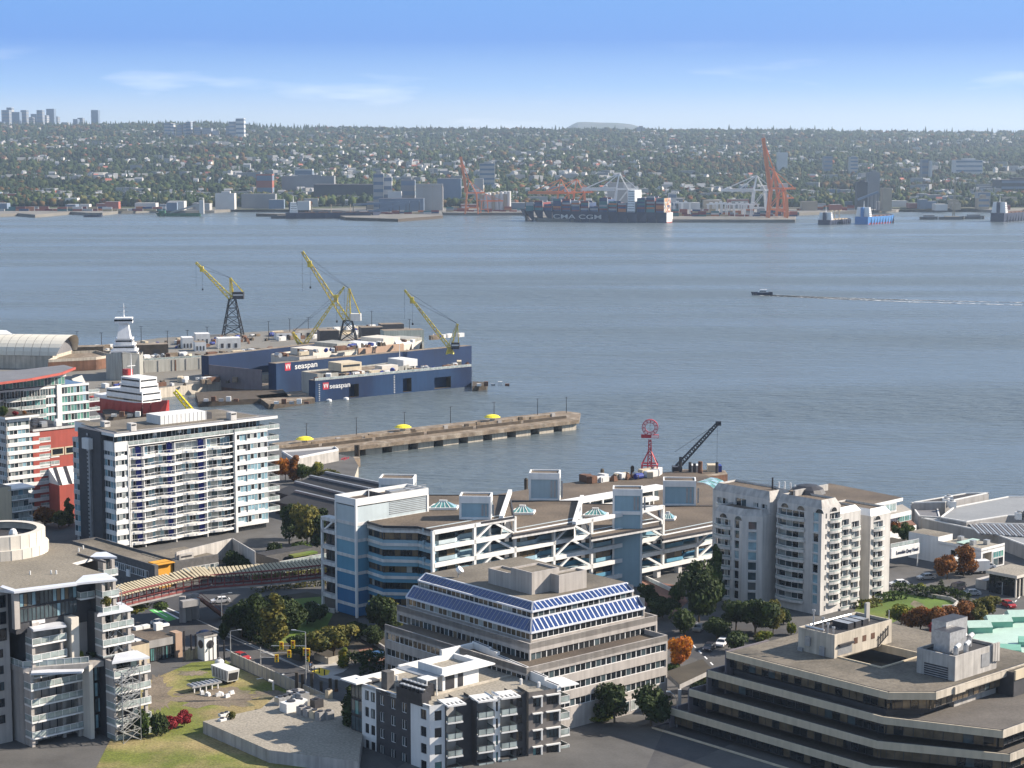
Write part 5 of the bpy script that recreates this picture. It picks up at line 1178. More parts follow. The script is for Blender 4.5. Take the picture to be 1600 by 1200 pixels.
# trees
def leaf_cloud(r,lobes,n,size,flat=.5):
 """many small leaf-clump faces spread through lobes; returns verts, faces"""
 V=[];F=[]
 tot=sum(l[3]**2 for l in lobes)
 for(cx,cy,cz,R,sq) in lobes:
  k=int(n*R*R/tot)
  d=r.normal(size=(k,3));d/=np.linalg.norm(d,axis=1)[:,None]
  rad=R*(.55+.5*r.rand(k)**.6);p=d*rad[:,None];p[:,2]*=sq;p+=np.array([cx,cy,cz])
  nrm=d+r.normal(size=(k,3))*.55;nrm/=np.linalg.norm(nrm,axis=1)[:,None]
  a=np.cross(nrm,r.normal(size=(k,3)));a/=np.linalg.norm(a,axis=1)[:,None];b=np.cross(nrm,a)
  s=size*(.6+.8*r.rand(k))[:,None]
  q=np.stack([p-a*s-b*s*.7,p+a*s*.9-b*s*.5,p+a*s+b*s*.8,p-a*s*.7+b*s],1)
  V.append(q.reshape(-1,3))
 V=np.concatenate(V);return V
def tree_meshes(kind,seed):
 r=np.random.RandomState(seed);rr=random.Random(seed);tb=MB();lobes=[]
 if kind=='round':
  for i in range(13):
   a=rr.random()*6.28;d=rr.uniform(.05,.30);z=rr.uniform(.34,.80);R=rr.uniform(.16,.24);lobes.append((d*math.cos(a),d*math.sin(a),z,R,.85))
   tb.cyl((0,0,rr.uniform(.2,.4)),(d*math.cos(a),d*math.sin(a),z),.018,.006,'bark',5,False)
  n,s=3200,.027
 elif kind=='wide':
  for i in range(14):
   a=rr.random()*6.28;d=rr.uniform(.1,.5);z=rr.uniform(.36,.78)-d*.2;R=rr.uniform(.17,.25);lobes.append((d*math.cos(a),d*math.sin(a),z,R,.7))
   tb.cyl((0,0,rr.uniform(.15,.3)),(d*math.cos(a),d*math.sin(a),z),.022,.007,'bark',5,False)
  n,s=4200,.029
 elif kind=='tall':
  for i in range(11):
   z=.22+.07*i;R=.17*(1-(z-.2)*.75)*rr.uniform(.8,1.15);a=rr.random()*6.28;d=rr.uniform(0,.07);lobes.append((d*math.cos(a),d*math.sin(a),z,R,1.1))
   tb.cyl((0,0,z-.1),(d*math.cos(a)*1.5,d*math.sin(a)*1.5,z),.014,.005,'bark',5,False)
  n,s=2300,.023
 elif kind=='conifer':
  for i in range(12):
   z=.12+.072*i;R=.22*(1-z)+.02
   for j in range(4):a=rr.random()*6.28;lobes.append((R*.6*math.cos(a),R*.6*math.sin(a),z,R*.6,.55))
  n,s=1600,.018
 elif kind=='bush':
  for i in range(8):
   a=rr.random()*6.28;d=rr.uniform(.0,.5);lobes.append((d*math.cos(a),d*math.sin(a),rr.uniform(.35,.6),rr.uniform(.28,.42),.8))
   tb.cyl((0,0,0),(d*math.cos(a),d*math.sin(a),.5),.03,.01,'bark',4,False)
  n,s=900,.055
 V=leaf_cloud(r,lobes,n,s);V[:,2]=np.maximum(V[:,2],.02)
 F=np.arange(len(V))
 tb.cyl((0,0,0),(0,0,.55 if kind not in('conifer','tall') else.9),.026 if kind!='bush' else.04,.010,'bark',7,False)
 return V,F,tb.mesh('trunk')
TM={}
def crown_mesh(kind,v,leaf):
 k=(kind,v,leaf)
 if k not in TM:
  if(kind,v) not in TM:TM[(kind,v)]=tree_meshes(kind,v*17+len(kind))
  V,F,_=TM[(kind,v)];TM[k]=poly_mesh_np('crown',V,F,4,[leaf])
 return TM[k]
def tree(x,y,z,h,kind,leaf,label,name='tree',cat='tree',group=None,v=None):
 v=RN.randrange(3) if v is None else v
 t=thing(name,label,cat,(x,y,z),RN.random()*6.28,group);m=crown_mesh(kind,v,leaf);t.scale=(h,h,h)
 inst('crown',m,t);inst('trunk',TM[(kind,v)][2],t);return t
def ptree(px,py,wpx,hpx,kind,leaf,label,z=G,**kw):
 """tree whose foot is at a pixel on the ground; size from its height in the photo"""
 p=P(px,py,z);s=FPX/(p.y*CT+(HC-z)*ST);h=hpx/s/.98
 t=tree(p.x,p.y,z,h,kind,leaf,label,**kw);base={'round':.90,'wide':1.3,'tall':.40,'conifer':.42,'bush':1.6}[kind]
 k=(wpx/s)/(h*base);t.scale=(h*k,h*k,h);return t
# ground cover
def gs(name,px,m,lvl):return sheet(name,px,G+.004*lvl,m,th=.05+.004*lvl)
gs('road',[(60,1010),(205,948),(232,922),(360,922),(345,962),(332,986),(462,1041),(484,1052),(500,1062),(560,1085),(700,1150),(620,1200),(505,1102),(362,1034),(300,1010),(180,990)],'asphalt',2)
gs('road',[(1010,1000),(1110,965),(1400,1010),(1300,1090),(1060,1200),(1010,1200),(1060,1090),(1090,1030)],'asphalt',2)
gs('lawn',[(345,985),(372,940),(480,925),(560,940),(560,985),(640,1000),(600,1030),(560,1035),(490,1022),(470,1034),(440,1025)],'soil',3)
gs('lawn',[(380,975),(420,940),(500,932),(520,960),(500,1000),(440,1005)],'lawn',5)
gs('wild_grass_lot',[(205,1075),(300,1035),(352,1031),(366,1041),(508,1105),(520,1200),(150,1200),(190,1120)],'wild_grass',4)
rd=random.Random(4)
for cx,cy,rx,ry,lv in((340,1090,78,17,6),(245,1085,26,30,7),(300,1052,26,5,8),(420,1085,30,7,9)):
 gs('dirt_patch',[(cx+rx*math.cos(a*pi/24)*(s_:=rd.uniform(.62,1.12)),cy+ry*math.sin(a*pi/24)*s_) for a in range(48)],'dirt',lv)
gs('plaza',[(485,1042),(515,1030),(545,1043),(536,1050),(520,1055),(545,1060),(530,1063),(500,1058)],'kerb',6)
gs('tactile_paving',[(487,1049),(500,1043),(516,1048),(513,1054),(503,1056)],'paint_yellow',8)
gs('plaza',[(560,1015),(575,1010),(605,1020),(605,1040),(570,1034)],'paving_red',7)
gs('plaza',[(1000,905),(1060,915),(1075,940),(1050,962),(1005,945)],'paving_red',7)
gs('bike_lane',[(233,953),(246,951),(276,967),(262,971)],'paint_green',6)
for q in([(246,950),(249,949.6),(281,966),(278,967)],[(258,949),(260,948.6),(283,958),(281,959)],[(282,951),(284,950.5),(291,955),(289,956)],[(240,953.5),(241,953),(262,964),(261,964.5)]):gs('lane_marking',q,'paint_white',7)
gs('lane_marking',[(300,965),(302,964.6),(460,1037),(458,1038)],'kerb',5)
gs('stop_line',[(400,1060.5),(402,1061.5),(445,1053.5),(443,1052.5)],'paint_white',6)
for k in range(7):
 p,q=(205+k*20,992+k*6),None
 a=(330+k*22,1004+k*10.2);gs('lane_marking',[a,(a[0]+1.6,a[1]-.5),(a[0]+12,a[1]+4.4),(a[0]+10.4,a[1]+4.9)],'paint_white',5)
def wallrun(name,pts,h,t_,m,z=G,label=None,cat=None,parts=None,kind=None,group=None):
 mb=MB()
 for a,b in zip(pts,pts[1:]):
  p,q=P(*a,z),P(*b,z);d=Vector((q.x-p.x,q.y-p.y));l=d.length;d.normalize();mb.rb((p.x,p.y),(d.x,d.y),0,l,-t_/2,t_/2,z-.2,z+h,m)
 o=mb.build(name);tag(o,label,cat,group,kind);return o
wallrun('kerb',[(332,985),(462,1040),(484,1049)],.14,.3,'kerb',kind='structure');wallrun('kerb',[(362,1036),(505,1103)],.14,.3,'kerb',kind='structure')
W_=thing('boundary_wall','weathered pale concrete panel wall between the grassy lot and the avenue','wall',tuple(P(362,1037,G)))
A_,B_=P(362,1037,G),P(508,1104,G);d=(B_-A_);Ln=d.length;d.normalize();npan=20
for i in range(npan):
 mb=MB();mb.rb((0,0),(d.x,d.y),i*Ln/npan+.03,(i+1)*Ln/npan-.03,-.12,.12,-.1,2.4,'stone_wall');mb.rb((0,0),(d.x,d.y),i*Ln/npan-.08,i*Ln/npan+.14,-.17,.17,-.1,2.5,'grey_concrete');mb.build('wall_panel',W_)
gs('road',[(1396,890),(1440,890),(1530,870),(1620,880),(1620,905),(1560,905),(1620,985),(1620,1010),(1590,1000),(1545,940),(1480,925),(1420,915),(1396,918)],'asphalt_pale',2)
gs('lawn',[(1344,940),(1362,935),(1395,932),(1440,925),(1495,940),(1490,955),(1440,965),(1400,970),(1385,978),(1350,968),(1335,955)],'lawn',6)
gs('path',[(1428,938),(1441,943),(1450,952),(1478,950),(1490,945),(1495,950),(1480,957),(1446,960),(1432,950),(1422,944)],'dirt',8)
wallrun('garden_wall',[(1402,925),(1430,930),(1460,934),(1485,938),(1496,944),(1490,950),(1472,951)],.8,.4,'pale_concrete',label='curved pale garden wall round the small lawn',cat='wall')
def hedge(pts,w_,h_,leaf,label,z=G):
 """clipped hedge: one leafy run"""
 r=np.random.RandomState(len(label)+int(pts[0][0]));V=[]
 q=[P(a,b,z) for a,b in pts]
 for a,b in zip(q,q[1:]):
  L_=(b-a).length;n=int(L_*26*(w_+h_)/2.4);t=r.rand(n,1);p=np.array(a)[None]*(1-t)+np.array(b)[None]*t
  side=r.rand(n);off=r.normal(size=(n,3))*.12;d=(b-a).normalized();nx=np.array([-d.y,d.x,0])
  s_=(r.rand(n)*2-1)*w_/2;zz=np.where(r.rand(n)<.5,h_,r.rand(n)*h_);s_=np.where(zz<h_*.95,np.sign(s_)*w_/2,s_)
  p=p+off+nx[None]*s_[:,None];p[:,2]=z+zz+off[:,2]
  u_=r.normal(size=(n,3));u_/=np.linalg.norm(u_,axis=1)[:,None];v_=np.cross(u_,r.normal(size=(n,3)));v_/=np.linalg.norm(v_,axis=1)[:,None];s=.2*(.7+.7*r.rand(n,1))
  V.append(np.stack([p-u_*s-v_*s,p+u_*s-v_*s,p+u_*s+v_*s,p-u_*s+v_*s],1).reshape(-1,3))
 V=np.concatenate(V);o=inst('hedge',poly_mesh_np('hedge',V,np.arange(len(V)),4,[leaf]));tag(o,label,'hedge');return o
hedge([(1396,922),(1430,928),(1465,934)],3.2,1.7,'leaf_dark','long clipped dark hedge curving behind the small lawn')
hedge([(1452,926),(1480,930),(1510,940)],2.6,1.6,'leaf_dark','dark hedge between the curved garden wall and the parked cars')
hedge([(1372,940),(1400,935),(1408,938)],3.0,1.5,'leaf_green','low rounded hedge at the foot of the condominium tower')
hedge([(1340,948),(1352,950),(1372,945)],2.2,1.4,'leaf_olive','olive hedge beside the short terrace railing')
hedge([(552,1047),(605,1040)],7.0,2.6,'leaf_dark','broad dark clipped hedge beside the blue patio umbrella')
hedge([(372,975),(390,998),(440,1018)],1.8,1.0,'leaf_dark','low dark hedge along the pavement of the avenue')
hedge([(395,925),(450,918),(515,912)],3.0,3.4,'leaf_olive','climbing olive shrubs under the covered walkway')
wallrun('planter_wall',[(492,1030),(512,1038),(528,1034),(560,1030)],1.3,.4,'stone_wall',label='low pale stone planter wall behind the street corner',cat='wall')
wallrun('planter_wall',[(566,998),(590,1010),(602,1018)],1.0,.4,'pale_concrete',label='pale ramp wall between the blue building and the office block',cat='wall')
wallrun('planter_wall',[(487,946),(505,955),(523,958)],1.0,.4,'pale_concrete',label='pale kerbed planter edge at the foot of the blue stair block',cat='wall')
wallrun('ramp_wall',[(1008,905),(1050,925)],.9,.4,'white_concrete',label='sloping white ramp wall under the east end of the truss building',cat='wall')
f_=Frame(1050,1060,G);mb=MB();q=[P(1040,1052,G+5),P(1098,1032,G+5),P(1113,1048,G+5),P(1062,1072,G+5)]
pl=[(p.x,p.y) for p in q];ar=sum(a[0]*b[1]-b[0]*a[1] for a,b in zip(pl,pl[1:]+pl[:1]));pl=pl if ar>0 else pl[::-1]
T_=thing('planted_deck','raised concrete deck with trailing plants beside the office block','deck',(pl[0][0],pl[0][1],G));mb.prism([(x-pl[0][0],y-pl[0][1]) for x,y in pl],4.4,5.3,'grey_concrete','soil');mb.build('slab',T_)
for i,(x,y) in enumerate(pl):mb=MB();mb.box(x-pl[0][0]-.3,y-pl[0][1]-.3,0,x-pl[0][0]+.3,y-pl[0][1]+.3,4.4,'white_concrete');mb.build('column',T_)
# tree planting
D_,Gn,Ol,Ye,Or,Ru,Re='leaf_dark','leaf_green','leaf_olive','leaf_yellow','leaf_orange','leaf_rust','leaf_red'
for a in[(378,996,62,62,'round',D_,'dark round tree nearest the covered walkway piers in the corner park'),(402,1000,46,78,'round',D_,'tall dark tree second from the walkway piers in the corner park'),(428,1010,44,84,'tall',Ol,'tall narrow olive tree behind the traffic signal mast'),(450,992,60,60,'round',D_,'dark tree behind the narrow olive tree in the corner park'),(480,975,60,40,'wide',D_,'low dark tree on the slope beside the blue stair block'),(522,1030,96,66,'wide',Ol,'broad olive and gold maple behind the street corner'),(470,1030,60,46,'wide',D_,'dark spreading shrub tree left of the broad maple'),(536,1044,22,32,'tall',Ye,'small bright yellow tree at the street corner'),(598,996,62,72,'round',D_,'dark tree between the blue building and the office block'),(612,985,40,50,'tall',Ol,'olive tree tucked behind the office block corner'),(480,862,54,82,'round',Ol,'large olive gold tree behind the brick library'),(452,850,44,66,'round',D_,'dark tree right behind the tower balconies'),(500,850,36,56,'tall',D_,'dark tree between the olive gold tree and the blue building'),(470,868,46,24,'bush',Gn,'clump of green shrubs at the roof garden of the brick library'),(446,752,26,40,'round',Or,'orange tree beside the tower balconies near the water'),(460,752,24,40,'tall',Ru,'rust and orange tree second from the tower balconies near the water'),(472,752,26,30,'round',Gn,'green tree between the orange tree and the yellow tree by the water'),(494,756,26,36,'round',Ye,'yellow green tree behind the saw roofed sheds'),(520,762,38,34,'wide',Ol,'olive tree at the water end of the saw roofed sheds'),(548,768,20,18,'bush',Gn,'small green tree beside the teal boats'),(1092,975,70,108,'round',D_,'very large dark tree between the truss building and the condominium tower'),(1118,950,30,100,'tall',Gn,'tall green tree touching the edge of the condominium tower'),(1060,940,40,34,'bush',Gn,'green shrub bank under the truss building'),(1012,952,34,44,'round',D_,'dark small tree behind the office block roof corner'),(1180,995,96,76,'wide',D_,'broad dark tree in front of the condominium tower'),(1208,990,34,58,'round',Ol,'yellow flecked tree at the end of the broad dark tree'),(1062,1050,42,62,'round',Or,'brilliant orange tree beside the office block'),(1050,1052,34,20,'bush',Gn,'green bush at the foot of the brilliant orange tree'),(1148,1018,56,36,'bush',D_,'dark shrubs in front of the terraced office roof corner'),(1192,1002,40,20,'bush',Ye,'yellow green shrub behind the terraced office roof'),(1236,992,22,24,'bush',Ye,'small yellow bush beside the plant tower'),(960,1130,64,66,'round',D_,'dark round street tree nearest the flat block'),(1017,1136,70,72,'round',D_,'dark round street tree nearest the lamp post'),(940,1128,50,12,'bush',Ye,'row of yellow green shrubs under the two round street trees'),(1090,1105,44,44,'bush',D_,'dark shrubs below the planted deck'),(1085,1062,20,18,'bush',Ye,'yellow shrub spilling over the planted deck'),(1408,978,44,38,'round',Ye,'yellow green round tree at the edge of the small lawn'),(1438,985,38,42,'round',Ru,'rust coloured tree next to the yellow green round tree'),(1466,990,40,46,'round',Ru,'rust and green tree in the middle of the autumn row'),(1503,984,42,48,'round',Ru,'orange brown tree before the broad green gold tree'),(1541,972,54,52,'wide',Ol,'broad green gold tree at the end of the autumn row'),(1470,998,50,28,'bush',Re,'dark red shrubs below the autumn row'),(1438,925,22,16,'bush',Ye,'round yellow green bush above the long hedge'),(1470,925,16,22,'conifer',D_,'small dark conifer beside the parked cars'),(1488,930,10,14,'conifer',Gn,'tiny green conifer next to the dark car'),(1480,905,52,44,'wide',Ru,'spreading orange brown tree in front of the white pavilion'),(1506,900,42,52,'round',Ru,'rust orange tree beside the white truck'),(1410,850,36,38,'wide',Gn,'green tree on the raised bank behind the hotel sign'),(1396,838,24,30,'bush',Ru,'rust shrubs on the raised bank behind the tower'),(34,822,26,36,'round',Ol,'olive tree at the foot of the white balcony tower'),(70,824,36,36,'round',Ru,'rust and green tree beside the olive tree at the white balcony tower'),(108,822,18,44,'tall',Ol,'narrow gold tree between the red hall and the long tower'),(552,1150,44,80,'tall',D_,'dark tree against the white corner of the flat block'),(268,1140,36,26,'wide',Re,'dark red maple at the lower edge of the grassy lot'),(288,1135,34,28,'wide',Re,'crimson maple beside the dark red maple'),(245,1150,40,40,'bush',D_,'dark shrub mass beside the crimson maples'),(222,1150,40,46,'bush',Gn,'green shrub under the stepped condominium'),(172,1135,26,22,'bush',Re,'bright red shrub on the lower terrace of the stepped condominium'),(148,1135,22,18,'bush',Ye,'yellow shrub next to the bright red shrub'),(128,1138,18,14,'bush',Or,'small orange shrub next to the yellow shrub'),(412,985,50,50,'round',D_,'dark tree filling the middle of the corner park'),(350,1000,26,34,'bush',D_,'dark shrubs by the lamp at the park edge'),(432,955,60,30,'bush',D_,'dark shrub bank below the walkway stair'),(500,968,40,26,'bush',D_,'dark shrubs at the foot of the blue stair block'),(556,1000,44,34,'wide',D_,'dark low tree right of the broad maple'),(583,1010,34,36,'round',D_,'dark tree over the ramp wall'),(1035,965,60,40,'wide',D_,'dark spreading tree behind the office block corner'),(1070,990,66,44,'bush',D_,'dark shrub bank along the path to the condominium'),(1120,1000,44,40,'round',D_,'dark round tree between the shrub bank and the broad dark tree'),(1150,985,50,52,'round',D_,'dark tree against the western wing of the condominium'),(1224,975,30,30,'bush',D_,'dark shrubs at the condominium corner'),(1098,1080,30,36,'round',D_,'dark tree below the planted deck beside the terraced office'),(1422,985,34,32,'bush',Ru,'rust shrubs between the first two autumn trees'),(1455,985,34,36,'round',Or,'orange tree between the rust trees of the autumn row'),(1488,988,36,44,'round',Ru,'rust tree just left of the orange brown tree'),(1525,985,34,38,'round',Ol,'olive tree squeezed beside the broad green gold tree'),(1400,862,40,22,'bush',Gn,'green bank above the hotel sign canopy'),(506,862,44,60,'round',D_,'dark tree against the side frame of the blue building'),(428,868,30,26,'bush',D_,'dark shrubs under the tower balconies'),(470,842,40,56,'round',D_,'dark tree behind the olive gold tree'),(20,818,30,26,'bush',D_,'dark bushes at the foot of the west tower'),(92,826,30,30,'round',Ol,'olive tree between the rust tree and the narrow gold tree'),(540,775,30,22,'bush',Gn,'green shrubs by the saw roofed sheds'),(432,748,22,36,'round',Ru,'rust tree nearest the tower balconies by the water'),(508,760,26,30,'round',Ol,'olive tree between the yellow green and the wide olive tree'),(365,900,36,44,'round',D_,'dark tree in the court between the brick buildings'),(350,878,26,20,'bush',Gn,'bright green treetop against the pale terrace wall'),(385,905,30,36,'round',D_,'second dark tree in the court, nearer the brick library')]:
 ptree(*a)
fC,hr_,h2_,h3_=CF[:4]
for(px,py,w_,h_,k_,l_,hb,lab) in[(51,962,7,22,'conifer',D_,h2_,'slim clipped cypress on the upper terrace'),(66,958,18,12,'bush',Re,h2_,'dark pink shrub beside the slim cypress'),(82,956,17,14,'bush',Ye,h2_,'golden round shrub on the upper terrace'),(95,955,12,10,'bush',Re,h2_,'low crimson shrub past the golden one on the upper terrace'),(166,946,24,16,'bush',Ol,h2_+2,'mop of green shrub on the roof terrace corner'),(126,1030,14,16,'bush',Ye,h3_,'palm like yellow green plant on the lower terrace'),(145,1028,14,12,'bush',D_,h3_,'dark round shrub on the lower terrace'),(42,1036,16,14,'bush',D_,h3_,'dark shrub at the western end of the lower terrace'),(100,1032,26,6,'bush',Gn,h3_,'low green planting along the lower terrace rail')]:
 ptree(px,py,w_,h_,k_,l_,lab,z=G+hb)
# street things
def root_at(name,p,label,cat,group=None,rz=0):return thing(name,label,cat,tuple(p),rz,group)
def mpp(p):return(p[1]*CT+(HC-p[2])*ST)/FPX
pm('walk_red',(.22,.06,.055),.15,.6,.7)
def walkway():
 H_=6.2
 pts=[P(a,b,G+H_) for a,b in[(176,948),(205,940),(240,932),(270,925),(300,920),(330,916),(370,913),(410,910),(450,906),(485,902),(516,899)]]
 T=thing('covered_walkway','elevated red framed walkway under a slatted pale roof crossing the avenue','footbridge',(pts[4].x,pts[4].y,G))
 O=Vector((pts[4].x,pts[4].y,G));q=[p-O for p in pts];wd=3.4
 dk=MB();rl=MB();rf=MB()
 cum=[0]
 for a,b in zip(q,q[1:]):cum.append(cum[-1]+(b-a).length)
 def at(s):
  for i in range(len(q)-1):
   if s<=cum[i+1] or i==len(q)-2:t=(s-cum[i])/(cum[i+1]-cum[i]);return q[i].lerp(q[i+1],t),(q[i+1]-q[i]).normalized()
 n=26
 for i in range(n):
  a,d=at(cum[-1]*i/n);b,_=at(cum[-1]*(i+1)/n);nx=Vector((d.y,-d.x,0))*wd/2
  dk.hexa([tuple(a+nx-Vector((0,0,.5))),tuple(b+nx-Vector((0,0,.5))),tuple(b-nx-Vector((0,0,.5))),tuple(a-nx-Vector((0,0,.5))),tuple(a+nx),tuple(b+nx),tuple(b-nx),tuple(a-nx)],'grey_concrete')
  for sg in(1,-1):
   o=nx*sg;mb=MB();mb.beam(a+o,a+o+Vector((0,0,2.9)),.22,.22,'walk_red');mb.build('post',T)
   rl.beam(a+o+Vector((0,0,1.1)),b+o+Vector((0,0,1.1)),.1,.1,'walk_red');rl.beam(a+o+Vector((0,0,.15)),b+o+Vector((0,0,.15)),.08,.45,'walk_red');rf.beam(a+o+Vector((0,0,2.95)),b+o+Vector((0,0,2.95)),.25,.3,'walk_red')
   rl.beam(a+o+Vector((0,0,.3)),b+o+Vector((0,0,1.0)),.06,.06,'walk_red')
 dk.build('deck',T);rl.build('railing',T);rf.build('roof_beam',T)
 ns=62;sm=MB();sm.hexa([(-.3,-2.1,-.75),(.3,-2.1,-.75),(.3,2.1,.55),(-.3,2.1,.55),(-.3,-2.1,-.6),(.3,-2.1,-.6),(.3,2.1,.7),(-.3,2.1,.7)],'slat_cream');me=sm.mesh('roof_slat')
 sm2=MB();sm2.box(-.2,-1.9,-.1,.2,1.9,-.03,'dark_metal');me2=sm2.mesh('roof_purlin')
 for i in range(ns):
  a,d=at(cum[-1]*(i+.5)/ns);hump=.7*math.exp(-((i-26)/3.5)**2)
  inst('roof_slat',me,T,tuple(a+Vector((0,0,3.15+hump))),math.atan2(d.y,d.x)+.1)
 rs_=MB()
 for i in range(n):a,d=at(cum[-1]*i/n);b,_=at(cum[-1]*(i+1)/n);nx=Vector((d.y,-d.x,0))*1.9;rs_.face([tuple(a+nx+Vector((0,0,2.35))),tuple(b+nx+Vector((0,0,2.35))),tuple(b-nx+Vector((0,0,3.55))),tuple(a-nx+Vector((0,0,3.55)))],'dark_timber')
 rs_.build('roof_liner',T)
 for(x,y) in((286,972),(295,969),(306,967)):
  p=P(x,y,G)-O;mb=MB();mb.box(p.x-.7,p.y-.6,0,p.x+.7,p.y+.6,H_-.4,'grey_concrete');mb.build('pier',T)
 p,p2=P(283,944,G+5)-O,P(310,940,G+5)-O;mb=MB();mb.beam(p,p2,1.6,1.4,'grey_concrete');mb.build('pier_cap',T)
 a,b=P(312,935,G+5.5)-O,P(352,966,G)-O;mb=MB();mb.beam(a,b,2.4,.4,'paving_red');mb.beam(a+Vector((0,-1,1)),b+Vector((0,-1,1)),.1,.1,'walk_red');mb.beam(a+Vector((0,1,1)),b+Vector((0,1,1)),.1,.1,'walk_red');mb.build('stair',T)
pm('slat_cream',(.40,.345,.235),.1,.5,.7)
walkway()
ptree(212,960,60,20,'bush','leaf_yellow','yellow green creeper hanging under the west end of the walkway',z=G+2.6)
ptree(252,954,46,15,'bush','leaf_green','green creeper hanging under the walkway beside its piers',z=G+3)
def signal_head():
 mb=MB();mb.box(-.28,-.22,0,.28,.22,1.15,'signal_yellow')
 return mb
def signals():
 def mast(px,py,top,arms,lamp,label):
  p=P(px,py,G);m=mpp(p);T=root_at('traffic_signal',p,label,'traffic light','signal masts at the crossing');hp=(py-top)*m
  mb=MB();mb.cyl((0,0,0),(0,0,hp),.14,.09,'galvanised',8);mb.build('mast',T)
  for(ax,ay,heads) in arms:
   e=AT(ax,ay,p.y-.0);e=Vector((e.x-p.x,0,e.z-G));mb=MB();mb.beam((0,0,e.z),tuple(e),.12,.12,'galvanised');mb.build('arm',T)
   for(hx,hy) in heads:
    q=AT(hx,hy,p.y);mb=MB();x,z=q.x-p.x,q.z-G;s=1.25
    mb.box(x-.3*s,-.45,z-.6*s,x+.3*s,-.1,z+.6*s,'signal_yellow');hd=mb.build('signal_head',T)
    for j,c in enumerate(('lens_red','lens_amber','lens_green')):
     mb=MB();mb.cyl((x,-.45,z+(.36-.36*j)*s),(x,-.62,z+(.36-.36*j)*s),.15*s,.16*s,c,8);mb.build('lens',hd)
  if lamp:
   q=AT(lamp[0],lamp[1],p.y);mb=MB();mb.beam((0,0,hp),(q.x-p.x,0,q.z-G),.08,.08,'galvanised');mb.box(q.x-p.x-.6,-.15,q.z-G-.05,q.x-p.x+.3,.15,q.z-G+.1,'galvanised');mb.build('street_light',T)
 pm('lens_red',(.25,.02,.02),.02,1,.3);pm('lens_amber',(.30,.16,.02),.02,1,.3);pm('lens_green',(.02,.16,.08),.02,1,.3)
 mast(478.5,1088,985,[(424,1009,[(440,1008.5),(458,1006.5)])],(460,984.5),'tall signal mast with two yellow heads on its long arm')
 mast(481,1050,1012,[(480,1016,[(476.5,1018),(481.5,1018.5),(480.5,1027.5)])],None,'short signal mast carrying three yellow heads close together')
 mast(407.5,1047,1010,[(432,1027,[(432.5,1028)]),(450,1020,[(452,1021)])],None,'signal mast on the lot side with a rising arm over the avenue')
 for i,(px,py,t_) in enumerate([(347,990,948),(360.5,1030,1000)]):
  p=P(px,py,G);m=mpp(p);T=root_at('street_lamp',p,['street lamp on the far pavement under the park trees','street lamp at the end of the long concrete wall'][i],'street lamp');mb=MB();hp=(py-t_)*m*1.5;mb.cyl((0,0,0),(0,0,hp),.12,.07,'galvanised',8);mb.build('pole',T);mb=MB();mb.beam((0,0,hp),(1.8,0,hp+.3),.08,.08,'galvanised');mb.box(1.5,-.15,hp+.2,2.3,.15,hp+.35,'galvanised');mb.build('lamp_head',T)
signals()
for i,(x,y) in enumerate([(491,1050),(499,1052),(507,1055)]):
 p=P(x,y,G);mb=MB();mb.cyl((0,0,0),(0,0,1.1),.12,.12,'dark_metal',8);o=mb.build('bollard',loc=tuple(p));tag(o,['dark bollard nearest the signal mast at the yellow paving','middle dark bollard at the yellow paving','dark bollard farthest from the signal mast at the yellow paving'][i],'bollard','bollards at the crossing')
for i,(x,y0,y1) in enumerate([(464,1050,1090),(473,1053,1088),(487.5,1051,1090),(502,1064,1086),(516,1060,1080),(525.5,1062,1080)]):
 p=P(x,y1,G);m=mpp(p);T=root_at('steel_column',p,['rusted dark column first','slim dark column second','tall dark column fourth','short dark column fifth','short dark column sixth','last short dark column'][i]+' in the row past the concrete wall, counted from the grass','column','dark columns past the concrete wall');h=(y1-y0)*m*1.02
 mb=MB();mb.box(-.28,-.28,0,.28,.28,h,'dark_timber');mb.build('shaft',T);mb=MB();mb.box(-.36,-.36,0,.36,.36,.5,'rust');mb.build('base',T)
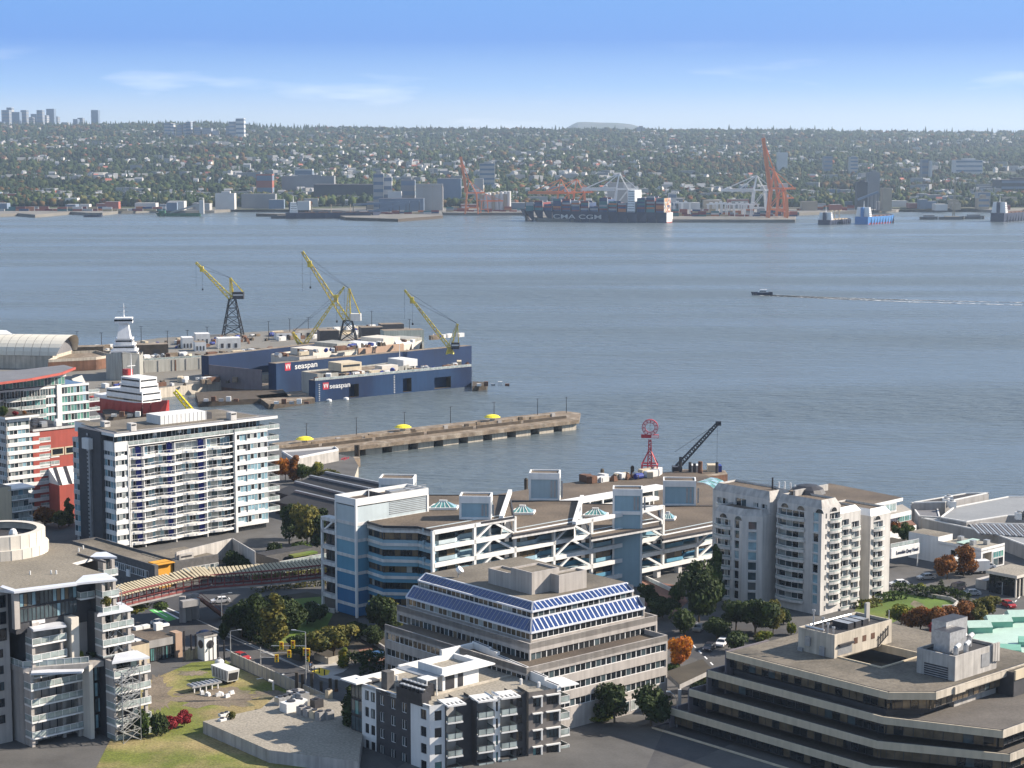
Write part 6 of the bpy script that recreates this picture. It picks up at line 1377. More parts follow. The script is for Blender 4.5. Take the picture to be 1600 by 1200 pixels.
def person(px,py,label,top,leg,face,stride=.25):
 p=P(px,py,G)
 J={'pel':(0,0,.95),'che':(0,0,1.30),'nec':(0,0,1.50),'hea':(0,.02,1.62),'crn':(0,.0,1.76),'ls':(-.19,0,1.42),'le':(-.24,.05,1.13),'lh':(-.24,.16,.90),'rs':(.19,0,1.42),'re':(.25,-.06,1.13),'rh':(.24,.02,.88),'lp':(-.10,0,.90),'lk':(-.11,stride*.6,.50),'la':(-.11,stride,.08),'lt':(-.11,stride+.16,.04),'rp':(.10,0,.90),'rk':(.11,-.02,.48),'ra':(.11,-stride,.09),'rt':(.11,-stride+.16,.04)}
 Rr={'pel':.13,'che':.15,'nec':.06,'hea':.10,'crn':.085,'ls':.065,'le':.045,'lh':.035,'rs':.065,'re':.045,'rh':.035,'lp':.09,'lk':.065,'la':.045,'lt':.04,'rp':.09,'rk':.065,'ra':.045,'rt':.04}
 E=[('pel','che'),('che','nec'),('nec','hea'),('hea','crn'),('che','ls'),('ls','le'),('le','lh'),('che','rs'),('rs','re'),('re','rh'),('pel','lp'),('lp','lk'),('lk','la'),('la','lt'),('pel','rp'),('rp','rk'),('rk','ra'),('ra','rt')]
 ks=list(J);me=bpy.data.meshes.new('person');me.from_pydata([J[k] for k in ks],[(ks.index(a),ks.index(b)) for a,b in E],[])
 T=thing('person',label,'person',tuple(p),face)
 o=inst('body',me,T);md=o.modifiers.new('skin','SKIN');sk=me.skin_vertices[0].data
 for i,k in enumerate(ks):sk[i].radius=(Rr[k],Rr[k]);sk[i].use_root=(k=='pel')
 sb=o.modifiers.new('sub','SUBSURF');sb.levels=1;sb.render_levels=1
 dg=bpy.context.evaluated_depsgraph_get();m2=bpy.data.meshes.new_from_object(o.evaluated_get(dg));o.modifiers.clear();o.data=m2
 m2.materials.clear();[m2.materials.append(MT[k]) for k in('skin',top,leg,'cloth_dark')]
 for f_ in m2.polygons:
  z=f_.center.z;f_.material_index=3 if z>1.70 or z<.09 else 0 if(z>1.48 or(z<.96 and abs(f_.center.x)>.2)) else 1 if z>.95 else 2
  f_.use_smooth=True
 return T
person(484.5,1048,'pedestrian in a grey blue top and dark trousers waiting by the signal mast','cloth_blue','cloth_dark',.4)
person(487,1047,'pedestrian in dark clothes stepping onto the yellow paving','cloth_dark','cloth_dark',-.6,.3)
# lot furniture
def box_thing(name,label,cat,px,py,w_,d_,h_,m,z=G,rz=None,top=None,group=None,legs=False):
 p=P(px,py,z);T=thing(name,label,cat,tuple(p),PHI if rz is None else rz,group);mb=MB();z0=.5 if legs else 0
 mb.box(0,0,z0,w_,d_,z0+h_,m,top);mb.build('body',T)
 if legs:
  for x,y in((.2,.2),(w_-.4,.2),(.2,d_-.4),(w_-.4,d_-.4)):mb=MB();mb.box(x,y,0,x+.2,y+.2,.5,'dark_metal');mb.build('leg',T)
 return T
p=P(372,1068,G);T=thing('box_trailer','white slope sided box trailer parked on the grassy lot','trailer',tuple(p),PHI+math.radians(88))
mb=MB();mb.hexa([(0,0,.7),(5.6,0,.7),(5.6,2.4,.7),(0,2.4,.7),(-.5,-.1,3.0),(5.9,-.1,3.0),(5.9,2.5,3.0),(-.5,2.5,3.0)],'container_white');mb.build('body',T)
mb=MB();mb.hexa([(-.02,.15,.8),(0,.15,.8),(0,2.25,.8),(-.02,2.25,.8),(-.45,.15,2.5),(-.4,.15,2.5),(-.4,2.25,2.5),(-.45,2.25,2.5)],'dark_metal');mb.build('rear_door',T)
for i in range(5):mb=MB();mb.box(.4+i*1.05,2.42+0,1.0,.95+i*1.05,2.50,2.8,'grey_concrete');mb.build('side_panel',T)
for x in(1.2,2.2):mb=MB();mb.cyl((x,0,.4),(x,.25,.4),.4,.4,'tyre',10);mb.build('wheel',T);mb=MB();mb.cyl((x,2.1,.4),(x,2.4,.4),.4,.4,'tyre',10);mb.build('wheel',T)
a,b=P(301,1084,G),P(347,1075,G);d=b-a;L_=d.length;T=thing('steel_ramp','long low silver steel ramp on short legs in the grass','ramp',tuple(a),math.atan2(d.y,d.x));mb=MB();mb.box(0,0,1.0,L_,2.4,1.35,'galvanised');mb.build('deck',T)
for i in range(7):mb=MB();mb.box(L_*i/7+.2,.1,1.36,L_*i/7+L_/12,2.3,1.5,'metal_grey');mb.build('panel',T)
for i in range(5):mb=MB();mb.box(L_*(i+.3)/5,.1,0,L_*(i+.3)/5+.2,.3,1.0,'container_white');mb.build('leg',T)
p=P(343,1045,G);T=root_at('water_tank',p,'pale round water tank at the foot of the dark posts','tank');mb=MB();mb.lathe((0,0,0),[(.9,0),(.95,.2),(.95,1.5),(.7,1.9),(.3,2.0),(0,2.05)],'container_white',14);mb.build('shell',T);mb=MB();mb.cyl((0,0,1.95),(0,0,2.3),.3,.3,'metal_grey',10);mb.build('cap',T)
for i,(x,y) in enumerate([(330,1087),(338,1089),(350,1086),(353,1091),(360,1086),(320,1086)]):
 mb=MB();r=random.Random(i);mb.hexa([(0,0,0),(1.1,.1,0),(1.0,.9,0),(-.1,.8,0),(.1,.1,.6),(.9,.2,.8),(.8,.7,.7),(.0,.7,.5)],'container_white');o=mb.build('rubble_block',loc=tuple(P(x,y,G)),rz=r.random()*3);tag(o,'pale concrete rubble lump lying in the middle of the lot','rubble','rubble lumps on the lot')
p=P(427,1078,G);T=root_at('hydrant_pipe',p,'pale curved pipe stub standing by the lot wall','pipe');mb=MB();mb.cyl((0,0,0),(0,0,1.6),.2,.2,'container_white',8);mb.cyl((0,0,1.6),(-.9,0,1.9),.25,.3,'container_white',8);mb.build('pipe',T)
p=P(320,1033,G);T=thing('gate_tower','small white tower with a round window beside dark steel posts','tower',tuple(p),PHI);mb=MB();mb.box(0,0,0,2.9,2.6,5.0,'white_paint','dark_roof');mb.box(-.15,-.15,4.8,3.05,2.75,5.2,'pale_concrete','dark_roof');mb.build('wall',T)
for(x,y,nx,ny) in((1.4,-.02,0,-1),(-.02,1.3,-1,0)):mb=MB();mb.cyl((x,y,3.3),(x+nx*.1,y+ny*.1,3.3),.85,.85,'dark_metal',16);mb.build('round_window',T)
for i,(x,y,t_) in enumerate([(288,1020,985),(299,1022,990),(306,1024,990),(341,1040,998),(350.5,1038,1000),(333,1030,988)]):
 p=P(x,y,G);mb=MB();h=(y-t_)*mpp(p);mb.box(-.15,-.15,0,.15,.15,h,'dark_metal');o=mb.build('steel_post',loc=tuple(p));tag(o,['leftmost dark steel post by the timber gate','second dark steel post by the timber gate','third dark steel post by the timber gate','dark steel post beside the pale water tank','dark steel post nearest the concrete wall end','dark steel post right against the small white tower'][i],'post','steel posts round the white tower')
p=P(287,1033,G);T=thing('timber_gate','tan timber gate and fence between the shop and the white tower','fence',tuple(p),PHI-.1);
for i in range(9):mb=MB();mb.box(i*.55,0,0,i*.55+.48,.12,1.9+.3*(i%3),'steel_tan' if i%4 else 'timber');mb.build('board',T)
f=Frame(234,1036,G);h=4.6;T=f.root('corner_shop','single storey shop with brown flat roof and dark glass front','shop');mb=MB();L1=f.u(273,h);mb.box(0,0,3.0,L1,12,h,'grey_concrete','brown_roof');mb.box(.3,.3,0,L1,12,3.0,'dark_metal');mb.box(-7,0,0,0,12,h-.4,'court_cream','brown_roof');mb.box(L1,-.3,0,L1+1.6,2,h+.6,'paving_tan');mb.build('wall',T) if 'paving_tan' in MT else(MT.__setitem__('paving_tan',pm('paving_tan',(.36,.25,.18),.1,.5,.9)),mb.build('wall',T))
for i in range(4):putwin(T,(0,.25),dA,.3+i*(L1-.4)/4,.2,(L1-.6)/4,2.7,3,t=.02,fr='dark_metal',pal=('glass_dark','glass_mid','glass_teal'),wt=(4,2,1))
for(x,y,hh) in((L1*.9,6,1.5),(L1*.4,9,.7),(L1*.7,9,.7)):mb=MB();mb.box(x,y,h,x+1.6,y+1.2,h+hh,'container_white');mb.build('roof_unit',T)
box_thing('garden_table','pale pergola canopy on the shop roof terrace','canopy',213,1003,2.6,2.0,.2,'container_white',z=G+4.2)
f=Frame(318,1146,G);T=f.root('service_building','low flat roofed service building with rows of roof units','building');hh=f.h(1127);q=[f.lp(a,b,hh) for a,b in[(317,1127),(420,1172),(560,1190),(572,1112),(503,1085),(430,1088),(408,1107)]]
ar=sum(a[0]*b[1]-b[0]*a[1] for a,b in zip(q,q[1:]+q[:1]));q=q if ar>0 else q[::-1]
mb=MB();mb.prism(q,0,hh,'pale_concrete','pale_gravel');mb.build('wall',T)
for i,(x,y,w_,d_,z_,m) in enumerate([(436,1103,1.8,1.5,1.4,'galvanised'),(444,1101,1.8,1.5,1.4,'galvanised'),(452,1099,1.8,1.5,1.4,'container_white'),(460,1097,1.8,1.5,1.5,'galvanised'),(470,1100,2.0,1.6,1.8,'metal_grey'),(448,1115,3.6,2.2,1.7,'container_white'),(464,1109,2.4,2.0,1.5,'container_white'),(470,1118,1.5,1.4,1.4,'grey_concrete'),(480,1121,1.5,1.4,1.4,'grey_concrete'),(490,1124,1.5,1.4,1.4,'court_cream'),(499,1127,1.5,1.4,1.5,'grey_concrete'),(512,1126,1.5,1.4,1.5,'grey_concrete'),(455,1093,3.0,1.6,1.3,'pale_concrete'),(345,1121,1.2,.9,.5,'container_white'),(352,1119,1.2,.9,.5,'container_white'),(345,1128,1.3,1.0,.4,'container_white'),(492,1108,2.0,1.5,1.6,'dark_metal'),(513,1092,1.0,1.0,1.5,'court_cream')]):
 u_,v_=f.lp(x,y,hh);mb=MB();mb.box(u_,v_,hh,u_+w_,v_+d_,hh+z_,m);mb.cyl((u_+w_/2,v_+d_/2,hh+z_),(u_+w_/2,v_+d_/2,hh+z_+.2),min(w_,d_)*.38,min(w_,d_)*.38,'dark_metal',10);mb.build('roof_unit',T)
ptree(362,1122,22,12,'bush','leaf_olive','heap of olive shrubs on the service building roof',z=G+hh)
p=P(590,1038,G);T=root_at('patio_umbrella',p,'pale blue patio umbrella beside the office block corner','umbrella');mb=MB();mb.cyl((0,0,0),(0,0,2.6),.05,.05,'metal_grey',6);mb.build('pole',T);mb=MB();mb.lathe((0,0,2.1),[(2.2,0),(1.2,.45),(0,.8)],'umbrella_blue',8) if 'umbrella_blue' in MT else(pm('umbrella_blue',(.35,.55,.72),.05,.5,.7),mb.lathe((0,0,2.1),[(2.2,0),(1.2,.45),(0,.8)],'umbrella_blue',8));mb.build('canopy',T)
p=P(1057.5,1136,G);T=root_at('street_lamp',p,'curved blue grey lamp post between the round trees and the terraced office','street lamp');mb=MB();mb.cyl((0,0,0),(0,0,4.8),.12,.08,'metal_grey',8);mb.build('pole',T);mb=MB();mb.beam((0,0,4.8),(-.5,0,6),.1,.1,'metal_grey');mb.beam((-.5,0,6),(-1.4,0,6.6),.1,.1,'metal_grey');mb.box(-2.0,-.15,6.5,-1.2,.15,6.7,'container_white');mb.build('lamp_head',T)
# vehicles
def car_meshes(col,kind):
 b=MB();L_,W_2,H_=(4.5,.9,1.45) if kind=='car' else(4.8,.97,1.8) if kind=='suv' else(5.6,1.0,2.3)
 pr=[(0,.35),(0,.75),(.15,.85),(1.1,.98)]
 s=L_/4.5;prof=[(0,.3),(0,.72),(.9*s,.95),(4.3*s,.95),(4.5*s,.7),(4.5*s,.3)]
 for sg in(1,):
  n=len(prof)
  for i in range(n):
   a,c=prof[i],prof[(i+1)%n];b.face([(a[0],-W_2,a[1]),(a[0],W_2,a[1]),(c[0],W_2,c[1]),(c[0],-W_2,c[1])],col)
  b.face([(x,-W_2,z) for x,z in prof][::-1],col);b.face([(x,W_2,z) for x,z in prof],col)
 cab=[(1.0*s,.95),(1.6*s,H_-.04),(3.4*s,H_-.04),(4.1*s,.95)] if kind=='car' else[(1.0*s,.95),(1.4*s,H_-.04),(4.2*s,H_-.04),(4.4*s,.95)]
 g=MB();w2=W_2-.1;w3=W_2-.22
 A=[(x,-(w2 if z<1 else w3),z) for x,z in cab];Bq=[(x,(w2 if z<1 else w3),z) for x,z in cab]
 g.face([A[0],A[3],A[2],A[1]][::-1],'glass_dark');g.face(Bq,'glass_dark');g.face([A[0],A[1],Bq[1],Bq[0]],'glass_dark');g.face([A[2],A[3],Bq[3],Bq[2]],'glass_dark')
 r=MB();r.box(cab[1][0]+.02,-w3+.02,H_-.06,cab[2][0]-.02,w3-.02,H_,col)
 for x in(cab[1][0],(cab[1][0]+cab[2][0])/2,cab[2][0]):
  for sg in(1,-1):r.beam((x,sg*w3,H_-.05),(x+(x-(cab[1][0]+cab[2][0])/2)*.4,sg*(w2+.01),.95),.08,.08,col)
 wl=MB();wl.cyl((0,-.12,0),(0,.12,0),.33,.33,'tyre',12);wl.cyl((0,-.13,0),(0,.13,0),.18,.18,'galvanised',8)
 return b.mesh('body'),g.mesh('windows'),r.mesh('roof'),wl.mesh('wheel'),L_,W_2
def car(px,py,rz,col,kind,label,group=None,name='parked_car',cat='car',z=G):
 p=P(px,py,z);T=thing(name,label,cat,tuple(p),rz,group);b,g,r,wl,L_,w_=car_meshes(col,kind)
 inst('body',b,T,(-L_/2,0,0));inst('windows',g,T,(-L_/2,0,0));inst('roof',r,T,(-L_/2,0,0))
 for x in(-L_*.32,L_*.30):
  for sg in(1,-1):inst('wheel',wl,T,(x,sg*(w_-.08),.33))
 for sg in(1,-1):mb=MB();mb.box(-L_/2-.02,sg*.7-.15,.55,-L_/2+.1,sg*.7+.15,.72,'container_white');mb.build('headlight',T)
 return T
car(1405,915,.2,'car_white','car','white car by the yellow green bush at the tower corner');car(1495,922,PHI,'car_dark','suv','dark people carrier parked beside the tiny conifer');car(1517,930,.1,'car_silver','car','silver white car parked nearest the autumn trees')
car(1507,897,-.2,'car_dark','car','dark car in the shade behind the white truck');car(1541,888,.1,'car_white','car','white car in front of the white pavilion arch');car(376,1020+10,2.4,'car_red','car','dark red car driving along the avenue past the lot');car(1405,965-52,.2,'car_dark','car','dark car under the hotel sign canopy',z=G) if False else None
car(1108,1015,1.2,'car_dark','car','dark car in the shade beyond the brilliant orange tree');car(345,942,.3,'car_white','car','white car beyond the walkway under the park trees')
def truck(px,py,rz,label,L_=6.5):
 p=P(px,py,G);T=thing('box_truck',label,'truck',tuple(p),rz);mb=MB();mb.box(-L_/2+1.9,-1.15,.8,L_/2,1.15,3.3,'container_white');mb.build('cargo_box',T);mb=MB()
 mb.hexa([(-L_/2,-1,.5),(-L_/2+1.8,-1,.5),(-L_/2+1.8,1,.5),(-L_/2,1,.5),(-L_/2+.5,-.95,2.3),(-L_/2+1.8,-.95,2.3),(-L_/2+1.8,.95,2.3),(-L_/2+.5,.95,2.3)],'car_white');mb.build('cab',T)
 mb=MB();mb.hexa([(-L_/2+.2,-.9,1.3),(-L_/2+.25,-.9,1.3),(-L_/2+.25,.9,1.3),(-L_/2+.2,.9,1.3),(-L_/2+.43,-.85,2.15),(-L_/2+.5,-.85,2.15),(-L_/2+.5,.85,2.15),(-L_/2+.43,.85,2.15)],'glass_dark');mb.build('windscreen',T)
 for x in(-L_*.33,L_*.3):
  for sg in(1,-1):mb=MB();mb.cyl((x,sg*1.0-.12,.45),(x,sg*1.0+.12,.45),.45,.45,'tyre',12);mb.build('wheel',T)
truck(1524,896,PHI-.5,'white box truck facing the yard behind the rust orange tree');truck(1484,893,PHI-.3,'white lorry half hidden by the spreading orange brown tree',5.5)
for i,(x,y,c,l) in enumerate([(1092,985,'car_silver','silver car in the shaded road beside the shrub bank'),(1128,1008,'car_white','white car in the shaded road near the terraced office corner'),(1555,912,'car_dark','dark car parked by the pale wall enclosure'),(1575,948,'car_red','red car on the market street below the kiosk'),(1447,905,'car_silver','silver car turning in the forecourt by the hotel sign'),(250,978,'car_white','white car waiting at the junction by the green lane'),(322,996,'car_blue','blue car on the avenue beyond the white tower')]):car(x,y,(1.2,1.2,PHI,1.9,.3,2.4,2.4)[i],c,'car',l)
for i in range(6):a=(1082+i*9,1008+i*9);gs('lane_marking',[a,(a[0]+2,a[1]-.6),(a[0]+6,a[1]+3.6),(a[0]+4,a[1]+4.2)],'paint_white',4)
for i in range(9):a=(1560+i*5,968-i*5.5);gs('lane_marking',[a,(a[0]+2,a[1]),(a[0]+4.4,a[1]-3),(a[0]+2.4,a[1]-3)],'paint_white',4)
# compact helpers
def ccw(q):
 return q if sum(a[0]*b[1]-b[0]*a[1] for a,b in zip(q,q[1:]+q[:1]))>0 else q[::-1]
def poly_thing(name,label,cat,px,zt,zb,m,top=None,group=None,kind=None,par=0,pm_=None):
 """solid whose top outline is given by photo points at height zt"""
 q=ccw([(P(a,b,zt).x,P(a,b,zt).y) for a,b in px]);o=(q[0][0],q[0][1],zb);T=thing(name,label,cat,o,0,group) if not kind else None
 mb=MB();l=[(x-o[0],y-o[1]) for x,y in q];mb.prism(l,0,zt-zb,m,top)
 if T:mb.build('body',T)
 else:T=tag(mb.build(name,loc=o),kind=kind)
 if par:
  mb=MB()
  for a,b in zip(l,l[1:]+l[:1]):
   d=(b[0]-a[0],b[1]-a[1]);L_=math.hypot(*d);mb.rb(a,(d[0]/L_,d[1]/L_),0,L_,-.35,0.02,zt-zb-.05,zt-zb+par,pm_ or m)
  mb.build('parapet',T)
 return T,o
def txt(s,parent,o,d,z,h_,m,name='lettering',t=.06,w_=None):
 c=bpy.data.curves.new(name,'FONT');c.body=s;c.size=h_*1.35;c.extrude=.03;c.offset=h_*.012
 ob=bpy.data.objects.new(name,c);COL.objects.link(ob);c.materials.append(MT[m]);ob.parent=parent
 ob.location=(o[0]+d[1]*t,o[1]-d[0]*t,z);ob.rotation_euler=(pi/2,0,math.atan2(d[1],d[0]))
 if w_:bpy.context.view_layer.update();ob.scale.x=w_/max(ob.dimensions.x,.01)
 bpy.context.view_layer.update();me=bpy.data.meshes.new_from_object(ob.evaluated_get(bpy.context.evaluated_depsgraph_get()));o2=bpy.data.objects.new(name,me);COL.objects.link(o2);o2.parent=parent;o2.location=ob.location;o2.rotation_euler=ob.rotation_euler;o2.scale=ob.scale;bpy.data.objects.remove(ob)
 return o2
# low waterfront buildings, east side
f=Frame(1395,838,G);h=10.0;T=f.root('waterfront_restaurant','white waterfront building with broad brown roof and teal window bands','building')
poly=[f.lp(a,b,h) for a,b in[(1270,764),(1296,755),(1411,777.5),(1372,786),(1346,792),(1300,790)]];mb=MB();mb.prism(ccw(poly),h-.9,h,'white_paint','brown_roof');mb.build('roof',T)
p0=f.lp(1372,788,h);p1=f.lp(1400,783,h);mb=MB();mb.prism(ccw([f.lp(a,b,h-1) for a,b in[(1285,770),(1374,791),(1401,785),(1330,768)]]),0,h-.9,'white_paint');mb.prism(ccw([f.lp(a,b,6.6) for a,b in[(1378,807),(1424,797),(1410,788),(1370,795)]]),5.4,6.6,'white_paint','pavement');mb.prism(ccw([f.lp(a,b,2.6) for a,b in[(1385,832),(1432,820),(1415,805),(1375,815)]]),0,2.6,'white_paint','paving_red');mb.build('wall',T)
for(a,b,z,hh,n) in(((1378,790),1400,7.0,2.0,4),((1380,808),1424,2.8,2.4,6)):
 q=f.lp(*a,z+hh);L_=f.run(b,z+hh,q[0],q[1],(1,0));k=4
 for i in range(k):putwin(T,q,dA,i*L_/k,z,L_/k,hh,3,t=.1,pal=('glass_teal','glass_sky'),wt=(2,1))
def roofshape(name,label,px,zt,m,wall='grey_concrete',zb=G,edge='container_white'):
 T,o=poly_thing(name,label,'market roof',px,zt,zb,wall,m,par=.25,pm_=edge);return T
roofshape('market_hall','broad folded grey roof of the waterfront market hall',[(1469,809),(1490,793),(1575,776.5),(1700,776),(1700,806),(1575,806),(1510,816)],10.5,'zinc')
roofshape('market_annexe','small dark grey roofed market annexe next to the white restaurant',[(1423,789),(1463,785),(1469,809),(1436,807)],9.5,'grey_roof')
T=roofshape('market_gallery','long narrow dark gallery roof with white fascia at the water edge',[(1424,786),(1508,771.5),(1545,770.5),(1477,785)],11.5,'dark_roof')
T=roofshape('market_arcade','corrugated sloping grey arcade roof in front of the market hall',[(1440,810),(1469,812),(1515,818),(1700,820),(1700,880),(1600,852),(1552,834)],9.5,'zinc')
q=[P(a,b,13.3) for a,b in[(1515,819),(1700,821)]];
for i in range(40):mb=MB();a=P(1515+i*4.6,819+i*.04,9.8);b=P(1530+i*4.9,834+i*.3,9.75);mb.beam(a-Vector((0,0,0)),b,.45,.3,'grey_roof' if i%2 else 'galvanised');o=mb.build('roof_rib',T);o.parent=T;o.matrix_parent_inverse=Matrix.Translation((-T.location.x,-T.location.y,-T.location.z))
for(x,y) in((1474,790),(1483,794),(1588,812),(1597,812),(1478,786)):u=P(x,y,10.5);mb=MB();mb.box(0,0,0,2,2,1.8,'container_white');mb.cyl((1,1,1.8),(1,1,2.3),.6,.6,'metal_grey',8);tag(mb.build('roof_unit',loc=tuple(u)),'pale roof ventilation unit on the market roofs','roof unit','units on the market roofs')
f=Frame(1532.5,892,G);h=f.h(857);u1=f.u(1570,h);v1=f.v(1466,h);T=f.root('white_pavilion','white two storey pavilion with a dark arch and green window','building');mb=MB()
mb.prism([(0,0),(u1,0),(u1,v1),(0,v1)],h-.9,h-.6,'white_paint','pale_gravel');hs=[(u1*.06,u1*.45,.1,h-1.4)];facade(mb,(0,0),dA,0,u1,0,h,hs,'white_paint',2.0,'cream_concrete');mb.box(.2,2.0,0,u1-.2,v1,h-.9,'court_white');mb.face([(0,0,0),(0,0,h),(0,v1,h),(0,v1,0)],'white_paint');mb.build('wall',T)
putwin(T,(0,0),dA,u1*.5,h-3.4,u1*.44,1.8,4,t=.06,pal=('glass_teal','glass_green'));putwin(T,(0,0),dA,u1*.5,.3,u1*.44,2.2,2,t=.06)
for s_ in(.3,.55):putwin(T,(0,v1),dL,v1*s_,h-3.4,1.6,1.8,1,t=.06)
mb=MB();mb.box(2,v1-6,h-.2,u1-1,v1-4,h,'green_metal');mb.build('awning',T)
mb=MB();mb.box(0,v1,0,u1-4,v1+9,h+1.0,'white_paint','pale_roof');mb.build('rear_wing',T)
for(x,y) in((4,5),(7,3),(6,10)):mb=MB();mb.box(x,y,h-.6,x+1.3,y+1.2,h+.6,'metal_grey');mb.build('roof_unit',T)
a,b=P(1392,893,G),P(1436,884,G);d=b-a;L_=d.length;T=thing('sign_canopy','raised white canopy band carrying the hotel name beside the tower','sign',tuple(a),math.atan2(d.y,d.x));mb=MB();mb.box(0,0,3.2,L_,.5,5.8,'white_paint');mb.box(0,.5,5.4,L_,9,5.8,'pale_concrete','soil');mb.build('band',T)
txt('Lonsdale Quay Hotel',T,(1.8,0),(1,0),4.0,.95,'ship_navy',w_=L_-2.4);mb=MB();mb.cyl((L_-.5,.2,0),(L_-.5,.2,3.2),.15,.15,'container_white',8);mb.build('post',T);inst('railing',balmesh(L_,.1,slab=.06,rail=1.0,sides=False),T,(0,.3,5.8))
f=Frame(1587,934,G);T=f.root('glass_kiosk','pale framed glass kiosk at the edge of the market street','kiosk');mb=MB();mb.box(-.4,-.4,4.6,10,8,5.3,'court_white','pale_gravel');mb.box(.3,.3,0,9.5,7.5,4.6,'glass_dark');mb.build('body',T)
for i in range(7):mb=MB();mb.box(i*1.5,0,0,i*1.5+.3,.3,4.6,'court_white');mb.build('column',T)
T,o=poly_thing('white_tent','white awning tent beside the glass kiosk','tent',[(1558,900),(1580,896),(1588,904),(1566,910)],G+3,G,'container_white');box_thing('wall_enclosure','pale low wall enclosure in the market yard','wall',1541,922,8,3,2.2,'pale_concrete');
for a in[(1412,838,'person in dark clothes on the restaurant forecourt'),(1576,896,'person by the market entrance steps')]:person(a[0],a[1]+12,a[2],'cloth_dark','cloth_dark',.5,.2)
T,o=poly_thing('green_roof_hall','hall with pale green metal roof and a row of dormers','building',[(1516,1003),(1524,991),(1680,947),(1680,1085),(1556,1036)],15.0,G,'green_side','green_metal')
for i,(x,y,w_) in enumerate([(1479,1000,1.0),(1514,990,1.6),(1546,981,1.6),(1579,973,1.6)]):
 p=P(x,y,15.0);mb=MB();rx,ry,rz_=p.x-o[0],p.y-o[1],8.6;c,s=math.cos(PHI-1.75),math.sin(PHI-1.75)
 mb.box(0,0,0,w_*3,3.2,1.9,'green_side','green_metal');mb.hexa([(-.2,-.2,1.9),(w_*3,-.2,1.9),(w_*3,3.4,1.9),(-.2,3.4,1.9),(-.2,1.5,2.9),(w_*3,1.5,2.9),(w_*3,1.7,2.9),(-.2,1.7,2.9)],'green_metal');mb.box(-.05,.7,.3,0,2.5,1.6,'glass_dark')
 k=mb.build('dormer',T,loc=(rx,ry,rz_-.3),rz=.1)
for(x,y) in((1560,1022),(1592,1010)):p=P(x,y,15);mb=MB();mb.hexa([(0,0,-1),(4.2,0,-1),(4.2,3,-1),(0,3,-1),(0,0,.9),(4.2,0,.9),(4.2,3,1.3),(0,3,1.3)],'green_side');mb.build('dormer',T,loc=(p.x-o[0],p.y-o[1],9.0),rz=-.2)
# west side
def banded(f,T,u0,u1,hs,fl,pal,wt,m='white_paint',o=None,d=dA,bal=None,npn=3,band=1.0,wl=3.6):
 o=o or(0,0);L_=u1-u0;k=0;z=hs
 while z>fl*.6:
  mb=MB();mb.rb(o,d,u0,u1,-.6,0,max(z-band,0),z,m);mb.build('floor_band',T);n=max(1,round(L_/wl));ww=L_/n
  for i in range(n):putwin(T,o,d,u0+i*ww,max(z-fl,0),ww,fl-band,npn,t=-.2,pal=pal,wt=wt)
  if bal and k:inst('balcony',balmesh(bal,3.4,slab=.35,rail=1.0),T,(u1-.2,3.4,z-.7),0)
  z-=fl;k+=1
f=Frame(14,818,G);h=f.h(655);fl=f.h(655)-f.h(668);T=f.root('balcony_tower','white banded balcony tower at the western edge with roof garden','apartment building');u1=f.u(46,h);u2=f.u(61,h);u3=f.u(76,h)
mb=MB();mb.box(.5,.5,0,u1,16,h-.3,'glass_dark');mb.box(-.6,-1,h,u1+2.5,16,h+.6,'white_paint','soil');mb.build('core',T)
banded(f,T,0,u1,h,fl,('glass_mid','glass_dark','glass_sky','glass_curtain'),(3,3,3,1));banded(f,T,0,14,h,fl,('glass_sky','glass_mid','glass_dark'),(3,2,2),'condo_white',(0,14),dL)
hh=h-2*fl;mb=MB();mb.box(u1,.6,0,u2,14,hh,'glass_dark');mb.box(u2,.6,0,u3,14,hh-2*fl,'glass_dark');mb.build('core',T);banded(f,T,u1,u2,hh,fl,('glass_mid','glass_dark','glass_sky'),(3,3,3),bal=3.6);banded(f,T,u2,u3,hh-2*fl,fl,('glass_mid','glass_curtain','glass_sky','glass_dark'),(3,2,2,3),bal=3.2)
for a in[(5,652,16,22,'bush','leaf_green','bright green treetop on the west tower roof garden'),(24,650,14,9,'bush','leaf_red','red shrub on the west tower roof garden'),(38,648,10,8,'bush','leaf_rust','rust shrub on the west tower roof garden')]:ptree(*a,z=G+h+.5)
f=Frame(4,850,G);T=f.root('cream_block','small cream apartment block with glass balconies below the west tower','apartment building');h=f.h(762);mb=MB();mb.box(-8,0,0,3,9,h,'court_cream','pale_roof');mb.box(3,2,0,9,9,h-1,'glass_dark');mb.box(2,0,h-1.2,10,9,h-.8,'white_paint');mb.build('wall',T)
for k in range(4):inst('balcony',balmesh(6,2.4,slab=.3),T,(3,2.2,h-4-k*3.1));putwin(T,(3,2),dA,0,h-3.8-k*3.1,6,2.3,4,t=.02,pal=('glass_curtain','glass_mid','glass_sky'))
f=Frame(55,812,G);h=f.h(674);u1=f.u(124,h);T=f.root('red_hall','tall brick red clad hall with a diagonal glazed roof strip','building');mb=MB();mb.box(0,0,0,u1,24,h,'red_cladding','dark_roof');mb.box(0,-.3,h-.1,u1,0,h+.5,'white_concrete');mb.build('wall',T)
z=f.h(712,f.u(90));putwin(T,(0,0),dA,f.u(80,z),z,f.u(100,z)-f.u(80,z),2.3,1,t=.06,fr='court_cream',pal=('glass_dark',),wt=(1,),f=.35,var=0);putwin(T,(0,0),dA,f.u(101.5,z),z,4.5,2.3,1,t=.06,fr='court_cream',pal=('glass_dark',),wt=(1,),f=.35,var=0)
z0,z1=f.h(752,f.u(95)),f.h(730,f.u(95));mb=MB();mb.hexa([(f.u(76,z0),-6,z0),(u1,-6,z0),(u1,0,z0),(f.u(76,z0),0,z0),(f.u(76,z0),-.3,z1),(u1,-.3,z1),(u1,0,z1),(f.u(76,z0),0,z1)],'container_white');mb.box(f.u(76,z0),-6,0,u1,0,z0,'red_cladding')
